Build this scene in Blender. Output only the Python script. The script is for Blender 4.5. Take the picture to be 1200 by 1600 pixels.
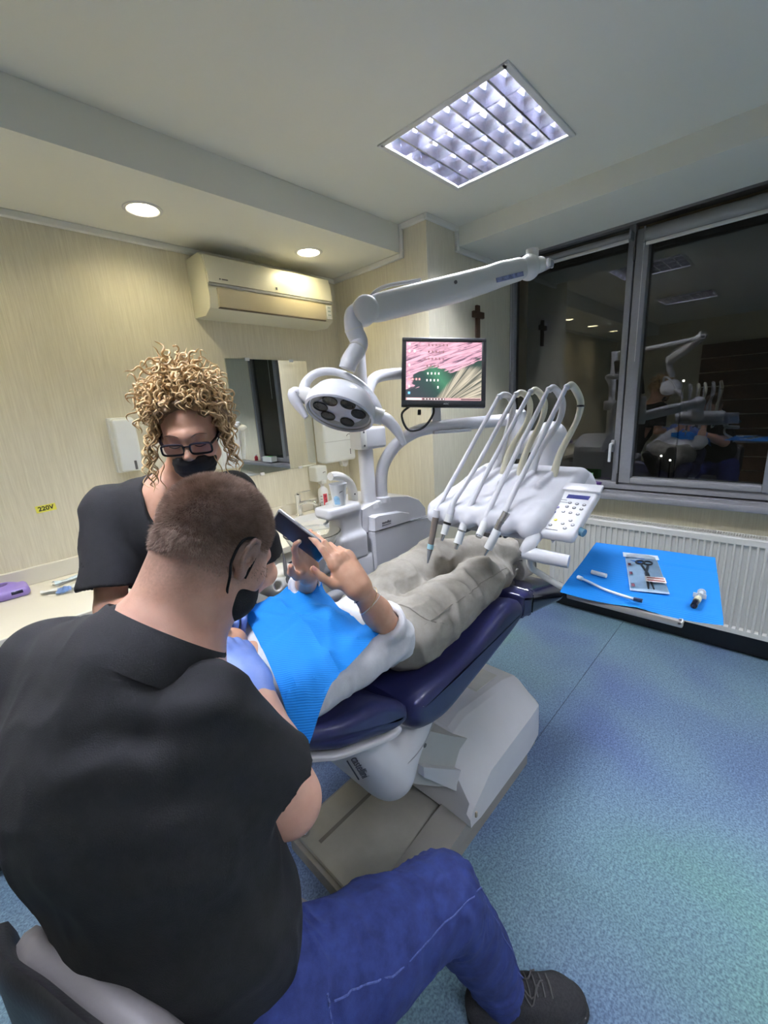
# Dental surgery at night: dentist and assistant treating a patient in a reclined chair.
# World: X runs along the air-conditioner wall, Y along the window wall, Z up; metres; floor at z = 0.
import bpy, bmesh, math, random
import numpy as np
from mathutils import Vector, Matrix, Euler, noise as mnoise

for _o in list(bpy.data.objects):
    bpy.data.objects.remove(_o, do_unlink=True)
SC = bpy.context.scene
COL = SC.collection
random.seed(7)
RNG = np.random.default_rng(7)

# ---------------------------------------------------------------- camera
cam_data = bpy.data.cameras.new('camera')
cam_data.sensor_fit = 'VERTICAL'
cam_data.sensor_height = 36.0
cam_data.lens = 654.05 / 1600.0 * 36.0
cam_data.clip_start = 0.02
cam = bpy.data.objects.new('camera', cam_data)
COL.objects.link(cam)
_r = Vector((0.68763849, -0.7234533, -0.06138921))
_d = Vector((-0.21911766, -0.12617166, -0.96750616))
_f = Vector((0.69219994, 0.67874593, -0.24528188))
_m = Matrix((( _r.x, -_d.x, -_f.x, 0.0), (_r.y, -_d.y, -_f.y, 0.0), (_r.z, -_d.z, -_f.z, 1.62), (0, 0, 0, 1)))
cam.matrix_world = _m
SC.camera = cam

# ---------------------------------------------------------------- world, exposure
world = bpy.data.worlds.new('night_sky')
SC.world = world
world.use_nodes = True
_bg = world.node_tree.nodes['Background']
_bg.inputs['Color'].default_value = (0.016, 0.016, 0.014, 1)
_bg.inputs['Strength'].default_value = 0.25
SC.view_settings.view_transform = 'Standard'
SC.view_settings.look = 'None'
SC.view_settings.gamma = 1.0
SC.view_settings.use_curve_mapping = False
SC.view_settings.exposure = 0.54
SC.cycles.use_denoising = True
SC.cycles.max_bounces = 8
SC.cycles.transparent_max_bounces = 16
PANEL_TUBE = 350.0
DOWNLIGHT = 72.0
# ---------------------------------------------------------------- materials
MATS = {}
def mat(name, col, rough=0.5, metal=0.0, var=0.05, scale=12.0, bump=0.0, bscale=150.0, spec=0.5, coat=0.0,
        sub=0.0, trans=0.0, emit=None, estr=0.0, stretch=None, ior=1.45, sheen=0.0, alpha=1.0):
    if name in MATS: return MATS[name]
    m = bpy.data.materials.new(name); m.use_nodes = True; MATS[name] = m
    nt = m.node_tree; N = nt.nodes; L = nt.links
    b = N['Principled BSDF']
    tc = N.new('ShaderNodeTexCoord'); mp = N.new('ShaderNodeMapping')
    L.new(tc.outputs['Object'], mp.inputs['Vector'])
    if stretch: mp.inputs['Scale'].default_value = stretch
    c = tuple(col) + (1.0,)
    if var > 0:
        nz = N.new('ShaderNodeTexNoise'); nz.inputs['Scale'].default_value = scale; nz.inputs['Detail'].default_value = 4
        L.new(mp.outputs['Vector'], nz.inputs['Vector'])
        rp = N.new('ShaderNodeValToRGB'); L.new(nz.outputs['Fac'], rp.inputs['Fac'])
        rp.color_ramp.elements[0].position = 0.3; rp.color_ramp.elements[1].position = 0.7
        rp.color_ramp.elements[0].color = tuple(max(0, x * (1 - var)) for x in col) + (1,)
        rp.color_ramp.elements[1].color = tuple(min(1, x * (1 + var)) for x in col) + (1,)
        L.new(rp.outputs['Color'], b.inputs['Base Color'])
    else:
        b.inputs['Base Color'].default_value = c
    b.inputs['Roughness'].default_value = rough
    b.inputs['Metallic'].default_value = metal
    b.inputs['Specular IOR Level'].default_value = spec
    b.inputs['IOR'].default_value = ior
    b.inputs['Coat Weight'].default_value = coat
    b.inputs['Coat Roughness'].default_value = 0.08
    b.inputs['Transmission Weight'].default_value = trans
    b.inputs['Sheen Weight'].default_value = sheen
    b.inputs['Alpha'].default_value = alpha
    if sub > 0:
        b.inputs['Subsurface Weight'].default_value = sub
        b.inputs['Subsurface Radius'].default_value = (0.012, 0.005, 0.003)
        b.inputs['Subsurface Scale'].default_value = 1.0
    if emit:
        b.inputs['Emission Color'].default_value = tuple(emit) + (1,)
        b.inputs['Emission Strength'].default_value = estr
    if bump > 0:
        n2 = N.new('ShaderNodeTexNoise'); n2.inputs['Scale'].default_value = bscale; n2.inputs['Detail'].default_value = 6
        L.new(mp.outputs['Vector'], n2.inputs['Vector'])
        bp = N.new('ShaderNodeBump'); bp.inputs['Strength'].default_value = bump; bp.inputs['Distance'].default_value = 0.01
        L.new(n2.outputs['Fac'], bp.inputs['Height']); L.new(bp.outputs['Normal'], b.inputs['Normal'])
    return m

def nodes_of(m):
    return m.node_tree.nodes, m.node_tree.links, m.node_tree.nodes['Principled BSDF']

# ---------------------------------------------------------------- mesh builder
def frame_from(t, up=Vector((0, 0, 1))):
    t = Vector(t).normalized()
    if abs(t.dot(up)) > 0.98: up = Vector((1, 0, 0))
    a = t.cross(up).normalized(); b = a.cross(t).normalized()
    return a, b, t

class MB:
    def __init__(s): s.v = []; s.f = []
    def add(s, vs, fs):
        o = len(s.v); s.v += [tuple(x) for x in vs]; s.f += [tuple(i + o for i in f) for f in fs]; return s
    def bm(s, bm, M=None):
        bm.verts.index_update()
        vs = [(M @ v.co) if M else v.co for v in bm.verts]
        fs = [[v.index for v in f.verts] for f in bm.faces]
        s.add(vs, fs); bm.free(); return s
    def box(s, lo, hi, r=0.0, seg=2, M=None):
        b = bmesh.new(); bmesh.ops.create_cube(b, size=1.0)
        c = [(lo[i] + hi[i]) / 2 for i in range(3)]; d = [hi[i] - lo[i] for i in range(3)]
        for v in b.verts: v.co = Vector((c[0] + v.co.x * d[0], c[1] + v.co.y * d[1], c[2] + v.co.z * d[2]))
        if r > 0: bmesh.ops.bevel(b, geom=list(b.edges), offset=min(r, min(d) * 0.49), segments=seg, profile=0.5, affect='EDGES', clamp_overlap=True)
        return s.bm(b, M)
    def tube(s, path, r, n=10, cap=True, closed=False, squash=1.0, up=None):
        P = [Vector(p) for p in path]; k = len(P)
        R = list(r) if hasattr(r, '__len__') else [r] * k
        vs = []; fs = []; a0 = None
        for i in range(k):
            t = (P[(i + 1) % k] - P[i - 1]) if closed else (P[min(i + 1, k - 1)] - P[max(i - 1, 0)])
            if t.length < 1e-9: t = Vector((0, 0, 1))
            t.normalize()
            if a0 is None: a, b, _ = frame_from(t, Vector(up) if up else Vector((0, 0, 1)))
            else:
                a = (a0 - t * a0.dot(t)); a = a.normalized() if a.length > 1e-6 else frame_from(t)[0]
                b = a.cross(t).normalized()
            a0 = a
            for j in range(n):
                q = 2 * math.pi * j / n
                vs.append(P[i] + a * (math.cos(q) * R[i]) + b * (math.sin(q) * R[i] * squash))
        m = k if closed else k - 1
        for i in range(m):
            for j in range(n):
                i2 = (i + 1) % k; j2 = (j + 1) % n
                fs.append((i * n + j, i * n + j2, i2 * n + j2, i2 * n + j))
        if cap and not closed:
            fs.append(tuple(range(n))); fs.append(tuple((k - 1) * n + j for j in reversed(range(n))))
        return s.add(vs, fs)
    def lathe(s, prof, c=(0, 0, 0), axis=(0, 0, 1), n=24, sx=1.0):
        a, b, t = frame_from(axis); c = Vector(c); vs = []; fs = []; k = len(prof)
        for r, z in prof:
            for j in range(n):
                q = 2 * math.pi * j / n
                vs.append(c + a * (math.cos(q) * r * sx) + b * (math.sin(q) * r) + t * z)
        for i in range(k - 1):
            for j in range(n):
                j2 = (j + 1) % n; fs.append((i * n + j, i * n + j2, (i + 1) * n + j2, (i + 1) * n + j))
        if prof[0][0] > 1e-5: fs.append(tuple(reversed(range(n))))
        if prof[-1][0] > 1e-5: fs.append(tuple((k - 1) * n + j for j in range(n)))
        return s.add(vs, fs)
    def prism(s, poly, o, u, w, h):
        """polygon of (a,b) in the plane o + a*u + b*w, extruded along u x w by h"""
        o = Vector(o); u = Vector(u); w = Vector(w); nrm = u.cross(w).normalized()
        n = len(poly); A = [o + u * a + w * b for a, b in poly]; B = [p + nrm * h for p in A]
        fs = [tuple(reversed(range(n))), tuple(range(n, 2 * n))]
        fs += [(i, (i + 1) % n, n + (i + 1) % n, n + i) for i in range(n)]
        return s.add(A + B, fs)
    def ell(s, c, rad, M=None, nu=20, nv=12):
        prof = []; vs = []; fs = []
        for i in range(nv + 1):
            th = math.pi * i / nv
            for j in range(nu):
                q = 2 * math.pi * j / nu
                p = Vector((math.sin(th) * math.cos(q) * rad[0], math.sin(th) * math.sin(q) * rad[1], math.cos(th) * rad[2]))
                if M: p = M @ p
                vs.append(p + Vector(c))
        for i in range(nv):
            for j in range(nu):
                j2 = (j + 1) % nu; fs.append((i * nu + j, i * nu + nu + j, i * nu + nu + j2, i * nu + j2))
        return s.add(vs, fs)
    def loft(s, rings, cap=True, closed_ring=True):
        k = len(rings); n = len(rings[0]); vs = [Vector(p) for r in rings for p in r]; fs = []
        for i in range(k - 1):
            for j in range(n if closed_ring else n - 1):
                j2 = (j + 1) % n; fs.append((i * n + j, i * n + j2, (i + 1) * n + j2, (i + 1) * n + j))
        if cap and closed_ring:
            fs.append(tuple(reversed(range(n)))); fs.append(tuple((k - 1) * n + j for j in range(n)))
        return s.add(vs, fs)

ORIGIN = {}
def finish_mesh(me, angle=38.0, smooth=True):
    if smooth:
        me.polygons.foreach_set('use_smooth', [True] * len(me.polygons))
        me.set_sharp_from_angle(angle=math.radians(angle))
    me.update()

def obj_from(name, vs, fs, material, parent=None, angle=38.0, smooth=True, fixn=True, origin=None):
    me = bpy.data.meshes.new(name)
    o0 = Vector(ORIGIN[parent.name]) if parent else Vector(origin or (0, 0, 0))
    if isinstance(vs, np.ndarray):
        vv = vs - np.array(o0)[None, :]
        me.from_pydata(vv.tolist(), [], fs.tolist() if isinstance(fs, np.ndarray) else fs)
    else:
        me.from_pydata([(x[0] - o0.x, x[1] - o0.y, x[2] - o0.z) for x in vs], [], fs)
    me.validate()
    if fixn:
        b = bmesh.new(); b.from_mesh(me); bmesh.ops.recalc_face_normals(b, faces=b.faces); b.to_mesh(me); b.free()
    finish_mesh(me, angle, smooth)
    for m in (material if isinstance(material, (list, tuple)) else [material]): me.materials.append(m)
    o = bpy.data.objects.new(name, me); COL.objects.link(o)
    if parent: o.parent = parent
    else: o.location = o0
    ORIGIN[o.name] = tuple(o0)
    return o

def part(name, mb, material, parent, label=None, **k):
    o = obj_from(name, mb.v, mb.f, material, parent, **k)
    if label: o['label'] = label
    return o

def thing(name, loc, label, cat, group=None):
    o = bpy.data.objects.new(name, None); COL.objects.link(o); o.location = loc
    o.empty_display_size = 0.05
    o['label'] = label; o['category'] = cat
    if group: o['group'] = group
    ORIGIN[o.name] = tuple(loc)
    return o

def single(name, mb, material, loc, label, cat, group=None, **k):
    o = obj_from(name, mb.v, mb.f, material, None, origin=loc, **k)
    o['label'] = label; o['category'] = cat
    if group: o['group'] = group
    return o

def struct(name, mb, material, parent=None, label=None, **k):
    o = obj_from(name, mb.v, mb.f, material, parent, **k)
    if parent is None: o['kind'] = 'structure'
    if label: o['label'] = label
    return o

def copy_tree(o, parent=None, delta=(0, 0, 0)):
    c = o.copy(); COL.objects.link(c); c.parent = parent
    if parent is None: c.location = Vector(o.location) + Vector(delta)
    ORIGIN[c.name] = tuple(Vector(ORIGIN[o.name]) + Vector(delta))
    for ch in list(o.children): copy_tree(ch, c, delta)
    return c

def text_part(name, body, size, M, material, parent, extrude=0.0006, squeeze=1.0, bold=False):
    """flat lettering; M maps text plane (x right, y up) to the world"""
    cu = bpy.data.curves.new(name, 'FONT'); cu.body = body; cu.size = size; cu.extrude = extrude
    cu.align_x = 'CENTER'; cu.align_y = 'CENTER'; cu.resolution_u = 3
    if bold: cu.offset = size * 0.025
    to = bpy.data.objects.new(name, cu); COL.objects.link(to)
    bpy.context.view_layer.update()
    dg = bpy.context.evaluated_depsgraph_get()
    me = bpy.data.meshes.new_from_object(to.evaluated_get(dg))
    bpy.data.objects.remove(to, do_unlink=True)
    vs = [M @ Vector((v.co.x * squeeze, v.co.y, v.co.z)) for v in me.vertices]
    fs = [tuple(p.vertices) for p in me.polygons]
    bpy.data.meshes.remove(me)
    return obj_from(name, vs, fs, material, parent, smooth=False, fixn=False)

def plane_M(o, right, up):
    r = Vector(right).normalized(); u = Vector(up); u = (u - r * u.dot(r)).normalized(); n = r.cross(u)
    return Matrix(((r.x, u.x, n.x, o[0]), (r.y, u.y, n.y, o[1]), (r.z, u.z, n.z, o[2]), (0, 0, 0, 1)))

def bez(pts, n=24):
    """Catmull-Rom through the points"""
    P = [Vector(p) for p in pts]; out = []
    Q = [P[0] * 2 - P[1]] + P + [P[-1] * 2 - P[-2]]
    k = len(P) - 1; per = max(2, n // k)
    for i in range(k):
        a, b, c, d = Q[i], Q[i + 1], Q[i + 2], Q[i + 3]
        for j in range(per):
            t = j / per
            out.append(0.5 * ((2 * b) + (c - a) * t + (2 * a - 5 * b + 4 * c - d) * t * t + (3 * b - a - 3 * c + d) * t ** 3))
    out.append(P[-1]); return out
def interp(vals, n):
    k = len(vals) - 1; return [vals[min(int(i * k / (n - 1)), k - 1)] * (1 - (i * k / (n - 1) - min(int(i * k / (n - 1)), k - 1))) + vals[min(int(i * k / (n - 1)), k - 1) + 1] * (i * k / (n - 1) - min(int(i * k / (n - 1)), k - 1)) for i in range(n)]

# ---------------------------------------------------------------- implicit-surface modeller (for bodies, cloth, cushions)
def vnoise(p, freq, seed=0):
    """smooth value noise in about [-1, 1], p: (N,3)"""
    rg = np.random.default_rng(seed); T = rg.random((32, 32, 32), dtype=np.float32) * 2 - 1
    q = p * np.asarray(freq, dtype=np.float32); i = np.floor(q).astype(int); f = (q - i).astype(np.float32); f = f * f * (3 - 2 * f); i &= 31
    j = (i + 1) & 31; x0, y0, z0 = i.T; x1, y1, z1 = j.T; fx, fy, fz = f.T
    c00 = T[x0, y0, z0] * (1 - fx) + T[x1, y0, z0] * fx; c10 = T[x0, y1, z0] * (1 - fx) + T[x1, y1, z0] * fx
    c01 = T[x0, y0, z1] * (1 - fx) + T[x1, y0, z1] * fx; c11 = T[x0, y1, z1] * (1 - fx) + T[x1, y1, z1] * fx
    return (c00 * (1 - fy) + c10 * fy) * (1 - fz) + (c01 * (1 - fy) + c11 * fy) * fz

class SDF:
    def __init__(s, lo, hi, h):
        s.lo = np.array(lo, np.float32); s.h = h
        s.n = np.ceil((np.array(hi) - np.array(lo)) / h).astype(int) + 1
        s.F = np.full(s.n, 0.2, np.float32)
    def sub(s, lo, hi):
        a = np.clip(np.floor((np.array(lo) - s.lo) / s.h).astype(int), 0, s.n); b = np.clip(np.ceil((np.array(hi) - s.lo) / s.h).astype(int) + 1, 0, s.n)
        if np.any(b <= a): return None, None
        sl = tuple(slice(a[i], b[i]) for i in range(3))
        ax = [s.lo[i] + s.h * np.arange(a[i], b[i], dtype=np.float32) for i in range(3)]
        X, Y, Z = np.meshgrid(*ax, indexing='ij', sparse=True); return sl, (X, Y, Z)
    def mix(s, sl, d, k, op):
        f = s.F[sl]
        if op == 'add':
            if k > 0:
                h = np.clip(0.5 + 0.5 * (f - d) / k, 0, 1); s.F[sl] = f * (1 - h) + d * h - k * h * (1 - h)
            else: s.F[sl] = np.minimum(f, d)
        else:
            if k > 0:
                h = np.clip(0.5 - 0.5 * (f + d) / k, 0, 1); s.F[sl] = f * (1 - h) - d * h + k * h * (1 - h)
            else: s.F[sl] = np.maximum(f, -d)
    def cone(s, a, b, r1, r2, k=0.02, op='add', flat=None):
        """tapered capsule; flat=(axis vector, factor) squashes it along an axis"""
        a = np.array(a, np.float32); b = np.array(b, np.float32); m = max(r1, r2) * (max(1.0, 1.0 / flat[1]) if flat else 1.0) + k + 3 * s.h
        sl, g = s.sub(np.minimum(a, b) - m, np.maximum(a, b) + m)
        if sl is None: return s
        ba = b - a; L2 = max(float(ba @ ba), 1e-9)
        px, py, pz = g[0] - a[0], g[1] - a[1], g[2] - a[2]
        t = np.clip((px * ba[0] + py * ba[1] + pz * ba[2]) / L2, 0, 1)
        dx, dy, dz = px - t * ba[0], py - t * ba[1], pz - t * ba[2]
        if flat:
            u = np.array(flat[0], np.float32); u /= np.linalg.norm(u); q = dx * u[0] + dy * u[1] + dz * u[2]
            e = (1.0 / flat[1] - 1.0); dx, dy, dz = dx + q * u[0] * e, dy + q * u[1] * e, dz + q * u[2] * e
            d = (np.sqrt(dx * dx + dy * dy + dz * dz) - (r1 + (r2 - r1) * t)) * min(1.0, flat[1] * 0.5 + 0.5)
        else:
            d = np.sqrt(dx * dx + dy * dy + dz * dz) - (r1 + (r2 - r1) * t)
        s.mix(sl, d, k, op); return s
    def chain(s, pts, rs, k=0.02, **kw):
        for i in range(len(pts) - 1): s.cone(pts[i], pts[i + 1], rs[i], rs[i + 1], k, **kw)
        return s
    def ell(s, c, rad, A=None, k=0.02, op='add'):
        """ellipsoid, A = 3 axis vectors as rows"""
        c = np.array(c, np.float32); rad = np.array(rad, np.float32); m = float(rad.max()) + k + 3 * s.h
        sl, g = s.sub(c - m, c + m)
        if sl is None: return s
        px, py, pz = g[0] - c[0], g[1] - c[1], g[2] - c[2]
        if A is None: A = np.eye(3, dtype=np.float32)
        q = [(px * A[i][0] + py * A[i][1] + pz * A[i][2]) for i in range(3)]
        k0 = np.sqrt(sum((q[i] / rad[i]) ** 2 for i in range(3))); k1 = np.sqrt(sum((q[i] / rad[i] ** 2) ** 2 for i in range(3)))
        d = k0 * (k0 - 1.0) / np.maximum(k1, 1e-6)
        s.mix(sl, d.astype(np.float32), k, op); return s
    def rbox(s, c, half, r, A=None, k=0.01, op='add'):
        c = np.array(c, np.float32); half = np.array(half, np.float32); m = float(np.linalg.norm(half)) + k + 3 * s.h
        sl, g = s.sub(c - m, c + m)
        if sl is None: return s
        px, py, pz = g[0] - c[0], g[1] - c[1], g[2] - c[2]
        if A is None: A = np.eye(3, dtype=np.float32)
        q = [np.abs(px * A[i][0] + py * A[i][1] + pz * A[i][2]) - (half[i] - r) for i in range(3)]
        d = np.sqrt(sum(np.maximum(x, 0) ** 2 for x in q)) + np.minimum(np.maximum(q[0], np.maximum(q[1], q[2])), 0) - r
        s.mix(sl, d.astype(np.float32), k, op); return s
    def cut(s, p, n, k=0.0, lo=None, hi=None):
        """remove the half space on the side n points to (inside lo..hi if given)"""
        n = np.array(n, np.float32); n /= np.linalg.norm(n); p = np.array(p, np.float32)
        sl, g = s.sub(s.lo if lo is None else lo, (s.lo + s.h * s.n) if hi is None else hi)
        if sl is None: return s
        d = -((g[0] - p[0]) * n[0] + (g[1] - p[1]) * n[1] + (g[2] - p[2]) * n[2])
        s.mix(sl, d.astype(np.float32) + 0 * s.F[sl], k, 'sub'); return s
    def disp(s, fn, band=0.03):
        idx = np.argwhere(np.abs(s.F) < band); p = s.lo + idx.astype(np.float32) * s.h
        s.F[idx[:, 0], idx[:, 1], idx[:, 2]] += fn(p).astype(np.float32); return s
    def merge(s, o, k=0.02):
        s.mix(tuple(slice(None) for _ in range(3)), o.F, k, 'add'); return s
    def twin(s):
        o = SDF.__new__(SDF); o.lo = s.lo; o.h = s.h; o.n = s.n; o.F = np.full(s.n, 0.2, np.float32); return o
    def mesh(s):
        F = s.F.copy(); F[0] = F[-1] = 0.05; F[:, 0] = F[:, -1] = 0.05; F[:, :, 0] = F[:, :, -1] = 0.05
        S = F < 0; nx, ny, nz = F.shape
        cnt = np.zeros((nx - 1, ny - 1, nz - 1), np.uint8)
        for i in (0, 1):
            for j in (0, 1):
                for k in (0, 1): cnt += S[i:nx - 1 + i, j:ny - 1 + j, k:nz - 1 + k]
        act = np.argwhere((cnt > 0) & (cnt < 8))
        ids = np.full(cnt.shape, -1, np.int64); ids[act[:, 0], act[:, 1], act[:, 2]] = np.arange(len(act))
        acc = np.zeros((len(act), 3)); num = np.zeros(len(act))
        cor = [(i, j, k) for i in (0, 1) for j in (0, 1) for k in (0, 1)]
        val = {c: F[act[:, 0] + c[0], act[:, 1] + c[1], act[:, 2] + c[2]] for c in cor}
        for c in cor:
            for ax in range(3):
                if c[ax] == 0:
                    d = list(c); d[ax] = 1; d = tuple(d); v0 = val[c]; v1 = val[d]; m = (v0 < 0) != (v1 < 0)
                    t = np.where(m, v0 / np.where(m, v0 - v1, 1), 0)
                    p = np.array(c, float)[None, :].repeat(len(act), 0); p[:, ax] += t
                    acc[m] += p[m]; num[m] += 1
        V = s.lo + s.h * (act + acc / num[:, None])
        faces = []
        for ax in range(3):
            o = [x for x in range(3) if x != ax]
            a = [slice(None)] * 3; b = [slice(None)] * 3; a[ax] = slice(0, -1); b[ax] = slice(1, None)
            E = np.argwhere(S[tuple(a)] != S[tuple(b)])
            E = E[(E[:, o[0]] > 0) & (E[:, o[1]] > 0)]
            q = []
            for du, dv in ((-1, -1), (0, -1), (0, 0), (-1, 0)):
                e = E.copy(); e[:, o[0]] += du; e[:, o[1]] += dv; q.append(ids[e[:, 0], e[:, 1], e[:, 2]])
            q = np.stack(q, 1); ins = S[E[:, 0], E[:, 1], E[:, 2]]
            flip = ins if ax != 1 else ~ins
            q[~flip] = q[~flip][:, ::-1]; faces.append(q)
        return V, np.concatenate(faces)

def surf_frame(S, p, d):
    p = np.array(p, float); d = np.array(d, float); d = d / np.linalg.norm(d)
    for _ in range(600):
        i = np.round((p - S.lo) / S.h).astype(int)
        if np.all(i > 1) and np.all(i < S.n - 2) and S.F[tuple(i)] <= 0: break
        p = p + d * 0.0015
    i = np.clip(np.round((p - S.lo) / S.h).astype(int), 3, S.n - 4); g = np.array([S.F[tuple(i + e)] - S.F[tuple(i - e)] for e in (np.eye(3, dtype=int) * 3)])
    return p, g / max(np.linalg.norm(g), 1e-9)
def relax(V, F, it=1, lam=0.5):
    n = len(V)
    e = np.concatenate([F[:, [0, 1]], F[:, [1, 2]], F[:, [2, 3]], F[:, [3, 0]]]); e = np.concatenate([e, e[:, ::-1]])
    deg = np.bincount(e[:, 0], minlength=n)[:, None]
    for _ in range(it):
        A = np.stack([np.bincount(e[:, 0], V[e[:, 1], i], n) for i in range(3)], 1) / np.maximum(deg, 1)
        V = V + lam * (A - V)
    return V

def sdf_part(name, sdf, material, parent, label=None, it=1, extra=None, angle=80):
    V, F = sdf.mesh(); V = relax(V, F, it)
    F = F.tolist(); V = V.tolist()
    for V2, F2 in (extra or []):
        o = len(V); V += V2.tolist(); F += (F2 + o).tolist()
    o = obj_from(name, V, F, material, parent, angle=angle, fixn=False)
    if label: o['label'] = label
    return o
def nrm(v): v = np.array(v, float); return v / np.linalg.norm(v)
# ================================================================ the room
XB, YB, YA, XW = -2.4, -2.6, 2.466, 3.15       # back wall, near wall, air-conditioner wall, window wall
ZC, ZS, ZW = 2.65, 2.50, 2.54                  # ceiling, lowered strip over the counter, lowered strip at the window
XC, YC = 2.157, 1.64                           # corner pier

def wallpaper():
    m = mat('wallpaper', (0.66, 0.61, 0.45), 0.62, var=0.0, bump=0.0)
    N, L, b = nodes_of(m)
    tc = N.new('ShaderNodeTexCoord'); mp = N.new('ShaderNodeMapping'); mp.inputs['Scale'].default_value = (150, 150, 5.5)
    L.new(tc.outputs['Object'], mp.inputs['Vector'])
    n1 = N.new('ShaderNodeTexNoise'); n1.inputs['Scale'].default_value = 1.0; n1.inputs['Detail'].default_value = 5; n1.inputs['Roughness'].default_value = 0.7
    L.new(mp.outputs['Vector'], n1.inputs['Vector'])
    rp = N.new('ShaderNodeValToRGB'); rp.color_ramp.elements[0].position = 0.34; rp.color_ramp.elements[1].position = 0.66
    rp.color_ramp.elements[0].color = (0.665, 0.615, 0.465, 1); rp.color_ramp.elements[1].color = (0.79, 0.745, 0.585, 1)
    L.new(n1.outputs['Fac'], rp.inputs['Fac']); L.new(rp.outputs['Color'], b.inputs['Base Color'])
    bp = N.new('ShaderNodeBump'); bp.inputs['Strength'].default_value = 0.22; bp.inputs['Distance'].default_value = 0.004
    L.new(n1.outputs['Fac'], bp.inputs['Height']); L.new(bp.outputs['Normal'], b.inputs['Normal'])
    return m
def vinyl():
    m = mat('blue_vinyl', (0.2, 0.3, 0.45), 0.42, var=0.0)
    N, L, b = nodes_of(m)
    tc = N.new('ShaderNodeTexCoord')
    big = N.new('ShaderNodeTexNoise'); big.inputs['Scale'].default_value = 0.85; big.inputs['Detail'].default_value = 2.5; big.inputs['Distortion'].default_value = 0.4
    mp = N.new('ShaderNodeMapping'); mp.inputs['Location'].default_value = (0.55, 0.2, 0); L.new(tc.outputs['Object'], mp.inputs['Vector']); L.new(mp.outputs['Vector'], big.inputs['Vector'])
    r1 = N.new('ShaderNodeValToRGB'); e = r1.color_ramp.elements
    e[0].position = 0.36; e[0].color = (0.115, 0.175, 0.325, 1); e[1].position = 0.66; e[1].color = (0.15, 0.285, 0.285, 1)
    x = e.new(0.50); x.color = (0.160, 0.258, 0.340, 1)
    L.new(big.outputs['Fac'], r1.inputs['Fac'])
    sp = N.new('ShaderNodeTexNoise'); sp.inputs['Scale'].default_value = 150; sp.inputs['Detail'].default_value = 3; L.new(tc.outputs['Object'], sp.inputs['Vector'])
    r2 = N.new('ShaderNodeValToRGB'); r2.color_ramp.elements[0].position = 0.36; r2.color_ramp.elements[0].color = (0.66, 0.66, 0.70, 1)
    r2.color_ramp.elements[1].position = 0.62; r2.color_ramp.elements[1].color = (1.26, 1.23, 1.20, 1)
    L.new(sp.outputs['Fac'], r2.inputs['Fac'])
    sp2 = N.new('ShaderNodeTexNoise'); sp2.inputs['Scale'].default_value = 70; sp2.inputs['Detail'].default_value = 2; L.new(tc.outputs['Object'], sp2.inputs['Vector'])
    r3 = N.new('ShaderNodeValToRGB'); r3.color_ramp.elements[0].position = 0.35; r3.color_ramp.elements[0].color = (0.85, 0.85, 0.87, 1)
    r3.color_ramp.elements[1].position = 0.65; r3.color_ramp.elements[1].color = (1.12, 1.12, 1.1, 1); L.new(sp2.outputs['Fac'], r3.inputs['Fac'])
    m1 = N.new('ShaderNodeMix'); m1.data_type = 'RGBA'; m1.blend_type = 'MULTIPLY'; m1.inputs[0].default_value = 1
    L.new(r1.outputs['Color'], m1.inputs[6]); L.new(r2.outputs['Color'], m1.inputs[7])
    m2 = N.new('ShaderNodeMix'); m2.data_type = 'RGBA'; m2.blend_type = 'MULTIPLY'; m2.inputs[0].default_value = 1
    L.new(m1.outputs[2], m2.inputs[6]); L.new(r3.outputs['Color'], m2.inputs[7]); L.new(m2.outputs[2], b.inputs['Base Color'])
    return m
def glass_mat(name, tint=(1, 1, 1), ior=1.5, rough=0.0, mixadd=0.0):
    m = bpy.data.materials.new(name); m.use_nodes = True; N = m.node_tree.nodes; L = m.node_tree.links; N.clear(); MATS[name] = m
    o = N.new('ShaderNodeOutputMaterial'); t = N.new('ShaderNodeBsdfTransparent'); t.inputs[0].default_value = tuple(tint) + (1,)
    g = N.new('ShaderNodeBsdfGlossy'); g.inputs['Roughness'].default_value = rough; g.inputs['Color'].default_value = (1, 1, 1, 1)
    f = N.new('ShaderNodeFresnel'); f.inputs['IOR'].default_value = ior; mx = N.new('ShaderNodeMixShader')
    nz = N.new('ShaderNodeTexNoise'); nz.inputs['Scale'].default_value = 3.0
    ad = N.new('ShaderNodeMath'); ad.operation = 'MULTIPLY_ADD'; ad.inputs[1].default_value = 0.01; L.new(nz.outputs['Fac'], ad.inputs[0]); L.new(f.outputs[0], ad.inputs[2])
    a2 = N.new('ShaderNodeMath'); a2.operation = 'ADD'; a2.inputs[1].default_value = mixadd; L.new(ad.outputs[0], a2.inputs[0])
    L.new(a2.outputs[0], mx.inputs[0]); L.new(t.outputs[0], mx.inputs[1]); L.new(g.outputs[0], mx.inputs[2]); L.new(mx.outputs[0], o.inputs[0]); return m

WALLP = wallpaper()
PAINT = mat('ceiling_paint', (0.82, 0.82, 0.73), 0.8, var=0.015, scale=2, bump=0.02, bscale=300)
CORN = mat('cornice_white', (0.85, 0.84, 0.79), 0.6, var=0.02)
ALU = mat('grey_window_aluminium', (0.30, 0.30, 0.315), 0.45, metal=0.25, var=0.04, scale=60)
BLACK = mat('black_skirting', (0.012, 0.013, 0.018), 0.5, var=0.1)
WOOD = mat('brown_panel_boards', (0.16, 0.085, 0.045), 0.55, var=0.3, scale=3, stretch=(1, 8, 40))
WINGLASS = glass_mat('night_window_glass', (0.72, 0.74, 0.74), 1.5, 0.0, 0.025)
VINYL = vinyl()

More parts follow.
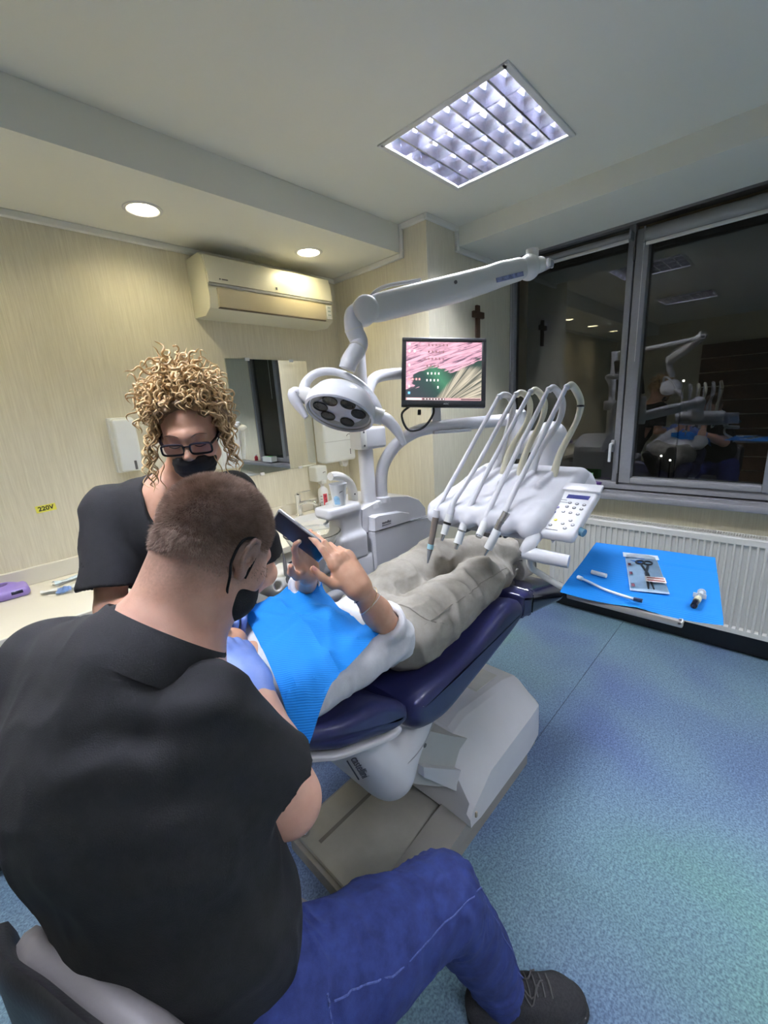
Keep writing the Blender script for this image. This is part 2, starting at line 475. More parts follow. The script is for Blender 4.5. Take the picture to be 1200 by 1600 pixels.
# floor: three welded vinyl sheets on a screed
fl = struct('floor', MB().box((XB, YB, -0.06), (XW + 0.1, YA + 0.02, -0.004)), mat('floor_screed', (0.03, 0.04, 0.06), 0.9), smooth=False)
for y0, y1 in ((YB, -1.2955), (-1.2925, 0.7045), (0.7075, YA + 0.01)):
    struct('vinyl_sheet', MB().box((XB, y0, -0.004), (XW + 0.05, y1, 0.0)), VINYL, fl, smooth=False)

# ceiling with openings for two real luminaires and two added, unseen fill lights
LUM = [(1.78, 1.08), (-0.12, 1.10), (1.78, -1.10), (-0.12, -1.08)]; LH = 0.278
xs = sorted({XB - 0.1, XW + 0.4} | {c[0] + s * LH for c in LUM for s in (-1, 1)}); ys = sorted({YB - 0.1, YA + 0.2} | {c[1] + s * LH for c in LUM for s in (-1, 1)})
cb = MB()
for i in range(len(xs) - 1):
    for j in range(len(ys) - 1):
        cx, cy = (xs[i] + xs[i + 1]) / 2, (ys[j] + ys[j + 1]) / 2
        if any(abs(cx - c[0]) < LH and abs(cy - c[1]) < LH for c in LUM): continue
        cb.add([(xs[i], ys[j], ZC), (xs[i + 1], ys[j], ZC), (xs[i + 1], ys[j + 1], ZC), (xs[i], ys[j + 1], ZC)], [(3, 2, 1, 0)])
struct('ceiling', cb, PAINT, smooth=False, fixn=False)
DLX = [(0.816, 2.132), (1.691, 2.131), (-0.06, 2.132), (-0.95, 2.132)]; DLR = 0.064
sf = MB(); y0, y1 = 1.83, YA + 0.02; cuts = sorted(DLX); xa = XB; hs = 0.10
for cx, cy in cuts:
    x0, x1, ya, yb = cx - hs, cx + hs, cy - hs, cy + hs
    for q in ((xa, y0, x0, y1), (x0, y0, x1, ya), (x0, yb, x1, y1)): sf.add([(q[0], q[1], ZS), (q[2], q[1], ZS), (q[2], q[3], ZS), (q[0], q[3], ZS)], [(3, 2, 1, 0)])
    n = 48; I_ = [(cx + DLR * math.cos(2 * math.pi * i / n), cy + DLR * math.sin(2 * math.pi * i / n), ZS) for i in range(n)]
    O_ = [(cx + hs * math.cos(2 * math.pi * i / n) / max(abs(math.cos(2 * math.pi * i / n)), abs(math.sin(2 * math.pi * i / n))), cy + hs * math.sin(2 * math.pi * i / n) / max(abs(math.cos(2 * math.pi * i / n)), abs(math.sin(2 * math.pi * i / n))), ZS) for i in range(n)]
    sf.add(I_ + O_, [(i, (i + 1) % n, n + (i + 1) % n, n + i) for i in range(n)]); xa = x1
sf.add([(xa, y0, ZS), (XC, y0, ZS), (XC, y1, ZS), (xa, y1, ZS)], [(3, 2, 1, 0)])
sf.add([(XB, y0, ZS), (XC, y0, ZS), (XC, y0, ZC), (XB, y0, ZC)], [(0, 1, 2, 3)])
struct('trim_1', sf, PAINT, label='lowered ceiling strip over the counter', smooth=False, fixn=False)
struct('trim_2', MB().box((2.46, YB, ZW), (2.96, YC, ZC + 0.02)), PAINT, label='lowered ceiling strip along the window', smooth=False)

struct('wall_left', MB().box((XB, YA, 0), (XC + 0.02, YA + 0.1, ZC + 0.02)), WALLP, smooth=False)
struct('wall_corner_pier', MB().box((XC, YC, 0), (XW + 0.3, YA + 0.1, ZC + 0.02)), WALLP, smooth=False)
wr = MB().box((XW, YB, 0), (XW + 0.3, YC + 0.01, 0.91))
wr.box((XW, YB, 0.91), (XW + 0.3, -0.62, ZC + 0.02))
wr.box((XW + 0.04, -0.63, 2.62), (XW + 0.3, YC + 0.01, ZC + 0.02))
struct('wall_right', wr, WALLP, smooth=False)
wb = struct('wall_back', MB().box((XB - 0.1, YB, 0), (XB, YA + 0.1, ZC + 0.02)), WALLP, smooth=False)
for k in range(10):
    struct('plank', MB().box((XB, YB + 0.05, 0.05 + k * 0.222), (XB + 0.018, 1.2, 0.05 + k * 0.222 + 0.205), 0.003, 1), WOOD, wb)
struct('wall_near', MB().box((XB - 0.1, YB - 0.1, 0), (XW + 0.3, YB, ZC + 0.02)), WALLP, smooth=False)
struct('baseboard_right', MB().box((XW - 0.018, YB, 0.0), (XW, YC, 0.13), 0.004, 1), BLACK)
struct('baseboard_column', MB().box((XC, YC - 0.014, 0.0), (XW - 0.018, YC, 0.08), 0.004, 1), BLACK)

def strip(a, b, nrm_, w=0.032, d=0.022):
    """cornice strip with a step between two corners a (min) and b (max)"""
    return MB().box(a, b, 0.004, 1)
t3 = struct('trim_3', strip((XB, YA - 0.022, ZS - 0.03), (XC, YA, ZS), 0), CORN, label='white cornice strip above the counter wall')
for a, b in (((XC - 0.022, 1.83, ZS - 0.03), (XC, YA - 0.022, ZS)), ((XC - 0.022, 1.808, ZS - 0.03), (XC, 1.83, ZC)),
             ((XC - 0.022, YC, ZC - 0.03), (XC, 1.808, ZC)), ((XC - 0.022, YC - 0.022, ZC - 0.03), (2.46, YC, ZC)),
             ((2.438, YC - 0.022, ZW - 0.03), (2.46, YC, ZC - 0.03)), ((2.46, YC - 0.022, ZW - 0.03), (2.96, YC, ZW))):
    struct('cornice_strip', MB().box(a, b, 0.004, 1), CORN, t3)

# window: three lights behind aluminium frames
def window():
    w = bpy.data.objects.new('window_1', None); COL.objects.link(w); w.location = (3.2, 0.5, 1.0); w['kind'] = 'structure'
    w['label'] = 'wide grey aluminium window with dark night panes'; ORIGIN[w.name] = (3.2, 0.5, 1.0)
    def fr(name, y0, y1, z0, z1, x0=3.155, x1=3.24): return struct(name, MB().box((x0, y0, z0), (x1, y1, z1), 0.005, 2), ALU, w)
    fr('window_frame', 1.604, 1.64, 0.965, 2.63); fr('window_frame', -0.62, 1.604, 0.965, 1.012); fr('window_frame', -0.62, 1.604, 2.585, 2.64)
    fr('window_frame', -0.62, -0.575, 1.012, 2.585)
    fr('mullion', 0.826, 0.862, 1.012, 2.585); fr('mullion', -0.02, 0.03, 1.012, 2.585)
    # opening sash
    for a in ((0.745, 0.815, 1.012, 2.545), (0.035, 0.078, 1.012, 2.545), (0.078, 0.745, 1.012, 1.05), (0.078, 0.745, 2.50, 2.545)):
        fr('sash', a[0], a[1], a[2], a[3], 3.14, 3.22)
    hd = fr('window_handle', 0.853, 0.877, 1.22, 1.30, 3.135, 3.157)
    struct('handle_lever', MB().tube(bez([(3.13, 0.865, 1.275), (3.095, 0.865, 1.275), (3.088, 0.865, 1.26), (3.09, 0.866, 1.16)], 14), [0.009] * 13, 8), mat('handle_grey', (0.55, 0.56, 0.58), 0.35, var=0.03), hd)
    for y0, y1, z0, z1 in ((0.862, 1.604, 1.012, 2.585), (0.078, 0.745, 1.05, 2.50), (-0.575, -0.02, 1.012, 2.585)):
        struct('pane', MB().box((3.196, y0 - 0.004, z0 - 0.004), (3.202, y1 + 0.004, z1 + 0.004)), WINGLASS, w, smooth=False)
    for y in (0.8205, ):
        for z0, z1 in ((1.0, 1.075), (2.38, 2.46)):
            struct('hinge', MB().box((3.136, y - 0.006, z0), (3.158, y + 0.006, z1), 0.002, 1), mat('hinge_black', (0.01, 0.01, 0.01), 0.4, var=0.05), w)
    return w
window()
sl = struct('trim_4', MB().box((3.05, YB, 0.908), (3.16, YC, 0.948), 0.006, 2), ALU, label='grey window sill board above the radiator')
struct('sill_apron', MB().prism([(0, 0), (0.1, 0.014), (0.1, -0.03), (0, -0.03)], (3.15, YC, 0.952), (1, 0, 0), (0, 0, 1), 4.2), ALU, sl)
# ================================================================ lights and fixed equipment of the room
TUBE = mat('fluorescent_tube', (0.9, 0.92, 1.0), 0.5, var=0.02, emit=(0.86, 0.9, 1.0), estr=PANEL_TUBE)
MIRRORALU = mat('bright_reflector', (0.62, 0.62, 0.72), 0.20, metal=1.0, var=0.08, scale=25, bump=0.05, bscale=30)
WHITEMET = mat('white_lacquer', (0.74, 0.74, 0.72), 0.4, var=0.02)
def luminaire(cx, cy, label):
    t = thing('ceiling_light', (cx, cy, ZC), label, 'ceiling light', 'recessed louvre lights')
    h = LH
    fr = MB()
    for s in (-1, 1):
        fr.box((cx - h - 0.012, cy + s * (h + 0.0) - 0.012, ZC - 0.006), (cx + h + 0.012, cy + s * h + 0.012, ZC + 0.004), 0.002, 1)
        fr.box((cx + s * h - 0.012, cy - h, ZC - 0.006), (cx + s * h + 0.012, cy + h, ZC + 0.004), 0.002, 1)
    part('frame', fr, WHITEMET, t)
    bx = MB(); z1 = ZC + 0.085
    for s in (-1, 1):
        bx.box((cx + s * h - 0.002, cy - h, ZC), (cx + s * h + 0.002, cy + h, z1)); bx.box((cx - h, cy + s * h - 0.002, ZC), (cx + h, cy + s * h + 0.002, z1))
    bx.box((cx - h, cy - h, z1), (cx + h, cy + h, z1 + 0.003))
    part('housing', bx, MIRRORALU, t, smooth=False)
    n = 4; w = 2 * h / n
    for i in range(n):
        x = cx - h + (i + 0.5) * w
        tb = part('tube', MB().tube([(x, cy - h + 0.01, ZC + 0.062), (x, cy + h - 0.01, ZC + 0.062)], 0.0085, 10), TUBE, t)
        for ya, yb in ((cy - h + 0.004, cy - h + 0.03), (cy + h - 0.03, cy + h - 0.004)): part('tube_cap', MB().tube([(x, ya, ZC + 0.062), (x, yb, ZC + 0.062)], 0.0105, 10), MIRRORALU, tb)
        # parabolic side reflectors of this row
        for s in (-1, 1):
            pr = [(s * (w / 2 - 0.002), 0.0), (s * (w / 2 - 0.005), 0.02), (s * (w / 2 - 0.016), 0.045), (s * (w / 2 - 0.036), 0.068), (s * 0.012, 0.078)]
            rf = MB().loft([[(x + a, y, ZC + b) for a, b in pr] for y in (cy - h + 0.003, cy + h - 0.003)], cap=False, closed_ring=False)
            part('reflector', rf, MIRRORALU, t, fixn=False)
        m = 7
        for j in range(1, m):
            y = cy - h + 2 * h * j / m
            bl = MB()
            prof = [(-0.004, 0.0), (0.004, 0.0), (0.0115, 0.046), (-0.0115, 0.046)]
            a = w / 2 - 0.004
            bl.loft([[(x - a * f, y + p, ZC + 0.002 + q * (1 if f != 0 else 0.8)) for p, q in prof] for f in (1.0, 0.0, -1.0)])
            part('louvre_blade', bl, MIRRORALU, t)
    return t
luminaire(LUM[0][0], LUM[0][1], 'square recessed fluorescent ceiling light with mirrored louvres in front of the window')
luminaire(LUM[1][0], LUM[1][1], 'second louvred ceiling light further from the window, seen in the dark glass')
luminaire(LUM[2][0], LUM[2][1], 'added louvred fill light by the window on the near side of the room, outside the view')  # unseen luminaire, added to brighten the floor and the dentist's back
luminaire(LUM[3][0], LUM[3][1], 'added louvred fill light behind the camera, outside the view')  # another added luminaire, out of view, softens the dark under the chair

DLM = mat('warm_downlight_diffuser', (1, 0.95, 0.85), 0.5, var=0.02, emit=(1.0, 0.88, 0.56), estr=DOWNLIGHT)
def downlight(x, y, label):
    t = thing('downlight', (x, y, ZS), label, 'downlight', 'round warm downlights')
    part('ring', MB().lathe([(0.063, 0.045), (0.061, -0.003), (0.066, -0.006), (0.076, -0.004), (0.079, -0.0005), (0.0645, -0.0005), (0.0645, 0.045)], (x, y, ZS), n=32), WHITEMET, t)
    part('diffuser', MB().lathe([(0.0, 0.0385), (0.05, 0.0385), (0.0622, 0.040), (0.0622, 0.044)], (x, y, ZS), n=32), DLM, t)
downlight(0.816, 2.132, 'round warm downlight above the curly haired assistant')
downlight(1.691, 2.131, 'round warm downlight above the right end of the air conditioner')
downlight(-0.06, 2.132, 'round warm downlight nearer the camera, seen only as a reflection')
downlight(-0.95, 2.132, 'unseen warm downlight added for light at the far end of the counter strip')  # out of view, added to the row only for its light

# ---- air conditioner
CREAM = mat('cream_plastic', (0.64, 0.62, 0.49), 0.35, var=0.02, scale=4)
CREAM2 = mat('tan_flap_plastic', (0.56, 0.49, 0.32), 0.4, var=0.03, scale=6)
GREYTXT = mat('grey_print', (0.12, 0.12, 0.12), 0.6, var=0.02)
def air_conditioner():
    x0, x1 = 1.12, 1.945; zt, zb = 2.445, 2.14
    t = thing('air_conditioner', ((x0 + x1) / 2, YA, zb), 'cream wall-mounted split air conditioner above the mirror', 'air conditioner')
    def prof(n=1): return [(YA, zb + 0.01), (2.33, zb), (2.268, zb + 0.03), (2.256, zb + 0.08), (2.262, zb + 0.155), (2.27, zb + 0.24), (2.285, zb + 0.285), (2.32, zb + 0.305), (YA, zb + 0.305)]
    b = MB(); P = prof()
    rings = []
    for x, ins in ((x0, 0.012), (x0 + 0.008, 0.0), (x1 - 0.008, 0.0), (x1, 0.012)):
        cy_, cz_ = 2.37, zb + 0.15
        rings.append([(x, y + (cy_ - y) * ins * 1.5, z + (cz_ - z) * ins * 1.5) for y, z in P])
    b.loft(rings); body = part('body', b, CREAM, t, angle=30)
    fp = MB(); q = [(2.259, zb + 0.152), (2.267, zb + 0.236), (2.281, zb + 0.283), (2.289, zb + 0.28), (2.276, zb + 0.234), (2.268, zb + 0.152)]
    q = [(y - 0.007, z) for y, z in q]
    fp.loft([[(x, y, z) for y, z in q] for x in (x0 + 0.004, x1 - 0.004)])
    part('front_panel', fp, CREAM, t)
    gv = MB().box((x0 + 0.003, 2.2535, zb + 0.138), (x1 - 0.003, 2.262, zb + 0.149)); part('groove', gv, mat('grey_groove', (0.33, 0.34, 0.32), 0.5), t)
    fpz = [(2.2515, zb + 0.128), (2.248, zb + 0.08), (2.2545, zb + 0.037), (2.2645, zb + 0.037), (2.257, zb + 0.08), (2.2605, zb + 0.128)]
    fpz = [(y - 0.001, z) for y, z in fpz]
    part('air_flap', MB().loft([[(x, y, z) for y, z in fpz] for x in (x0 + 0.045, x1 - 0.066)]), CREAM2, t, label='tan air outlet flap')
    part('flap_gap', MB().box((x0 + 0.045, 2.252, zb + 0.030), (x1 - 0.066, 2.27, zb + 0.035)), mat('flap_gap_brown', (0.10, 0.08, 0.05), 0.6), t)
    part('control_sticker', MB().box((x1 - 0.058, 2.2475, zb + 0.045), (x1 - 0.02, 2.254, zb + 0.125), 0.001, 1), mat('sticker_white', (0.75, 0.76, 0.74), 0.4), t)
    for k in range(3):
        part('indicator', MB().box((x1 - 0.05, 2.2465, zb + 0.108 - k * 0.022), (x1 - 0.028, 2.2478, zb + 0.115 - k * 0.022)), mat('indicator_green', (0.35, 0.42, 0.40), 0.4), t)
    part('logo_dot', MB().lathe([(0.004, 0), (0.004, 0.0012), (0, 0.0012)], (x0 + 0.068, 2.2522, zb + 0.172), (0, -1, 0), n=12), GREYTXT, t)
    part('logo_bar', MB().box((x0 + 0.078, 2.251, zb + 0.1695), (x0 + 0.112, 2.2525, zb + 0.1745)), GREYTXT, t)
    part('badge', MB().box((x0 + 0.405, 2.2485, zb + 0.168), (x0 + 0.415, 2.253, zb + 0.18), 0.001, 1), GREYTXT, t)
air_conditioner()

# ---- mirror, dispensers, sticker
MIRR = mat('mirror_silver', (0.82, 0.83, 0.80), 0.0, metal=1.0, var=0.01, scale=2)
def mirror():
    t = thing('wall_mirror', (1.55, YA, 1.235), 'frameless wall mirror over the washbasin reflecting the dark window', 'mirror')
    part('glass', MB().box((1.258, YA - 0.006, 1.238), (1.842, YA - 0.001, 1.948)), MIRR, t, smooth=False)
    part('backing', MB().box((1.257, YA - 0.001, 1.237), (1.843, YA + 0.0, 1.949)), mat('mirror_edge', (0.25, 0.33, 0.28), 0.3), t, smooth=False)
    for x, z in ((1.40, 1.944), (1.72, 1.944), (1.40, 1.236), (1.70, 1.236)):
        part('mirror_clip', MB().box((x - 0.015, YA - 0.012, z - 0.006), (x + 0.015, YA, z + 0.012), 0.002, 1), mat('clip_white', (0.8, 0.8, 0.8), 0.3), t)
mirror()
DISPW = mat('dispenser_white', (0.76, 0.78, 0.74), 0.35, var=0.02)
SLOT = mat('slot_dark', (0.10, 0.10, 0.10), 0.5)
def dispenser_narrow():
    t = thing('towel_dispenser', (0.62, YA, 1.37), 'tall narrow white wall dispenser left of the assistant', 'dispenser')
    part('back_plate', MB().box((0.585, YA - 0.03, 1.372), (0.70, YA, 1.645), 0.006, 2), DISPW, t)
    c = part('cover', MB().box((0.592, YA - 0.085, 1.378), (0.694, YA - 0.02, 1.638), 0.012, 3), DISPW, t)
    part('level_window', MB().box((0.652, YA - 0.087, 1.385), (0.664, YA - 0.08, 1.43), 0.002, 1), SLOT, c)
dispenser_narrow()
def dispenser_elbow():
    t = thing('soap_dispenser', (1.19, YA, 1.31), 'white lever soap dispenser at the left edge of the mirror', 'dispenser')
    part('body', MB().box((1.10, YA - 0.075, 1.312), (1.243, YA, 1.535), 0.012, 3), DISPW, t)
    part('cover_panel', MB().box((1.118, YA - 0.079, 1.335), (1.225, YA - 0.07, 1.515), 0.004, 2), DISPW, t)
    part('lever', MB().tube(bez([(1.262, YA - 0.05, 1.36), (1.264, YA - 0.075, 1.45), (1.262, YA - 0.09, 1.53)], 10), 0.011, 8).ell((1.262, YA - 0.092, 1.545), (0.026, 0.02, 0.018)), DISPW, t)
dispenser_elbow()
def towel_box():
    t = thing('paper_towel_dispenser', (2.0, YA, 1.24), 'large white paper towel dispenser behind the dental lamp', 'dispenser')
    part('body', MB().box((1.845, 2.345, 1.245), (2.135, YA, 1.60), 0.022, 4), DISPW, t)
    part('lid_seam', MB().box((1.85, 2.343, 1.395), (2.13, 2.36, 1.398)), mat('seam_grey', (0.45, 0.45, 0.42), 0.5), t)
    part('slot', MB().box((2.075, 2.343, 1.29), (2.081, 2.35, 1.33), 0.001, 1), SLOT, t)
    part('emblem', MB().tube(bez([(2.05, 2.3435, 1.425), (2.065, 2.3435, 1.437), (2.085, 2.3435, 1.435)], 8), 0.0022, 6), GREYTXT, t)
    tw = MB(); rg = random.Random(3)
    tw.loft([[(2.05 + dx * w + rg.uniform(-.004, .004), 2.40 + dy * .02, 1.25 - z) for dx, dy in ((-1, -1), (1, -1), (1, 1), (-1, 1))] for z, w in ((0, .035), (.02, .032), (.04, .024), (.052, .008))])
    part('paper_tip', tw, mat('paper_white', (0.78, 0.78, 0.76), 0.8, bump=0.2), t)
towel_box()
def soap_small():
    t = thing('soap_dispenser', (1.82, YA, 1.11), 'small square white soap dispenser above the pump bottle', 'dispenser')
    part('body', MB().box((1.765, 2.37, 1.125), (1.865, YA, 1.235), 0.012, 3), DISPW, t)
    part('nozzle', MB().box((1.80, 2.365, 1.105), (1.845, 2.41, 1.135), 0.006, 2), DISPW, t)
    part('emblem', MB().tube(bez([(1.822, 2.368, 1.185), (1.83, 2.368, 1.19), (1.845, 2.368, 1.19)], 6), 0.002, 6), GREYTXT, t)
soap_small()
def sticker():
    t = thing('voltage_sticker', (0.27, YA, 1.25), 'yellow sticker reading 220V on the wallpaper', 'sticker')
    a = math.radians(3); r = Vector((math.cos(a), 0, math.sin(a))); u = Vector((-math.sin(a), 0, math.cos(a))); c = Vector((0.271, YA - 0.0008, 1.256))
    part('paper', MB().prism([(-.038, -.016), (.038, -.016), (.038, .016), (-.038, .016)], c, r, u, 0.0006), mat('yellow_paper', (0.85, 0.82, 0.12), 0.6, var=0.03), t, smooth=False)
    text_part('lettering', '220V', 0.028, plane_M(c + Vector((0, -0.0008, 0)), r, u), mat('print_black', (0.02, 0.02, 0.01), 0.6), t, bold=True)
sticker()
def cross():
    CW = mat('dark_cross_wood', (0.085, 0.045, 0.022), 0.55, var=0.3, scale=30, bump=0.15, bscale=80)
    t = thing('wall_cross', (2.683, YC, 2.03), 'small brown wooden cross hanging on the wall beside the window', 'cross')
    part('upright', MB().box((2.664, YC - 0.02, 2.03), (2.704, YC - 0.001, 2.235), 0.003, 1), CW, t)
    part('crossbar', MB().box((2.618, YC - 0.024, 2.155), (2.752, YC - 0.004, 2.195), 0.003, 1), CW, t)
cross()

# ---- radiator under the window
RADW = mat('radiator_enamel', (0.70, 0.69, 0.64), 0.38, var=0.02)
def radiator():
    y0, y1, x0, x1, z0, z1 = -0.95, 1.215, 3.03, 3.12, 0.165, 0.765
    t = thing('radiator', (3.08, 0.4, 0.165), 'long white fluted panel radiator under the window', 'radiator')
    prof = []; pitch = 0.0345; y = y0 + 0.03
    prof.append((y0, 0.0)); prof.append((y0 + 0.03, 0.0))
    while y + pitch < y1 - 0.02:
        prof += [(y + pitch * .20, 0.0), (y + pitch * .30, 0.013), (y + pitch * .84, 0.013), (y + pitch * .94, 0.0)]; y += pitch
    prof.append((y1, 0.0))
    n = len(prof)
    rows = []
    for z, f in ((z0, 0), (z0 + 0.03, 0), (z0 + 0.042, 1), (z1 - 0.055, 1), (z1 - 0.043, 0), (z1 - 0.01, 0)):
        rows.append([(x0 + d * f, yy, z) for yy, d in prof])
    rows.append([(x0 + 0.006, yy, z1) for yy, d in prof])
    part('front_panel', MB().loft(rows, cap=False, closed_ring=False), RADW, t, angle=30)
    part('rear_panel', MB().box((x1 - 0.012, y0, z0), (x1, y1, z1 - 0.01)), RADW, t)
    for yy in (y0, y1 - 0.004): part('side_cover', MB().box((x0 + 0.002, yy, z0 + 0.01), (x1, yy + 0.004, z1 - 0.002)), RADW, t)
    part('grille_rail', MB().box((x0 + 0.004, y0, z1 - 0.006), (x0 + 0.016, y1, z1 + 0.002)).box((x1 - 0.014, y0, z1 - 0.006), (x1 - 0.002, y1, z1 + 0.002)), RADW, t)
    bar = None; yy = y0 + 0.004
    while yy < y1 - 0.006:
        if bar is None: bar = part('grille_bar', MB().box((x0 + 0.016, yy, z1 - 0.004), (x1 - 0.014, yy + 0.0045, z1 + 0.001)), RADW, t, smooth=False); b0 = yy
        else:
            c = bar.copy(); COL.objects.link(c); c.parent = t; c.location = (0, yy - b0, 0)
        yy += 0.0125
    part('grille_floor', MB().box((x0 + 0.012, y0 + 0.004, z1 - 0.05), (x1 - 0.012, y1 - 0.004, z1 - 0.045)), mat('dark_convector', (0.06, 0.06, 0.06), 0.7), t)
    part('pipe', MB().tube([(3.06, y1 + 0.03, 0.0), (3.06, y1 + 0.03, 0.2), (3.06, y1 - 0.002, 0.2)], 0.009, 8), RADW, t)
    part('pipe', MB().tube([(3.10, y1 + 0.055, 0.0), (3.10, y1 + 0.055, 0.2), (3.10, y1 - 0.002, 0.2)], 0.009, 8), RADW, t)
radiator()

# ---- roller blinds
BLIND = mat('blind_fabric_grey', (0.33, 0.33, 0.33), 0.7, var=0.05, bump=0.05)
def blind(y0, y1, ztop, zb, label):
    t = thing('roller_blind', (3.1, (y0 + y1) / 2, zb), label, 'roller blind', 'rolled-up blinds')
    zc = (ztop + zb) / 2 + 0.006; r = (ztop - zb) / 2 - 0.008
    part('roll', MB().tube([(3.1, y0 + 0.012, zc), (3.1, y1 - 0.012, zc)], r, 18), BLIND, t)
    for y in (y0, y1 - 0.012): part('bracket', MB().box((3.075, y, zc - r - 0.004), (3.15, y + 0.012, zc + r + 0.006), 0.003, 1), ALU, t)
    part('bottom_bar', MB().box((3.085, y0 + 0.014, zb - 0.004), (3.105, y1 - 0.014, zb + 0.014), 0.004, 2), WHITEMET, t)
    part('bead_chain', MB().tube([(3.086, y1 - 0.006, zc), (3.084, y1 - 0.006, zc - 0.7)], 0.002, 6), WHITEMET, t)
blind(0.83, 1.60, 2.535, 2.48, 'narrow grey roller blind rolled up over the left window pane')
blind(0.03, 0.765, 2.53, 2.44, 'grey roller blind rolled up over the opening sash')
blind(-0.60, 0.005, 2.53, 2.45, 'grey roller blind over the last pane beyond the sash')
# ================================================================ counter run along the air-conditioner wall
TOPM = mat('cream_worktop', (0.74, 0.70, 0.58), 0.35, var=0.02, scale=5)
CABW = mat('cabinet_white', (0.66, 0.65, 0.60), 0.4, var=0.02, scale=4)
HANDLE = mat('black_bow_handle', (0.02, 0.02, 0.025), 0.35, var=0.05)
CHROME = mat('chrome', (0.78, 0.79, 0.80), 0.10, metal=1.0, var=0.03)
CERAM = mat('white_ceramic', (0.80, 0.80, 0.77), 0.12, var=0.01, coat=0.5)
YF, ZT = 1.88, 0.92
def worktop():
    t = thing('worktop', (0.4, 2.17, ZT), 'long cream worktop with upstand along the wall', 'worktop')
    b = MB(); cx, cy, rx, ry = 1.60, 2.17, 0.235, 0.165
    x0, x1 = cx - 0.30, cx + 0.30
    b.box((-1.6, YF, ZT - 0.035), (x0, YA - 0.001, ZT), 0.003, 1); b.box((x1, YF, ZT - 0.035), (XC - 0.001, YA - 0.001, ZT), 0.003, 1)
    n = 48; E_ = []; O_ = []
    for i in range(n):
        a = 2 * math.pi * i / n; c, s = math.cos(a), math.sin(a); E_.append((cx + rx * c, cy + ry * s))
        k = min((x1 - cx) / abs(c) if abs(c) > 1e-6 else 9, ((YA - 0.001 - cy) if s > 0 else (cy - YF)) / abs(s) if abs(s) > 1e-6 else 9); O_.append((cx + k * c, cy + k * s))
    b.add([(x, y, ZT) for x, y in E_] + [(x, y, ZT) for x, y in O_] + [(x, y, ZT - 0.035) for x, y in E_] + [(x, y, ZT - 0.035) for x, y in O_],
          [(i, (i + 1) % n, n + (i + 1) % n, n + i) for i in range(n)] + [(i, (i + 1) % n, 2 * n + (i + 1) % n, 2 * n + i) for i in range(n)] + [(n + i, n + (i + 1) % n, 3 * n + (i + 1) % n, 3 * n + i) for i in range(n)])
    part('top', b, TOPM, t)
    part('upstand', MB().box((-1.6, YA - 0.02, ZT), (XC - 0.001, YA - 0.001, ZT + 0.08), 0.003, 1), TOPM, t)
    bs = thing('washbasin', (cx, cy, ZT), 'white oval washbasin set into the worktop below the mirror', 'washbasin')
    bo = MB(); prof = [(1.06, 0.004), (1.05, 0.010), (1.0, 0.008), (0.95, -0.03), (0.80, -0.10), (0.45, -0.135), (0.10, -0.14)]
    rings = [[(cx + rx * f * math.cos(2 * math.pi * i / n), cy + ry * f * math.sin(2 * math.pi * i / n), ZT + z) for i in range(n)] for f, z in prof]
    bo.loft(rings, cap=False); bo.add([rings[-1][i] for i in range(n)], [tuple(range(n))]); part('bowl', bo, CERAM, bs)
    part('drain', MB().lathe([(0.0, 0.004), (0.02, 0.004), (0.024, 0.0)], (cx, cy, ZT - 0.14), n=16), CHROME, bs)
worktop()
def cabinet(x, label):
    t = thing('base_cabinet', (x + 0.25, 2.1, 0), label, 'cabinet', 'white drawer cabinets under the worktop')
    part('body', MB().box((x + 0.002, YF + 0.04, 0.1), (x + 0.498, YA - 0.02, ZT - 0.036)), CABW, t, smooth=False)
    part('plinth', MB().box((x, YF + 0.08, 0.0), (x + 0.5, YF + 0.1, 0.1)), BLACK, t, smooth=False)
    for z0, z1 in ((0.735, 0.88), (0.58, 0.73), (0.345, 0.575), (0.105, 0.34)):
        d = part('drawer_front', MB().box((x + 0.004, YF + 0.018, z0 + 0.002), (x + 0.496, YF + 0.04, z1 - 0.002), 0.002, 1), CABW, t)
        zc = (z0 + z1) / 2 + 0.03
        part('handle', MB().tube(bez([(x + 0.17, YF + 0.02, zc), (x + 0.19, YF - 0.006, zc - 0.004), (x + 0.25, YF - 0.012, zc - 0.008), (x + 0.31, YF - 0.006, zc - 0.004), (x + 0.33, YF + 0.02, zc)], 16), 0.0055, 6), HANDLE, d)
for i, (x, l) in enumerate(((-0.62, 'white drawer cabinet nearest the camera beside the dentist'), (-0.12, 'white drawer cabinet below the wrapped packets'), (0.38, 'white drawer cabinet behind the assistant'),
                            (0.88, 'white drawer cabinet with black bow handles behind the suction holder'), (1.38, 'white drawer cabinet under the washbasin'))):
    cabinet(x, l)
single('filler_panel', MB().box((1.88, YF + 0.02, 0.0), (XC, YF + 0.04, ZT - 0.036)), CABW, (2.0, YF + 0.03, 0), 'white filler panel between the cabinets and the corner pier', 'panel')

def tap():
    x, y = 1.60, 2.385
    t = thing('tap', (x, y, ZT), 'chrome single lever tap on the washbasin', 'tap')
    part('body', MB().lathe([(0.027, 0), (0.027, 0.006), (0.021, 0.012), (0.020, 0.13), (0.022, 0.15), (0.0, 0.155)], (x, y, ZT), n=20), CHROME, t)
    part('spout', MB().tube(bez([(x + 0.0, y - 0.01, ZT + 0.085), (x + 0.03, y - 0.06, ZT + 0.10), (x + 0.05, y - 0.115, ZT + 0.098), (x + 0.052, y - 0.12, ZT + 0.082)], 14), [0.014, 0.014, 0.014, 0.014, 0.013, 0.013, 0.013, 0.013, 0.013, 0.013, 0.012, 0.012, 0.012], 10), CHROME, t)
    part('lever', MB().tube([(x, y, ZT + 0.158), (x + 0.015, y - 0.05, ZT + 0.172), (x + 0.035, y - 0.10, ZT + 0.182)], [0.014, 0.009, 0.006], 8, squash=0.5), CHROME, t)
tap()
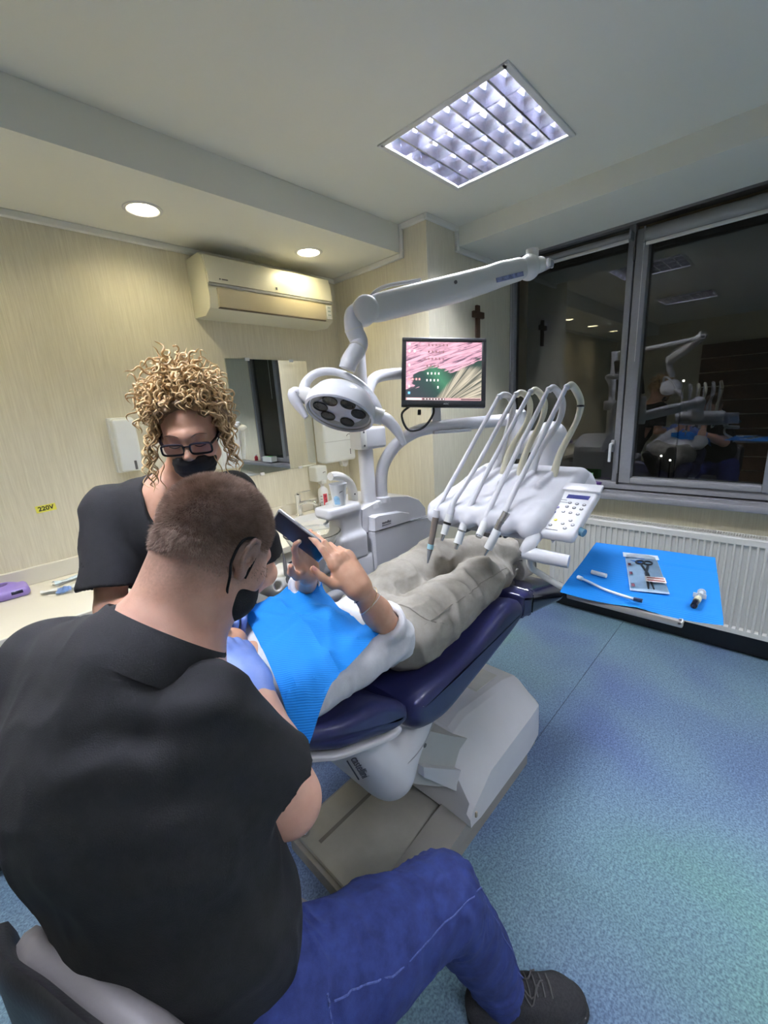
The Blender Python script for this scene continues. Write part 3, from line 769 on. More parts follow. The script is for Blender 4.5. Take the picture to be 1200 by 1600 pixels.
def pump_bottle():
    x, y = 1.83, 2.40
    t = thing('pump_bottle', (x, y, ZT), 'white pump bottle with a red printed label beside the tap', 'bottle')
    W = mat('bottle_white', (0.82, 0.82, 0.80), 0.3, var=0.01)
    part('bottle_body', MB().lathe([(0.0, 0), (0.034, 0.001), (0.037, 0.006), (0.037, 0.125), (0.032, 0.145), (0.016, 0.16), (0.013, 0.165), (0.013, 0.172)], (x, y, ZT), n=24), W, t)
    p = part('pump', MB().lathe([(0.015, 0.170), (0.016, 0.186), (0.006, 0.188), (0.006, 0.205), (0.013, 0.206), (0.013, 0.213), (0, 0.214)], (x, y, ZT), n=16), W, t)
    part('nozzle', MB().tube([(x, y, ZT + 0.209), (x - 0.02, y - 0.028, ZT + 0.206)], 0.005, 8), W, p)
    d = Vector((-0.55, -0.83, 0)); r = Vector((0.83, -0.55, 0)); RED = mat('label_red', (0.72, 0.08, 0.10), 0.5)
    lb = MB()
    for i in range(9):
        a = -0.1 + 0.8 * i / 8; q = d * math.cos(a) + r * math.sin(a); lb.v += [tuple(Vector((x, y, ZT + 0.02)) + q * 0.0376), tuple(Vector((x, y, ZT + 0.115)) + q * 0.0376)]
    lb.f = [(2 * i, 2 * i + 2, 2 * i + 3, 2 * i + 1) for i in range(8)]
    part('red_label', lb, RED, t, fixn=False)
    for z0, z1, a0, a1 in ((0.085, 0.108, 0.08, 0.5), (0.03, 0.078, 0.18, 0.58)):
        q = [d * math.cos(v) + r * math.sin(v) for v in (a0, (a0 + a1) / 2, a1)]; c = Vector((x, y, ZT))
        part('label_print', MB().add([tuple(c + k * 0.0382 + Vector((0, 0, z))) for z in (z0, z1) for k in q], [(0, 1, 4, 3), (1, 2, 5, 4)]), mat('label_dark_red', (0.42, 0.05, 0.08), 0.5, var=0.5, scale=200), t, fixn=False)
    for k in range(3):
        q = d * math.cos(-.45) + r * math.sin(-.45); c = Vector((x, y, ZT + 0.055 + k * 0.022)) + q * 0.0372
        part('print_line', MB().prism([(-.007, -.002), (.007, -.002), (.007, .002), (-.007, .002)], c, (r * math.cos(-.45) - d * math.sin(-.45)), (0, 0, 1), 0.0008), GREYTXT, t, smooth=False)
pump_bottle()
def glass_jar():
    x, y = 1.755, 2.385
    t = thing('glass_jar', (x, y, ZT), 'small clear glass jar with a metal lid next to the pump bottle', 'jar')
    part('jar', MB().lathe([(0.0, 0), (0.024, 0.0), (0.026, 0.004), (0.026, 0.045), (0.022, 0.047), (0.022, 0.006), (0, 0.005)], (x, y, ZT), n=20), mat('clear_glass', (0.95, 0.97, 0.97), 0.02, trans=1.0, var=0.0), t)
    part('lid', MB().lathe([(0.027, 0.045), (0.027, 0.058), (0.024, 0.06), (0, 0.06)], (x, y, ZT), n=20), CHROME, t)
glass_jar()
def purple_device():
    x, y = 0.055, 2.36
    t = thing('charger_stand', (x, y, ZT), 'lilac plastic charger stand with a round socket on the worktop', 'charger')
    P = mat('lilac_plastic', (0.30, 0.22, 0.58), 0.4, var=0.03)
    s = SDF((x - .11, y - .1, ZT - .01), (x + .11, y + .1, ZT + .09), 0.003)
    s.rbox((x, y, ZT + 0.02), (0.075, 0.06, 0.022), 0.02, k=0.01).ell((x - 0.01, y + 0.01, ZT + 0.035), (0.055, 0.045, 0.028), k=0.02).cone((x - 0.012, y + 0.005, ZT + .05), (x - 0.012, y + 0.005, ZT + .09), 0.021, 0.021, 0.006, 'sub').cut((x, y, ZT + 0.0005), (0, 0, -1))
    sdf_part('body', s, P, t)
    part('socket', MB().lathe([(0.0, 0.046), (0.018, 0.046), (0.02, 0.056), (0.0215, 0.06)], (x - 0.012, y + 0.005, ZT - 0.003), n=20), mat('lilac_dark', (0.14, 0.09, 0.33), 0.5), t)
    part('display', MB().box((-0.020, -0.002, -0.007), (0.020, 0.002, 0.007), 0.003, 2, M=Matrix.Translation((x + 0.03, y - 0.058, ZT + 0.026)) @ Matrix.Rotation(-0.25, 4, 'X')), mat('display_dark', (0.02, 0.02, 0.04), 0.2), t)
purple_device()
FILM = mat('pouch_film', (0.62, 0.74, 0.80), 0.25, var=0.12, scale=40, bump=0.4, bscale=60)
PAPERW = mat('pouch_paper', (0.80, 0.81, 0.78), 0.7, var=0.03, bump=0.2, bscale=80)
def wrapper(name, pts, mats_, label, seed):
    rg = random.Random(seed); x0 = sum(p[0] for p in pts) / len(pts); y0 = sum(p[1] for p in pts) / len(pts)
    t = thing(name, (x0, y0, ZT), label, 'packet', 'opened packets on the worktop')
    nx, ny = 9, 5; A, B, C_, D = [Vector(p) for p in pts]
    def sheet(off, amp):
        vs = []
        for i in range(nx):
            for j in range(ny):
                u, v = i / (nx - 1), j / (ny - 1); p = (A * (1 - u) + B * u) * (1 - v) + (D * (1 - u) + C_ * u) * v
                h = 0.003 + off + amp * (0.5 + 0.5 * math.sin(5 * u + 3 * v + seed)) * math.sin(math.pi * min(1, v + .1)) + rg.uniform(0, amp * .35); vs.append((p.x, p.y, ZT + h))
        return vs, [(i * ny + j, (i + 1) * ny + j, (i + 1) * ny + j + 1, i * ny + j + 1) for i in range(nx - 1) for j in range(ny - 1)]
    part('paper_back', MB().add(*sheet(0.0, 0.008)), mats_[0], t, fixn=False)
    part('film_front', MB().add(*sheet(0.004, 0.018)), mats_[1], t, fixn=False)
wrapper('sterile_packet', [(0.215, 2.30), (0.335, 2.34), (0.335, 2.37), (0.205, 2.355)], (PAPERW, FILM), 'narrow torn blue packet lying near the upstand', 1)
wrapper('sterile_packet', [(0.15, 2.235), (0.31, 2.17), (0.33, 2.20), (0.17, 2.27)], (PAPERW, PAPERW), 'crumpled white sterile packet on the worktop', 2)
wrapper('sterile_packet', [(0.195, 2.175), (0.25, 2.165), (0.265, 2.225), (0.215, 2.25)], (PAPERW, mat('blue_cuff', (0.16, 0.27, 0.55), 0.4, var=0.2, scale=30)), 'opened white pouch with a dark blue inside on the worktop', 3)
wrapper('sterile_packet', [(0.31, 2.255), (0.36, 2.24), (0.37, 2.30), (0.32, 2.31)], (PAPERW, mat('violet_foil', (0.14, 0.13, 0.42), 0.35, var=0.2, scale=30)), 'small dark violet wrapper beside the sleeve of the assistant', 4)

# ---- things on the window sill
def sill_items():
    z = 0.967
    G = mat('green_plastic', (0.06, 0.42, 0.05), 0.4, var=0.05)
    t = thing('plastic_tray', (3.12, 1.05, z), 'bright green plastic tray on the window sill behind the instrument unit', 'tray')
    b = MB().box((3.07, 0.98, z), (3.15, 1.20, z + 0.004)); b.box((3.07, 0.98, z), (3.074, 1.20, z + 0.10), 0.001, 1); b.box((3.146, 0.98, z), (3.15, 1.2, z + 0.10), 0.001, 1)
    b.box((3.07, 0.98, z), (3.15, 0.984, z + 0.10)); b.box((3.07, 1.196, z), (3.15, 1.2, z + 0.10)); part('tray_body', b, G, t)
    part('grip_hole', MB().box((3.0685, 1.04, z + 0.055), (3.0705, 1.12, z + 0.085), 0.001, 1), SLOT, t)
    TEAL = mat('pale_teal_box', (0.40, 0.48, 0.47), 0.5, var=0.05)
    for i, (y0, y1, z0, z1, l) in enumerate(((1.24, 1.40, z, z + 0.075, 'pale teal carton at the bottom of the sill stack'), (1.41, 1.57, z, z + 0.075, 'pale teal carton nearest the corner pier on the sill'), (1.27, 1.52, z + 0.076, z + 0.15, 'white carton on top of the teal cartons on the sill'))):
        t2 = thing('carton', (3.11, (y0 + y1) / 2, z0), l, 'box', 'cartons on the window sill')
        part('carton_body', MB().box((3.06, y0, z0), (3.15, y1, z1), 0.002, 1), TEAL if i < 2 else DISPW, t2)
        part('lid_flap', MB().box((3.058, y0 + 0.004, z1 - 0.02), (3.0605, y1 - 0.004, z1 - 0.004)), mat('carton_print', (0.22, 0.33, 0.36), 0.5), t2)
    t3 = thing('purple_pot', (3.11, 0.93, z), 'small purple pot on the window sill beside the green tray', 'pot')
    part('pot', MB().lathe([(0.0, 0), (0.028, 0), (0.034, 0.035), (0.032, 0.04), (0.027, 0.006), (0, 0.005)], (3.105, 0.945, z), n=20), mat('purple_plastic', (0.10, 0.04, 0.20), 0.4), t3)
    part('rim', MB().lathe([(0.033, 0.034), (0.037, 0.036), (0.037, 0.042), (0.032, 0.042)], (3.105, 0.945, z), n=20), mat('purple_plastic', (0.10, 0.04, 0.20), 0.4), t3)
    t4 = thing('glove_box', (3.1, -0.28, z), 'white glove box with a green top on the sill, seen in the mirror', 'box')
    part('box_body', MB().box((3.06, -0.40, z), (3.15, -0.17, z + 0.07), 0.002, 1), DISPW, t4); part('opening', MB().box((3.08, -0.34, z + 0.07), (3.13, -0.22, z + 0.073), 0.001, 1), G, t4)
    t5 = thing('red_bottle', (3.1, -0.66, z), 'small red capped bottle on the sill, seen in the mirror', 'bottle')
    part('bottle_body', MB().lathe([(0.0, 0), (0.025, 0), (0.025, 0.05), (0.012, 0.065), (0.012, 0.07)], (3.1, -0.64, z), n=16), mat('red_plastic', (0.45, 0.03, 0.05), 0.4), t5)
    part('cap', MB().lathe([(0.014, 0.07), (0.014, 0.085), (0, 0.086)], (3.1, -0.64, z), n=16), DISPW, t5)
sill_items()
# ================================================================ dental chair
NAVY = mat('navy_upholstery', (0.020, 0.022, 0.085), 0.38, var=0.08, scale=40, bump=0.03, bscale=500, coat=0.15)
SHELL = mat('chair_white', (0.70, 0.69, 0.71), 0.3, var=0.015, coat=0.2)
BASEG = mat('chair_base_grey', (0.40, 0.385, 0.335), 0.5, var=0.05, scale=20, bump=0.08, bscale=400)
BASEG2 = mat('chair_base_rubber', (0.30, 0.285, 0.26), 0.55, var=0.05, bump=0.06, bscale=300)
LIFTG = mat('lift_arm_grey', (0.52, 0.51, 0.48), 0.4, var=0.03)
CY = 0.94
def sweep_y(profile_fn, stations):
    """loft rings along Y; profile_fn(f) -> list of (x,z) for inset amount f"""
    return [[(x, y, z) for x, z in profile_fn(f)] for y, f in stations]
def inset(prof, d):
    """shrink a closed polygon by about d towards its medial line"""
    n = len(prof); out = []
    A = sum(prof[i][0] * prof[(i + 1) % n][1] - prof[(i + 1) % n][0] * prof[i][1] for i in range(n))
    s = 1 if A > 0 else -1
    for i in range(n):
        p0, p1, p2 = Vector(prof[i - 1]), Vector(prof[i]), Vector(prof[(i + 1) % n])
        e1 = (p1 - p0).normalized(); e2 = (p2 - p1).normalized()
        n1 = Vector((-e1.y, e1.x)) * s; n2 = Vector((-e2.y, e2.x)) * s; m = (n1 + n2); m = m / max(m.length, 1e-6); c = max(0.5, m.dot(n1))
        out.append(tuple(p1 + m * (d / c)))
    return out
def dense(prof, k=4):
    P = [Vector((a, b, 0)) for a, b in prof]; n = len(P); out = []
    for i in range(n):
        a, b, c, d = P[i - 1], P[i], P[(i + 1) % n], P[(i + 2) % n]
        for j in range(k):
            t = j / k; q = 0.5 * ((2 * b) + (c - a) * t + (2 * a - 5 * b + 4 * c - d) * t * t + (3 * b - a - 3 * c + d) * t ** 3); out.append((q.x, q.y))
    return out
def cushion(name, prof, y0, y1, rnd, material, parent, widthfn=None, dip=0.0):
    prof = dense(prof, 4); b = MB(); rings = []
    st = []
    for a in (0, 15, 35, 60, 90): st.append((rnd * (1 - math.sin(math.radians(a))), rnd * (1 - math.cos(math.radians(90 - a)) * 1.0)))
    ys = []
    for a in (0, 15, 35, 60, 90):
        r = math.radians(a); ys.append((y0 + rnd * (1 - math.sin(r)) if False else y0 + rnd * (1 - math.cos(r)), rnd * (1 - math.sin(r))))
    mid = [(y0 + (y1 - y0) * f, 0.0) for f in (0.2, 0.35, 0.5, 0.65, 0.8)]
    sts = ys + mid + [(y0 + y1 - y, f) for y, f in reversed(ys)]
    xs_ = [p[0] for p in prof]; zs_ = [p[1] for p in prof]; yc = (y0 + y1) / 2; hw = (y1 - y0) / 2
    zmid = sum(zs_) / len(zs_)
    for y, f in sts:
        P = inset(prof, f) if f > 1e-6 else prof
        ring = []
        for k, (x, z) in enumerate(P):
            u = (y - yc) / hw; w = widthfn(x) if widthfn else 1.0
            dz = -dip * max(0.0, 1 - u * u) if prof[k][1] > zmid_at(prof, x) else 0.0
            ring.append((x, yc + u * hw * w, z + dz))
        rings.append(ring)
    b.loft(rings); return part(name, b, material, parent, angle=60)
def zmid_at(prof, x):
    z = [q for p, q in prof if abs(p - x) < 0.05]; return (min(z) + max(z)) / 2

def dental_chair():
    t = thing('dental_chair', (1.1, CY, 0.0), 'reclined navy blue dental chair with white base carrying the patient', 'dental chair')
    # floor plate with raised sides
    pl = MB(); pl.prism([(0.585, 0.70), (0.66, 0.68), (1.52, 0.68), (1.60, 0.74), (1.60, 1.14), (1.52, 1.20), (0.66, 1.20), (0.585, 1.18)], (0, 0, 0), (1, 0, 0), (0, 1, 0), 0.055)
    part('base_plate', pl, BASEG2, t, angle=20)
    top = MB(); top.box((0.60, 0.80, 0.05), (1.2, 1.185, 0.075), 0.012, 2); part('base_top', top, BASEG, t)
    rail = MB(); rail.loft([[(x, 0.68, 0.055), (x, 0.684, 0.055 + h), (x, 0.80, 0.055 + h * 1.15), (x, 0.82, 0.055)] for x, h in ((0.64, 0.004), (0.75, 0.022), (1.05, 0.05), (1.3, 0.10), (1.56, 0.12), (1.6, 0.08))])
    part('side_rail', rail, BASEG2, t, angle=25)
    rail2 = MB(); rail2.box((0.64, 1.06, 0.074), (1.1, 1.075, 0.0755)); part('rail_groove', rail2, mat('groove_shadow', (0.18, 0.17, 0.15), 0.6), t)
    part('levelling_foot', MB().lathe([(0.0, 0.0), (0.045, 0.0), (0.05, 0.012), (0.046, 0.045), (0.03, 0.05), (0, 0.05)], (0.635, 0.668, 0.0), n=20), BASEG, t)
    part('foot_button', MB().lathe([(0.02, 0), (0.02, 0.015), (0.014, 0.02), (0, 0.021)], (0.625, 1.14, 0.074), n=16), CHROME, t)
    # white cover over the lift
    c = MB()
    def sec(x, zs, zt, ya, yb, yi): return [(x, ya, 0.10), (x, ya + 0.003, zs), (x, ya + 0.02, zs + 0.02), (x, ya + yi, zt - 0.012), (x, ya + yi + 0.025, zt), (x, yb - yi - 0.025, zt), (x, yb - yi, zt - 0.012), (x, yb - 0.02, zs + 0.02), (x, yb - 0.003, zs), (x, yb, 0.10)]
    c.loft([sec(1.03, 0.13, 0.17, 0.665, 1.215, 0.12), sec(1.05, 0.16, 0.36, 0.665, 1.215, 0.12), sec(1.09, 0.20, 0.42, 0.66, 1.22, 0.12), sec(1.17, 0.25, 0.44, 0.66, 1.22, 0.12), sec(1.5, 0.265, 0.40, 0.66, 1.22, 0.11), sec(1.61, 0.255, 0.36, 0.67, 1.21, 0.10), sec(1.66, 0.22, 0.30, 0.69, 1.19, 0.09), sec(1.69, 0.14, 0.17, 0.71, 1.17, 0.06)])
    cv = part('base_cover', c, SHELL, t, angle=24)
    part('cover_hatch', MB().box((-0.09, -0.075, 0.0), (0.09, 0.075, 0.004), 0.0018, 1, M=Matrix.Translation((1.42, 0.90, 0.4105)) @ Matrix.Rotation(0.121, 4, 'Y')), mat('hatch_cream', (0.62, 0.61, 0.56), 0.4), cv)
    part('cover_lamp', MB().box((1.055, 0.6585, 0.125), (1.067, 0.667, 0.15), 0.003, 1), mat('lamp_amber', (0.35, 0.30, 0.22), 0.3), cv)
    # lift arm
    la = MB(); la.loft([[(x, ya, z0), (x, ya, z1), (x, 2 * CY - ya, z1), (x, 2 * CY - ya, z0)] for x, ya, z0, z1 in ((0.76, 0.77, 0.46, 0.64), (0.92, 0.755, 0.32, 0.55), (1.06, 0.75, 0.20, 0.43), (1.2, 0.75, 0.12, 0.32))])
    part('lift_arm', la, LIFTG, t, angle=25)
    la2 = MB(); la2.loft([[(x, ya, z0), (x, ya, z1), (x, ya + 0.03, z1), (x, ya + 0.03, z0)] for x, ya, z0, z1 in ((0.86, 0.735, 0.42, 0.46), (1.1, 0.73, 0.14, 0.26))])
    part('lift_link', la2, SHELL, t, angle=25)
    # shroud below the hinge
    s = SDF((0.36, 0.68, 0.34), (1.2, 1.20, 0.92), 0.0075)
    A = np.array([[1, 0, 0], [0, 1, 0], [0, 0, 1]], np.float32)
    def slab(p, q, r1, r2, y0=0.775, y1=1.105, k=0.03):
        for yy in np.linspace(y0, y1, 7): s.cone((p[0], yy, p[1]), (q[0], yy, q[1]), r1, r2, k)
    slab((0.60, 0.76), (0.74, 0.52), 0.05, 0.075); slab((0.74, 0.52), (0.90, 0.66), 0.075, 0.06); slab((0.62, 0.745), (0.90, 0.70), 0.05, 0.05); slab((0.90, 0.66), (1.12, 0.72), 0.05, 0.03, 0.80, 1.08)
    sh = sdf_part('hinge_shroud', s, SHELL, t, it=2)
    part('shroud_screw', MB().lathe([(0.007, 0.0), (0.007, 0.003), (0, 0.003)], (0.842, 0.712, 0.575), (0, -1, 0), n=12), SLOT, sh)
    part('shroud_seam', MB().tube(bez([(0.735, 0.7075, 0.575), (0.80, 0.7045, 0.582), (0.86, 0.706, 0.61), (0.93, 0.712, 0.69)], 18), 0.0016, 5), mat('seam_grey2', (0.40, 0.40, 0.41), 0.5), sh)
    pp, pn = surf_frame(s, (0.40, 0.48, 0.80), (0.645 - 0.40, 0.80 - 0.48, 0.63 - 0.80))
    tm = plane_M(Vector(pp) + Vector(pn) * 0.004, Vector((0.75, -0.6, 0.25)).cross(Vector(pn)), Vector((0.75, -0.6, 0.25)))
    part('name_underline', MB().box((-0.055, -0.022, -0.001), (0.055, -0.0185, 0.001), M=tm), mat('logo_grey', (0.05, 0.05, 0.07), 0.5), sh)
    text_part('maker_name', 'castellini', 0.034, plane_M(Vector(pp) + Vector(pn) * 0.004, Vector((0.75, -0.6, 0.25)).cross(Vector(pn)), Vector((0.75, -0.6, 0.25))), mat('logo_grey', (0.05, 0.05, 0.07), 0.5), sh)
    # upholstery
    seat = [(0.735, 0.775), (0.745, 0.72), (0.80, 0.683), (0.90, 0.668), (1.02, 0.688), (1.20, 0.725), (1.37, 0.765), (1.42, 0.80), (1.41, 0.865), (1.33, 0.905), (1.24, 0.895), (1.10, 0.855), (0.95, 0.835), (0.82, 0.835), (0.755, 0.82)]
    cushion('seat_cushion', seat, 0.655, 1.225, 0.05, NAVY, t, dip=0.045)
    back = [(0.728, 0.80), (0.715, 0.775), (0.66, 0.775), (0.53, 0.825), (0.42, 0.872), (0.33, 0.91), (0.30, 0.925), (0.285, 0.945), (0.295, 0.965), (0.34, 0.968), (0.42, 0.95), (0.52, 0.925), (0.62, 0.905), (0.69, 0.865), (0.72, 0.83)]
    wf = lambda x: 0.66 + 0.34 * min(1.0, max(0.0, (x - 0.28) / 0.20)) ** 0.8
    cushion('backrest', back, 0.655, 1.225, 0.035, NAVY, t, widthfn=wf, dip=0.055)
    shell = [(0.70, 0.762), (0.66, 0.763), (0.53, 0.812), (0.42, 0.86), (0.34, 0.895), (0.30, 0.912), (0.30, 0.898), (0.34, 0.878), (0.42, 0.842), (0.53, 0.795), (0.66, 0.745), (0.70, 0.745)]
    cushion('back_shell', shell, 0.672, 1.208, 0.006, SHELL, t, widthfn=wf)
    head = [(0.27, 0.96), (0.20, 0.98), (0.16, 1.0), (0.14, 1.02), (0.16, 1.045), (0.20, 1.035), (0.26, 1.015), (0.285, 0.99)]
    cushion('headrest', head, 0.83, 1.05, 0.03, NAVY, t, dip=0.02)
    part('headrest_bar', MB().box((0.17, 0.91, 0.935), (0.33, 0.97, 0.945), 0.003, 1, M=None), CHROME, t)
    foot = [(1.40, 0.795), (1.42, 0.775), (1.60, 0.745), (1.78, 0.713), (1.81, 0.725), (1.815, 0.765), (1.80, 0.79), (1.62, 0.835), (1.44, 0.875), (1.41, 0.86)]
    cushion('foot_pad', foot, 0.665, 1.215, 0.02, NAVY, t)
    cov = [(1.47, 0.772), (1.50, 0.764), (1.62, 0.741), (1.775, 0.709), (1.815, 0.722), (1.82, 0.766), (1.804, 0.794), (1.64, 0.834), (1.52, 0.862), (1.47, 0.868)]
    cushion('clear_foot_cover', [(x + 0.001 * i, z) for i, (x, z) in enumerate(cov)], 0.660, 1.220, 0.02, glass_mat('clear_vinyl', (0.93, 0.93, 0.95), 1.5, 0.12, 0.06), t)
    # far armrest
    arm = bez([(0.80, 1.235, 0.62), (0.83, 1.24, 0.78), (0.865, 1.24, 0.865), (0.92, 1.24, 0.89), (1.02, 1.24, 0.885), (1.13, 1.24, 0.875)], 30)
    part('armrest', MB().tube(arm, interp([0.018, 0.02, 0.026, 0.028, 0.028, 0.02], len(arm)), 12), mat('armrest_grey', (0.30, 0.30, 0.32), 0.45, var=0.05), t)
dental_chair()
# ================================================================ dental unit: cabinet, spittoon, lamp, instrument arm
UW = mat('unit_white', (0.70, 0.70, 0.73), 0.28, var=0.015, coat=0.25)
UW2 = mat('unit_white_warm', (0.72, 0.71, 0.67), 0.33, var=0.015, coat=0.15)
SILG = mat('silicone_grey', (0.52, 0.52, 0.53), 0.5, var=0.03)
TXT = mat('logo_print', (0.06, 0.06, 0.07), 0.5)
CLEARG = mat('clear_glass', (0.95, 0.97, 0.97), 0.02, trans=1.0, var=0.0)
BLK = mat('black_cable', (0.012, 0.012, 0.013), 0.4, var=0.05)
def unit_cabinet():
    t = thing('dental_unit', (1.5, 1.5, 0.0), 'white dental unit cabinet with spittoon standing behind the chair', 'dental unit')
    y0, y1 = 1.35, 1.66
    body = MB(); pr = [(1.30, 0.10), (1.745, 0.10), (1.745, 1.02), (1.62, 1.033), (1.30, 1.05)]
    body.loft([[(x + (0.008 if f and x > 1.5 else 0.008 if f else 0) * (-1 if x > 1.5 else 1), y, z) for x, z in pr] for y, f in ((y0, 1), (y0 + 0.008, 0), (y1, 0))])
    part('body', body, UW, t, angle=25)
    up = [(1.255, 1.05), (1.745, 1.022), (1.74, 1.07), (1.69, 1.125), (1.60, 1.165), (1.48, 1.185), (1.36, 1.182), (1.265, 1.165)]
    b2 = MB(); up2 = dense(up, 3)
    b2.loft([[(1.5 + (x - 1.5) * k, y, 1.03 + (z - 1.03) * k) for x, z in up] for y, k in ((y0 + 0.035, 0.97), (y0 + 0.045, 1.0), (y1 - 0.01, 1.0), (y1, 0.97))])
    part('upper_cover', b2, UW, t, angle=28)
    b3 = MB(); lp = [(1.30, 1.055), (1.57, 1.045), (1.56, 1.085), (1.50, 1.105), (1.33, 1.125), (1.305, 1.12)]
    b3.loft([[(1.43 + (x - 1.43) * k, y, 1.07 + (z - 1.07) * k) for x, z in lp] for y, k in ((y0 - 0.004, 0.95), (y0 + 0.004, 1.0), (y0 + 0.06, 1.0))])
    part('logo_ledge', b3, UW, t, angle=28)
    part('panel_gap', MB().box((1.305, y0 - 0.001, 1.045), (1.74, y0 + 0.01, 1.0485), M=Matrix.Translation((0, 0, 0.055)) @ Matrix.Rotation(0.04, 4, 'Y')), mat('gap_grey', (0.30, 0.30, 0.32), 0.5), t)
    text_part('maker_name', 'castellini', 0.018, plane_M((1.385, y0 - 0.0055, 1.082), (1, 0, -0.04), (0.04, 0, 1)), TXT, t)
    part('logo_bar', MB().box((1.355, y0 - 0.0055, 1.0675), (1.415, y0 - 0.004, 1.0705)), TXT, t)
    # side body with spittoon column
    sb = MB().box((1.06, 1.36, 0.10), (1.305, 1.64, 0.955), 0.02, 3); part('side_body', sb, UW, t)
    s = SDF((0.98, 1.28, 0.92), (1.36, 1.56, 1.25), 0.004)
    s.rbox((1.19, 1.43, 1.0), (0.085, 0.07, 0.065), 0.02, k=0.0).rbox((1.20, 1.43, 1.10), (0.06, 0.055, 0.10), 0.02, k=0.03).rbox((1.155, 1.42, 1.185), (0.095, 0.055, 0.028), 0.02, k=0.02).cut((1.1, 1.4, 1.207), (0, 0, 1), 0.004).cut((1.1, 1.4, 0.945), (0, 0, -1))
    sp = sdf_part('spittoon_column', s, UW, t, it=1)
    part('rinse_nozzle', MB().tube(bez([(1.085, 1.40, 1.165), (1.07, 1.395, 1.15), (1.05, 1.39, 1.147)], 8), 0.006, 8), CHROME, sp)
    g = bez([(1.268, 1.44, 1.20), (1.268, 1.44, 1.245), (1.25, 1.435, 1.285), (1.208, 1.43, 1.318), (1.165, 1.425, 1.334), (1.13, 1.42, 1.338)], 40)
    sp2 = part('filler_spout', MB().tube(g, interp([0.024, 0.023, 0.021, 0.020, 0.020, 0.018], len(g)), 16), UW2, t)
    for dz in (-0.012, 0.0, 0.012):
        part('spout_ridge', MB().tube([p + Vector((0, -0.019 + abs(dz) * .35, dz)) for p in g[20:]], 0.0018, 5), UW, sp2)
    part('spout_sensor', MB().lathe([(0.004, 0), (0.004, 0.002), (0, 0.002)], (1.262, 1.4185, 1.235), (0, -1, 0), n=10), SLOT, sp2)
    # glass spittoon bowl
    gb = MB().lathe([(0.02, -0.10), (0.045, -0.095), (0.09, -0.06), (0.115, -0.01), (0.121, 0.0), (0.116, 0.002), (0.111, -0.01), (0.086, -0.056), (0.043, -0.09), (0.02, -0.094)], (0.99, 1.40, 1.125), n=40)
    part('glass_bowl', gb, CLEARG, t, label='clear glass spittoon bowl')
    part('bowl_support', MB().lathe([(0.03, -0.20), (0.045, -0.15), (0.05, -0.10), (0.03, -0.10)], (0.99, 1.40, 1.125), n=20).box((0.99, 1.37, 0.93), (1.12, 1.43, 0.97), 0.01, 2), UW, t)
    # arm with the assistant's instruments
    ab = bez([(1.10, 1.42, 0.90), (1.0, 1.40, 0.895), (0.90, 1.40, 0.90), (0.86, 1.40, 0.92)], 12)
    part('holder_arm', MB().tube(ab, 0.018, 12), UW2, t)
    s = SDF((0.66, 1.28, 0.88), (0.96, 1.50, 1.12), 0.004)
    for i, x in enumerate((0.745, 0.805, 0.865)): s.cone((x, 1.34 + .012 * i, 0.985), (x, 1.44 + .012 * i, 0.975), 0.042, 0.038, 0.02)
    for i, x in enumerate((0.745, 0.805, 0.865)): s.cone((x, 1.28, 1.00), (x, 1.32 + .012 * i, 0.995), 0.016, 0.016, 0.006, 'sub')
    hb = sdf_part('instrument_holder', s, UW2, t, it=1)
unit_cabinet()
def suction(x, y, ztop, zbot, lean, r, label, kind):
    t = thing('suction_handpiece', (x, y, zbot), label, 'handpiece', 'assistant handpieces in the holder')
    SG = mat('steel_grey', (0.30, 0.30, 0.31), 0.3, metal=0.7, var=0.05)
    p = bez([(x, y, zbot), (x + lean * .3, y, (ztop + zbot) / 2), (x + lean, y, ztop)], 12)
    part('grip', MB().tube(p, interp([r * .8, r * .9, r, r * 1.1, r * .8], len(p)), 10), SG if kind != 1 else mat('grey_violet', (0.28, 0.26, 0.30), 0.45), t)
    if kind == 0: part('tip', MB().tube(bez([p[-1], p[-1] + Vector((0.003, 0, 0.03)), p[-1] + Vector((-0.006, 0, 0.055)), p[-1] + Vector((-0.018, 0, 0.06))], 10), [0.006, .005, .005, .004, .004, .0035, .0035, .003, .003, .003][:10], 8), CHROME, t)
    elif kind == 1: part('tip', MB().tube([p[-1], p[-1] + Vector((0, 0, 0.02)), p[-1] + Vector((0.002, 0, 0.035))], [r * 1.15, r * 1.2, r * .9], 10), mat('grey_violet', (0.28, 0.26, 0.30), 0.45), t)
    else: part('tip', MB().tube([p[-1], p[-1] + Vector((0, 0, 0.03)), p[-1] + Vector((-0.004, 0, 0.06))], [r * .9, .004, .002], 8), SG, t)
    part('hose', MB().tube(bez([(x, y, zbot), (x + 0.005, y + 0.01, zbot - 0.2), (x + 0.05, y + 0.03, zbot - 0.45), (x + 0.20, 1.42, 0.40), (1.07, 1.45, 0.45)], 24), 0.007, 8), SILG, t)
suction(0.735, 1.325, 1.075, 0.86, -0.008, 0.012, 'thick grey suction tube in the assistant holder nearest the dentist', 1)
suction(0.80, 1.33, 1.06, 0.80, 0.0, 0.009, 'slim pointed steel handpiece in the middle of the assistant holder', 2)
suction(0.868, 1.345, 1.04, 0.84, 0.004, 0.007, 'thin syringe with a curved chrome tip in the assistant holder', 0)

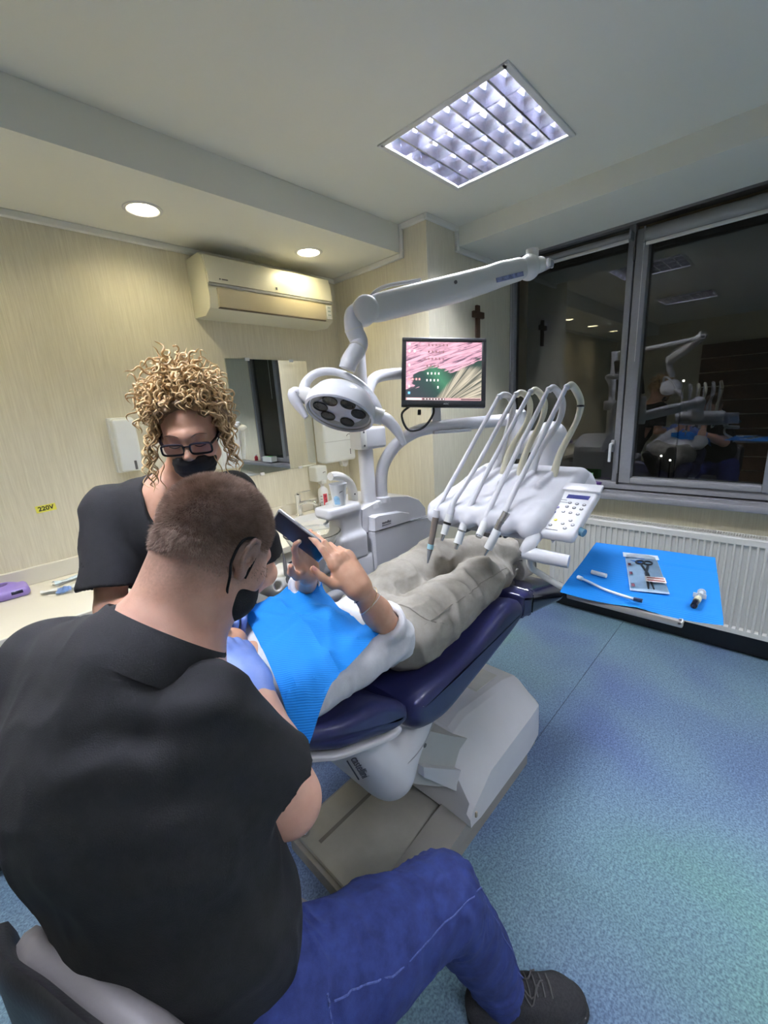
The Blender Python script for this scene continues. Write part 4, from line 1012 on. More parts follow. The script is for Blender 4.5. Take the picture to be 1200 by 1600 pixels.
def cup():
    c = Vector((1.155, 1.405, 1.2075)); t = thing('paper_cup', c, 'white paper cup with blue print under the filler spout', 'cup')
    part('cup_wall', MB().lathe([(0.0, 0.003), (0.026, 0.002), (0.0275, 0.0), (0.038, 0.092), (0.0395, 0.094), (0.0395, 0.097), (0.037, 0.096), (0.026, 0.005), (0, 0.005)], c, n=28), mat('cup_white', (0.80, 0.82, 0.83), 0.5, var=0.01), t)
    d = Vector((-0.64, -0.77, 0)); r = Vector((0.77, -0.64, 0)); PB = mat('cup_blue', (0.28, 0.50, 0.70), 0.5, var=0.3, scale=60)
    pat = MB()
    for i in range(9):
        a = -0.75 + 0.85 * i / 8; q = d * math.cos(a) + r * math.sin(a)
        for z, R in ((0.008, 0.0293), (0.03 + 0.018 * math.sin(2.4 * i / 8 + .4), 0.0322 + .002 * math.sin(2.4 * i / 8 + .4))): pat.v.append(tuple(c + q * R + Vector((0, 0, z))))
    pat.f = [(2 * i, 2 * i + 2, 2 * i + 3, 2 * i + 1) for i in range(8)]
    part('blue_print', pat, PB, t, fixn=False)
    a = 0.5; q = d * math.cos(a) + r * math.sin(a)
    w = MB().tube([c + (d * math.cos(b) + r * math.sin(b)) * 0.0362 + Vector((0, 0, z)) for b, z in ((0.1, 0.060), (0.25, 0.065), (0.4, 0.0655), (0.55, 0.068))], [0.0008, 0.002, 0.0016, 0.0006], 6)
    part('cup_logo', w, TXT, t)
cup()

def lamp():
    t = thing('operating_lamp', (1.36, 1.43, 1.17), 'white dental operating lamp on a long jointed arm and pole', 'lamp')
    px, py = 1.36, 1.43
    part('pole', MB().lathe([(0.036, 0), (0.036, 0.30), (0.031, 0.32), (0.031, 0.86), (0.034, 0.87), (0.034, 0.90), (0, 0.90)], (px, py, 1.12), n=20), UW, t)
    part('pole_foot', MB().lathe([(0.05, 0), (0.048, 0.02), (0.038, 0.03)], (px, py, 1.15), n=20), UW, t)
    cl = part('pole_clamp', MB().box((px - 0.045, py - 0.05, 1.43), (px + 0.10, py + 0.05, 1.53), 0.015, 3), UW, t)
    part('clamp_hinge', MB().box((px - 0.075, py - 0.055, 1.435), (px - 0.035, py + 0.02, 1.525), 0.006, 2), UW2, cl)
    for z in (1.452, 1.512): part('clamp_screw', MB().lathe([(0.005, 0), (0.005, 0.002), (0, 0.002)], (px - 0.055, py - 0.0552, z), (0, -1, 0), n=8), SLOT, cl)
    J = Vector((1.483, 0.693, 2.03)); E = Vector((0.985, 0.995, 1.905)); Pt = Vector((px, py, 1.99))
    up = bez([Pt, Pt + Vector((0.005, -0.06, 0.02)), Vector((px + .03, py - 0.2, 2.0)), J + Vector((-0.01, 0.05, 0.0)), J + Vector((0.0, 0.0, 0.0))], 24)
    part('pole_arm', MB().tube(up, 0.021, 12), UW2, t)
    # spring arm of rounded rectangular section, slightly tapered
    d = (J - E).normalized(); side = d.cross(Vector((0, 0, 1))).normalized(); upv = side.cross(d)
    rings = []
    for f, h, w, dz in ((0.03, 0.036, 0.030, 0), (0.08, 0.041, 0.036, 0), (0.3, 0.042, 0.037, 0), (0.55, 0.042, 0.037, 0), (0.70, 0.039, 0.035, 0.003), (0.80, 0.038, 0.034, 0.008), (0.92, 0.034, 0.031, 0.009), (0.95, 0.028, 0.026, 0.009)):
        c = E.lerp(J, f) + upv * dz; ring = []
        for i in range(20):
            a = 2 * math.pi * i / 20; ca, sa = math.cos(a), math.sin(a)
            ring.append(c + side * (w * math.copysign(abs(ca) ** 0.7, ca)) + upv * (h * math.copysign(abs(sa) ** 0.7, sa)))
        rings.append(ring)
    sa_ = part('spring_arm', MB().loft(rings), UW2, t, angle=40)
    part('arm_screw', MB().lathe([(0.0055, 0), (0.0055, 0.002), (0, 0.002)], E.lerp(J, 0.5) + side * 0.0365 + upv * .012, side, n=10), SLOT, sa_)
    lab = E.lerp(J, 0.82) + side * 0.0338 - upv * 0.012
    part('arm_label', MB().prism([(-0.05, -0.006), (0.05, -0.006), (0.05, 0.008), (-0.05, 0.008)], lab, d, upv, 0.0012), mat('label_blue_grey', (0.20, 0.23, 0.38), 0.5, var=0.5, scale=90), sa_)
    part('elbow_cap', MB().tube([E - side * 0.042, E - side * 0.038, E - side * 0.03, E + side * 0.03, E + side * 0.038, E + side * 0.042], [0.026, 0.036, 0.041, 0.041, 0.036, 0.026], 24), UW2, t)
    jj = J + upv * 0.008 - d * 0.01
    part('joint_ball', MB().ell(jj, (0.037, 0.037, 0.040)), UW2, t)
    fk = part('joint_fork', MB().tube([jj + d * 0.02 + side * 0.0, jj + d * 0.05], [0.028, 0.024], 14).box((-0.012, -0.024, -0.006), (0.028, -0.014, 0.02), 0.004, 2, M=Matrix.Translation(J + d * 0.045)).box((-0.012, 0.014, -0.006), (0.028, 0.024, 0.02), 0.004, 2, M=Matrix.Translation(J + d * 0.045)), UW2, t)
    part('fork_pin', MB().tube([J + d * 0.06 + side * 0.02, J + d * 0.06 - side * 0.02], 0.012, 12), mat('grey_pin', (0.25, 0.25, 0.27), 0.4), fk)
    part('joint_riser', MB().tube([J + Vector((0, 0, -0.01)), J + Vector((0, 0, 0.06))], 0.02, 12), UW2, t)
    part('lamp_cable', MB().tube(bez([E + Vector((0.02, 0.03, 0.02)), E.lerp(J, 0.15) + Vector((-0.01, 0.03, 0.052)), E.lerp(J, 0.35) + Vector((0, 0.02, 0.05))], 12), 0.006, 8), SILG, t)
    # neck
    H = Vector((0.862, 0.997, 1.628)); top = Vector((0.905, 0.985, 1.738))
    nk = bez([E + Vector((-0.012, 0.0, 0.012)), E + Vector((-0.034, 0.015, -0.01)), E + Vector((-0.037, 0.015, -0.05)), E + Vector((-0.025, 0.008, -0.095)), top + Vector((-0.004, 0.0, 0.022)), top + Vector((-0.016, 0.004, -0.004))], 30)
    nk_ = part('neck', MB().tube(nk, interp([0.018, 0.026, 0.028, 0.028, 0.026, 0.025], len(nk)), 16), UW, t)
    for k in (12, 20): part('neck_ring', MB().tube([nk[k], nk[k + 1] * .5 + nk[k] * .5], 0.0292, 16), UW2, nk_)
    # head
    v = (H - Vector((0, 0, 1.62))).normalized()
    n = (Vector((-0.56, -0.20, -0.80))).normalized()          # light direction
    hx = Vector((0.68, -0.64, -0.34)); hx = (hx - n * hx.dot(n)).normalized(); hy = n.cross(hx)
    def dish(rs): return [[H + hx * (r * math.cos(2 * math.pi * i / 36)) + hy * (r * 0.92 * math.sin(2 * math.pi * i / 36)) + n * z for i in range(36)] for r, z in rs]
    part('head_shell', MB().loft(dish([(0.02, -0.062), (0.06, -0.055), (0.088, -0.035), (0.103, -0.008), (0.107, 0.012), (0.106, 0.030), (0.100, 0.034), (0.097, 0.026), (0.09, 0.018)])), UW, t, angle=45)
    ln = part('lens_plate', MB().loft(dish([(0.099, 0.029), (0.096, 0.026), (0.094, 0.020), (0.001, 0.012)]), cap=False), mat('lens_grey', (0.36, 0.36, 0.33), 0.16, var=0.25, scale=18, coat=0.6), t, angle=50)
    for a, rr in ((0.3, 0.058), (1.25, 0.06), (2.2, 0.058), (3.2, 0.06), (4.1, 0.058), (5.2, 0.06), (0, 0.0)):
        q = H + hx * (rr * math.cos(a)) + hy * (rr * .9 * math.sin(a)) + n * (0.0205 if rr > 0 else 0.0145)
        part('led_reflector', MB().lathe([(0.0235, 0.0), (0.0225, 0.003), (0.018, -0.002), (0.012, -0.006), (0.006, -0.004), (0.0, -0.003)], q, n, n=18), mat('led_cup', (0.035, 0.035, 0.035), 0.2, metal=0.3, var=0.3, scale=60), ln)
    # bracket arc over the head
    arc = []
    for i in range(25):
        a = math.pi * i / 24; arc.append(H + hx * (0.118 * math.cos(a)) + Vector((0.03, 0.03, 0.0)) * math.sin(a) + Vector((0, 0, 1)) * (0.098 * math.sin(a)) - n * 0.0)
    part('bracket', MB().tube(arc, interp([0.016, 0.013, 0.012, 0.013, 0.016], 25), 12, squash=0.75), UW, t)
    for s_ in (1, -1):
        c0 = H + hx * (0.10 * s_)
        hb = part('pivot', MB().tube([c0, c0 + hx * (0.03 * s_)], [0.026, 0.024], 18), UW2, t)
        hp = bez([c0 + hx * (0.026 * s_), c0 + hx * (0.045 * s_) + Vector((-0.004, -0.004, -0.004)), c0 + hx * ((0.072 if s_ > 0 else 0.04) * s_) + Vector((-.008, -.008, -0.026)), c0 + hx * ((0.095 if s_ > 0 else 0.012) * s_) + Vector((-0.014, -0.014, -0.064))], 16)
        part('grip_handle', MB().tube(hp, interp([0.023, 0.024, 0.020, 0.010], len(hp)), 12, squash=0.8), mat('handle_grey_white', (0.58, 0.58, 0.61), 0.35, var=0.03), t)
lamp()

# ---- monitor
def screen_mat():
    m = bpy.data.materials.new('desktop_screen'); m.use_nodes = True; MATS['desktop_screen'] = m; N = m.node_tree.nodes; L = m.node_tree.links; b = N['Principled BSDF']
    b.inputs['Base Color'].default_value = (0.01, 0.01, 0.01, 1); b.inputs['Roughness'].default_value = 0.25
    uv = N.new('ShaderNodeUVMap'); sx = N.new('ShaderNodeSeparateXYZ'); L.new(uv.outputs[0], sx.inputs[0])
    def math_(op, a, c, d=None):
        n = N.new('ShaderNodeMath'); n.operation = op
        for i, x in enumerate((a, c, d)):
            if x is None: continue
            if isinstance(x, (int, float)): n.inputs[i].default_value = x
            else: L.new(x, n.inputs[i])
        return n.outputs[0]
    u, v = sx.outputs[0], sx.outputs[1]
    # streaky foam noise
    cmb = N.new('ShaderNodeCombineXYZ'); L.new(math_('MULTIPLY', math_('ADD', u, math_('MULTIPLY', v, 0.8)), 3.0), cmb.inputs[0]); L.new(math_('MULTIPLY', math_('SUBTRACT', v, math_('MULTIPLY', u, 0.45)), 22.0), cmb.inputs[1])
    nz = N.new('ShaderNodeTexNoise'); nz.inputs['Scale'].default_value = 1.0; nz.inputs['Detail'].default_value = 5; nz.inputs['Distortion'].default_value = 1.2; L.new(cmb.outputs[0], nz.inputs['Vector'])
    sky = N.new('ShaderNodeValToRGB'); L.new(nz.outputs['Fac'], sky.inputs['Fac']); e = sky.color_ramp.elements
    e[0].position = 0.33; e[0].color = (0.12, 0.07, 0.11, 1); e[1].position = 0.62; e[1].color = (0.92, 0.48, 0.58, 1); x = e.new(0.46); x.color = (0.62, 0.32, 0.42, 1)
    # spray fan at the lower right
    fu = math_('SUBTRACT', u, 0.42); fv = math_('SUBTRACT', v, -0.15); an = math_('ARCTAN2', fv, fu)
    cm2 = N.new('ShaderNodeCombineXYZ'); L.new(math_('MULTIPLY', an, 26.0), cm2.inputs[0]); L.new(math_('MULTIPLY', u, 2.0), cm2.inputs[1])
    n2 = N.new('ShaderNodeTexNoise'); n2.inputs['Scale'].default_value = 1.0; n2.inputs['Detail'].default_value = 4; n2.inputs['Distortion'].default_value = 0.8; L.new(cm2.outputs[0], n2.inputs['Vector'])
    fan = N.new('ShaderNodeValToRGB'); L.new(n2.outputs['Fac'], fan.inputs['Fac']); e = fan.color_ramp.elements
    e[0].position = 0.36; e[0].color = (0.05, 0.06, 0.05, 1); e[1].position = 0.66; e[1].color = (0.66, 0.58, 0.44, 1)
    # green barrel
    du = math_('SUBTRACT', u, 0.37); dv = math_('SUBTRACT', v, 0.34)
    r = math_('SQRT', math_('ADD', math_('MULTIPLY', math_('MULTIPLY', du, du), 1.0), math_('MULTIPLY', math_('MULTIPLY', dv, dv), 1.6)), 0.0)
    r2 = math_('ADD', r, math_('MULTIPLY', math_('SUBTRACT', nz.outputs['Fac'], 0.5), 0.25))
    bar = N.new('ShaderNodeValToRGB'); L.new(math_('ADD', math_('MULTIPLY', u, 0.9), math_('MULTIPLY', v, 0.55)), bar.inputs['Fac']); e = bar.color_ramp.elements
    e[0].position = 0.2; e[0].color = (0.035, 0.045, 0.055, 1); e[1].position = 0.80; e[1].color = (0.02, 0.05, 0.04, 1); x = e.new(0.62); x.color = (0.05, 0.21, 0.11, 1); x = e.new(0.45); x.color = (0.02, 0.06, 0.05, 1)
    def mixc(f, a, c):
        n = N.new('ShaderNodeMix'); n.data_type = 'RGBA'; L.new(f, n.inputs[0]); L.new(a, n.inputs[6]); L.new(c, n.inputs[7]); return n.outputs[2]
    def step(x, lo, hi):
        n = N.new('ShaderNodeMapRange'); n.interpolation_type = 'SMOOTHSTEP'; L.new(x, n.inputs[0]); n.inputs[1].default_value = lo; n.inputs[2].default_value = hi; return n.outputs[0]
    fanmask = step(math_('SUBTRACT', math_('MULTIPLY', math_('SUBTRACT', u, 0.42), 0.9), math_('MULTIPLY', v, 0.55)), -0.06, 0.0)
    lowdark = step(math_('SUBTRACT', math_('SUBTRACT', 0.72, math_('MULTIPLY', math_('ABSOLUTE', math_('SUBTRACT', u, 0.95), 0.0), 0.55)), math_('ADD', v, math_('MULTIPLY', math_('SUBTRACT', nz.outputs['Fac'], 0.5), 0.35))), 0.0, 0.05)
    c1 = mixc(lowdark, sky.outputs['Color'], bar.outputs['Color'])
    c2 = mixc(step(r2, 0.30, 0.27), c1, bar.outputs['Color'])
    c3 = mixc(math_('MULTIPLY', fanmask, step(v, 0.62, 0.5)), c2, fan.outputs['Color'])
    rgb = N.new('ShaderNodeRGB'); rgb.outputs[0].default_value = (0.62, 0.36, 0.38, 1)
    c4 = mixc(step(v, 0.05, 0.04), c3, rgb.outputs[0])
    L.new(c4, b.inputs['Emission Color']); b.inputs['Emission Strength'].default_value = 1.0
    return m
def monitor():
    C = Vector((1.667, 1.192, 1.752)); r = Vector((0.2655, -0.2815, -0.0285)); u = Vector((0.095, 0.0075, 0.3015))
    W = r.length; r.normalize(); u = (u - r * u.dot(r)); Hh = 0.318; u.normalize(); n = r.cross(u)       # n points to the viewer
    t = thing('monitor', C - u * 0.3, 'black desktop monitor showing a pink and green wave wallpaper on the unit arm', 'monitor')
    def P(a, b, c): return C + r * a + u * b + n * c
    M = Matrix(((r.x, u.x, n.x, C.x), (r.y, u.y, n.y, C.y), (r.z, u.z, n.z, C.z), (0, 0, 0, 1)))
    PB = mat('monitor_black', (0.010, 0.010, 0.011), 0.3, var=0.05)
    part('casing', MB().box((-W / 2 + 0.004, -Hh / 2 + 0.004, -0.035), (W / 2 - 0.004, Hh / 2 - 0.004, -0.004), 0.008, 2, M=M), PB, t)
    bz = MB(); bw, bb = 0.020, 0.031
    bz.box((-W / 2, Hh / 2 - bw, -0.02), (W / 2, Hh / 2, 0.004), 0.004, 2, M=M).box((-W / 2, -Hh / 2, -0.02), (W / 2, -Hh / 2 + bb, 0.004), 0.004, 2, M=M)
    bz.box((-W / 2, -Hh / 2 + bb - .004, -0.02), (-W / 2 + bw, Hh / 2 - bw + .004, 0.004), 0.003, 1, M=M).box((W / 2 - bw, -Hh / 2 + bb - .004, -0.02), (W / 2, Hh / 2 - bw + .004, 0.004), 0.003, 1, M=M)
    part('bezel', bz, PB, t)
    x0, x1, y0, y1 = -W / 2 + bw - .001, W / 2 - bw + .001, -Hh / 2 + bb - .001, Hh / 2 - bw + .001
    so = part('screen', MB().add([P(x0, y0, 0.0), P(x1, y0, 0.0), P(x1, y1, 0.0), P(x0, y1, 0.0)], [(0, 1, 2, 3)]), screen_mat(), t, smooth=False, fixn=False)
    uvl = so.data.uv_layers.new(name='UVMap')
    for i, q in enumerate(((0, 0), (1, 0), (1, 1), (0, 1))): uvl.data[i].uv = q
    # desktop icons and taskbar
    cols = {'w': mat('icon_white', (0.6, 0.55, 0.5), 0.5, var=0.3, scale=300, emit=(0.9, 0.82, 0.78), estr=0.85), 'r': mat('icon_red', (0.6, 0.2, 0.2), 0.5, var=0.3, scale=300, emit=(0.85, 0.32, 0.30), estr=0.8), 'b': mat('icon_blue', (0.1, 0.3, 0.6), 0.5, var=0.2, scale=300, emit=(0.15, 0.45, 0.75), estr=0.8), 'd': mat('icon_dark', (0.2, 0.1, 0.1), 0.5, var=0.2, scale=300, emit=(0.35, 0.17, 0.20), estr=0.5), 'p': mat('search_pink', (0.7, 0.5, 0.5), 0.5, var=0.05, emit=(0.95, 0.68, 0.68), estr=0.9), 'k': mat('taskbar_dark', (0.05, 0.03, 0.03), 0.5, var=0.1, emit=(0.10, 0.06, 0.06), estr=1.0)}
    def quad(name, cu, cv, w, h, k, z=0.0006):
        a, b = x0 + (x1 - x0) * cu, y0 + (y1 - y0) * cv
        part(name, MB().add([P(a - w, b - h, z), P(a + w, b - h, z), P(a + w, b + h, z), P(a - w, b + h, z)], [(0, 1, 2, 3)]), cols[k], so, smooth=False, fixn=False)
    quad('search_box', 0.115, 0.022, 0.033, 0.0045, 'p', 0.0008); quad('taskbar', 0.37, 0.022, 0.052, 0.0045, 'k', 0.0008); quad('taskbar', 0.86, 0.022, 0.045, 0.003, 'k', 0.0008)
    for cu in (0.26, 0.30, 0.34, 0.38, 0.42, 0.46, 0.50): quad('taskbar_icon', cu, 0.022, 0.0028, 0.0028, 'w', 0.0012)
    for cv, k in ((0.955, 'w'), (0.84, 'w'), (0.60, 'w'), (0.47, 'r'), (0.36, 'r'), (0.24, 'w')): quad('desktop_icon', 0.045, cv, 0.004, 0.0055, k)
    quad('desktop_icon', 0.045, 0.125, 0.0055, 0.0055, 'b'); quad('desktop_icon', 0.11, 0.84, 0.004, 0.0055, 'w')
    for cu in (0.09, 0.14, 0.18): quad('desktop_icon', cu, 0.36, 0.004, 0.005, 'r')
    for rr, (cv, c0, nn, k) in enumerate(((0.945, 0.30, 6, 'd'), (0.83, 0.30, 5, 'd'), (0.71, 0.25, 6, 'd'), (0.59, 0.28, 4, 'd'), (0.46, 0.29, 4, 'w'), (0.345, 0.28, 4, 'w'))):
        for i in range(nn): quad('desktop_icon', c0 + i * 0.048, cv, 0.0032, 0.005, k)
    quad('desktop_icon', 0.425, 0.225, 0.0032, 0.006, 'w')
    text_part('brand_mark', 'AOC', 0.0115, plane_M(P(0.012, -Hh / 2 + 0.0135, 0.0045), r, u), mat('brand_silver', (0.45, 0.45, 0.46), 0.4), t)
    part('power_led', MB().tube([P(-W / 2 + 0.03, -Hh / 2 + 0.012, 0.004), P(-W / 2 + 0.03, -Hh / 2 + 0.012, 0.0048)], 0.004, 10), mat('led_off', (0.05, 0.05, 0.06), 0.2), t)
    # mounts: pole arm to the back, strut down to the tube
    part('mount_arm', MB().tube(bez([(1.375, 1.425, 1.60), (1.40, 1.43, 1.68), (1.46, 1.44, 1.745), (1.56, 1.42, 1.765), (1.66, 1.33, 1.76), P(0.0, 0, -0.03)], 30), 0.027, 14), UW, t)
    part('mount_strut', MB().box((-0.022, -0.012, 0.0), (0.022, 0.012, 0.16), 0.005, 2, M=Matrix.Translation((1.67, 1.245, 1.50)) @ Matrix.Rotation(-0.8, 4, 'Z')), UW, t)
    part('mount_plate', MB().box((-0.03, -0.02, 0.0), (0.16, 0.012, 0.014), 0.005, 2, M=Matrix.Translation((1.655, 1.22, 1.475)) @ Matrix.Rotation(-0.62, 4, 'Z')), UW, t)
    part('cable', MB().tube(bez([P(-0.15, -Hh / 2 + .01, -0.02), P(-0.19, -Hh / 2 - .03, -0.03), P(-0.16, -Hh / 2 - 0.10, -0.03), P(-0.09, -Hh / 2 - 0.09, -0.03), P(-0.045, -Hh / 2 - 0.03, -0.02), P(-0.045, -Hh / 2 + 0.02, -0.02)], 30), 0.0055, 8), BLK, t)
    part('plug', MB().box((-0.115, -Hh / 2 - 0.028, -0.05), (-0.10, -Hh / 2 - 0.005, -0.03), 0.002, 1, M=M), BLK, t)
monitor()

# ---- swivelling instrument table
def instrument_unit():
    t = thing('instrument_unit', (1.43, 1.42, 1.17), 'white instrument unit with five whip hoses on a curved tube arm over the patient', 'instrument unit')
    d = Vector((2.02, 1.0, 0)) - Vector((1.43, 1.41, 0)); d.normalize()
    def T(s, z): return Vector((1.43, 1.41, 0)) + d * s + Vector((0, 0, z))
    tb = bez([T(0, 1.17), T(0.0, 1.26), T(0.02, 1.35), T(0.085, 1.435), T(0.18, 1.488), T(0.29, 1.505), T(0.5, 1.512), T(0.70, 1.515)], 48)
    part('support_tube', MB().tube(tb, 0.030, 16), UW, t)
    part('tube_collar', MB().lathe([(0.042, 0), (0.042, 0.025), (0.032, 0.03)], T(0, 1.165), n=20), UW, t)
    pv = Vector((2.02, 1.0, 0))
    part('pivot', MB().lathe([(0.045, 1.32), (0.048, 1.34), (0.044, 1.47), (0.040, 1.55), (0.03, 1.56), (0, 1.56)], pv, n=22), UW, t)
    A = Vector((2.0, 0.985, 1.385)); B = Vector((1.57, 0.65, 1.47)); dd = (B - A).normalized(); sd = dd.cross(Vector((0, 0, 1))).normalized(); uu = sd.cross(dd)
    rings = []
    for f, h, w in ((-0.02, 0.03, 0.026), (0.05, 0.042, 0.034), (0.5, 0.045, 0.036), (0.95, 0.040, 0.034), (1.0, 0.03, 0.026)):
        c = A.lerp(B, f); rings.append([c + sd * (w * math.copysign(abs(math.cos(a)) ** .6, math.cos(a))) + uu * (h * math.copysign(abs(math.sin(a)) ** .6, math.sin(a))) for a in [2 * math.pi * i / 20 for i in range(20)]])
    sa_ = part('spring_arm', MB().loft(rings), UW, t)
    part('maker_swoosh', MB().tube(bez([A.lerp(B, .35) - sd * .036 + uu * .01, A.lerp(B, .42) - sd * .0375 + uu * .02, A.lerp(B, .5) - sd * .037 + uu * .012], 8), 0.002, 6), TXT, sa_)
    s = SDF((1.42, 0.52, 1.30), (1.68, 0.78, 1.56), 0.004)
    s.ell((1.565, 0.645, 1.475), (0.058, 0.058, 0.052)).cone((1.56, 0.645, 1.47), (1.52, 0.645, 1.34), 0.046, 0.05, 0.02)
    sdf_part('swivel_knuckle', s, UW, t)
    # tray body
    CYd, hw = 0.642, 0.185
    prof = [(1.06, 1.235), (1.40, 1.275), (1.43, 1.30), (1.43, 1.345), (1.38, 1.365), (1.24, 1.345), (1.06, 1.285)]
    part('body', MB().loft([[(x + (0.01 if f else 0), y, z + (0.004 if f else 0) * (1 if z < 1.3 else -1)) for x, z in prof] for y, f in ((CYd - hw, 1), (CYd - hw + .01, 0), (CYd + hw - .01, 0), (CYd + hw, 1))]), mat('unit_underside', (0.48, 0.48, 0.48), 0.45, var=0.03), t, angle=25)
    # silicone mat with soft lobes, one per instrument
    s = SDF((0.98, 0.40, 1.20), (1.47, 0.88, 1.42), 0.004)
    tl = 0.215; Am = np.array([[math.cos(tl), 0, math.sin(tl)], [0, 1, 0], [-math.sin(tl), 0, math.cos(tl)]], np.float32)
    s.rbox((1.235, CYd, 1.320), (0.20, hw + 0.006, 0.030), 0.026, Am, 0.0); s.rbox((1.39, CYd, 1.345), (0.055, hw, 0.034), 0.03, None, 0.02)
    ys_ = [0.80, 0.737, 0.674, 0.611, 0.548, 0.485]
    for y in ys_: s.cone((1.045, y, 1.268), (1.13, y, 1.298), 0.023, 0.030, 0.016)
    for a_, b_ in zip(ys_[:-1], ys_[1:]): s.cone((1.00, (a_ + b_) / 2, 1.305), (1.10, (a_ + b_) / 2, 1.330), 0.007, 0.006, 0.02, 'sub')
    for y in ys_[:-1]:
        s.cone((1.22, y - 0.012, 1.356), (1.33, y - 0.012, 1.380), 0.011, 0.010, 0.012)
    s.disp(lambda p: 0.0022 * vnoise(p, (14, 9, 14), 5), 0.02)
    mt = sdf_part('silicone_mat', s, mat('silicone_white', (0.62, 0.62, 0.66), 0.45, var=0.02), t, it=2)
    drape = MB(); rows = []
    rg = random.Random(5)
    for i in range(10):
        f = i / 9; x = 1.07 + 0.36 * f; row = []
        for j, (y, z) in enumerate(((0.475, 1.30 + .075 * f), (0.452, 1.285 + .08 * f), (0.432, 1.255 + .085 * f), (0.424, 1.235 + .08 * f + .01 * math.sin(i * 1.7)))): row.append((x, y + .006 * math.sin(i * 1.9 + j), z + .004 * math.sin(i * 2.3 + j)))
        rows.append(row)
    part('drape_edge', MB().loft(rows, cap=False, closed_ring=False), mat('silicone_white', (0.72, 0.72, 0.75), 0.38), t, fixn=False)
    # five whip hoses with their instruments
    tops = [(0.751, 1.628), (0.688, 1.631), (0.637, 1.636), (0.577, 1.639), (0.520, 1.643)]
    frnt = [(0.784, 1.274), (0.727, 1.292), (0.676, 1.269), (0.607, 1.279), (0.554, 1.287)]
    tips = [(0.798, 1.118), (0.739, 1.205), (0.688, 1.188), (0.608, 1.242), (0.590, 1.188)]
    back = [0.735, 0.705, 0.645, 0.60, 0.53]
    HW = [mat('hose_white', (0.66, 0.66, 0.70), 0.4, var=0.02), mat('hose_cream', (0.70, 0.67, 0.52), 0.4, var=0.02)]
    arms = [0, 1, 1, 0, 1]
    IW = mat('instrument_white', (0.75, 0.75, 0.74), 0.3, var=0.01); IG = mat('instrument_steel', (0.50, 0.50, 0.51), 0.25, metal=0.8, var=0.05); BR = mat('scaler_brown', (0.20, 0.16, 0.135), 0.35, var=0.05)
    for i in range(5):
        ty, tz = tops[i]; fy, fz = frnt[i]; ey, ez = tips[i]
        w = part('whip_arm', MB().tube(bez([(1.315, back[i], 1.36), (1.36, back[i] - .004, 1.44), (1.415, ty - 0.018, 1.53), (1.432, ty - 0.024, 1.585), (1.42, ty - 0.016, 1.622), (1.395, ty - .006, tz + .004), (1.378, ty, tz - 0.004)], 36), interp([0.012, 0.0105, 0.009, 0.0105, 0.0115, 0.011, 0.009], 37), 12), HW[arms[i]], t)
        if i == 4: part('whip_ring', MB().tube([(1.4305, ty - .0235, 1.578), (1.431, ty - .0235, 1.584)], 0.0118, 12), BLK, w)
        part('whip_clamp', MB().ell((1.378, ty + .001, tz), (0.011, 0.010, 0.009)), HW[0], w)
        F_ = Vector((1.035, fy, fz))
        part('hose', MB().tube(bez([(1.372, ty + .002, tz - .004), (1.30, ty + (fy - ty) * .22, tz - 0.075), (1.15, ty + (fy - ty) * .65, tz - .225), tuple(F_ + Vector((0.02, 0, 0.03))), tuple(F_)], 28), interp([0.007, 0.0075, 0.0075, 0.0085, 0.009], 29), 10), HW[0], t)
        E_ = Vector((1.0, ey, ez)); ax = (E_ - F_)
        def seg(a, b, r1, r2, name, m, par): return part(name, MB().tube([F_ + ax * a, F_ + ax * (a * .5 + b * .5), F_ + ax * b], [r1, (r1 + r2) / 2, r2], 14), m, par)
        if i == 0:
            h = seg(-0.1, 0.05, 0.011, 0.0105, 'connector', HW[0], t); seg(0.05, 0.72, 0.0105, 0.0095, 'handpiece', BR, t); seg(0.60, 0.70, 0.0105, 0.0105, 'blue_ring', mat('ring_blue', (0.35, 0.60, 0.66), 0.4), t); seg(0.72, 1.0, 0.009, 0.0025, 'tip', mat('tip_grey', (0.22, 0.22, 0.23), 0.3), t)
        elif i == 1:
            h = seg(-0.1, 0.1, 0.0105, 0.011, 'connector', HW[0], t); seg(0.1, 0.78, 0.0115, 0.0105, 'handpiece', IW, t); seg(0.36, 0.44, 0.0122, 0.0122, 'black_ring', BLK, t); seg(0.78, 1.0, 0.006, 0.004, 'tip', IG, t)
        elif i == 2:
            h = seg(-0.1, 0.1, 0.0105, 0.011, 'connector', HW[0], t); seg(0.1, 0.8, 0.0115, 0.0125, 'handpiece', IW, t); seg(0.32, 0.37, 0.0128, 0.0128, 'steel_ring', IG, t); seg(0.8, 1.0, 0.007, 0.005, 'tip', IG, t)
        elif i == 3:
            h = seg(-0.3, 0.1, 0.0105, 0.011, 'connector', HW[0], t); seg(0.1, 0.95, 0.0115, 0.0105, 'handpiece', IW, t); seg(0.95, 1.05, 0.009, 0.009, 'tip', IG, t)
        else:
            h = seg(-0.25, 0.0, 0.0105, 0.012, 'connector', IG, t); seg(0.0, 0.25, 0.0135, 0.0125, 'steel_ring', IG, t); seg(0.22, 0.80, 0.0125, 0.0125, 'handpiece', IW, t); seg(0.8, 1.0, 0.006, 0.003, 'tip', IG, t)
    # control panel
    c00 = Vector((1.057, 0.468, 1.268)); c10 = Vector((1.052, 0.367, 1.268)); c01 = Vector((1.255, 0.477, 1.352)); c11 = Vector((1.26, 0.369, 1.352))
    O = (c00 + c10 + c01 + c11) / 4; r = ((c10 - c00) + (c11 - c01)).normalized(); u = ((c01 - c00) + (c11 - c10)); hl = u.length / 4; u = (u - r * u.dot(r)).normalized(); n = r.cross(u); hwp = 0.052
    M = Matrix(((r.x, u.x, n.x, O.x), (r.y, u.y, n.y, O.y), (r.z, u.z, n.z, O.z), (0, 0, 0, 1)))
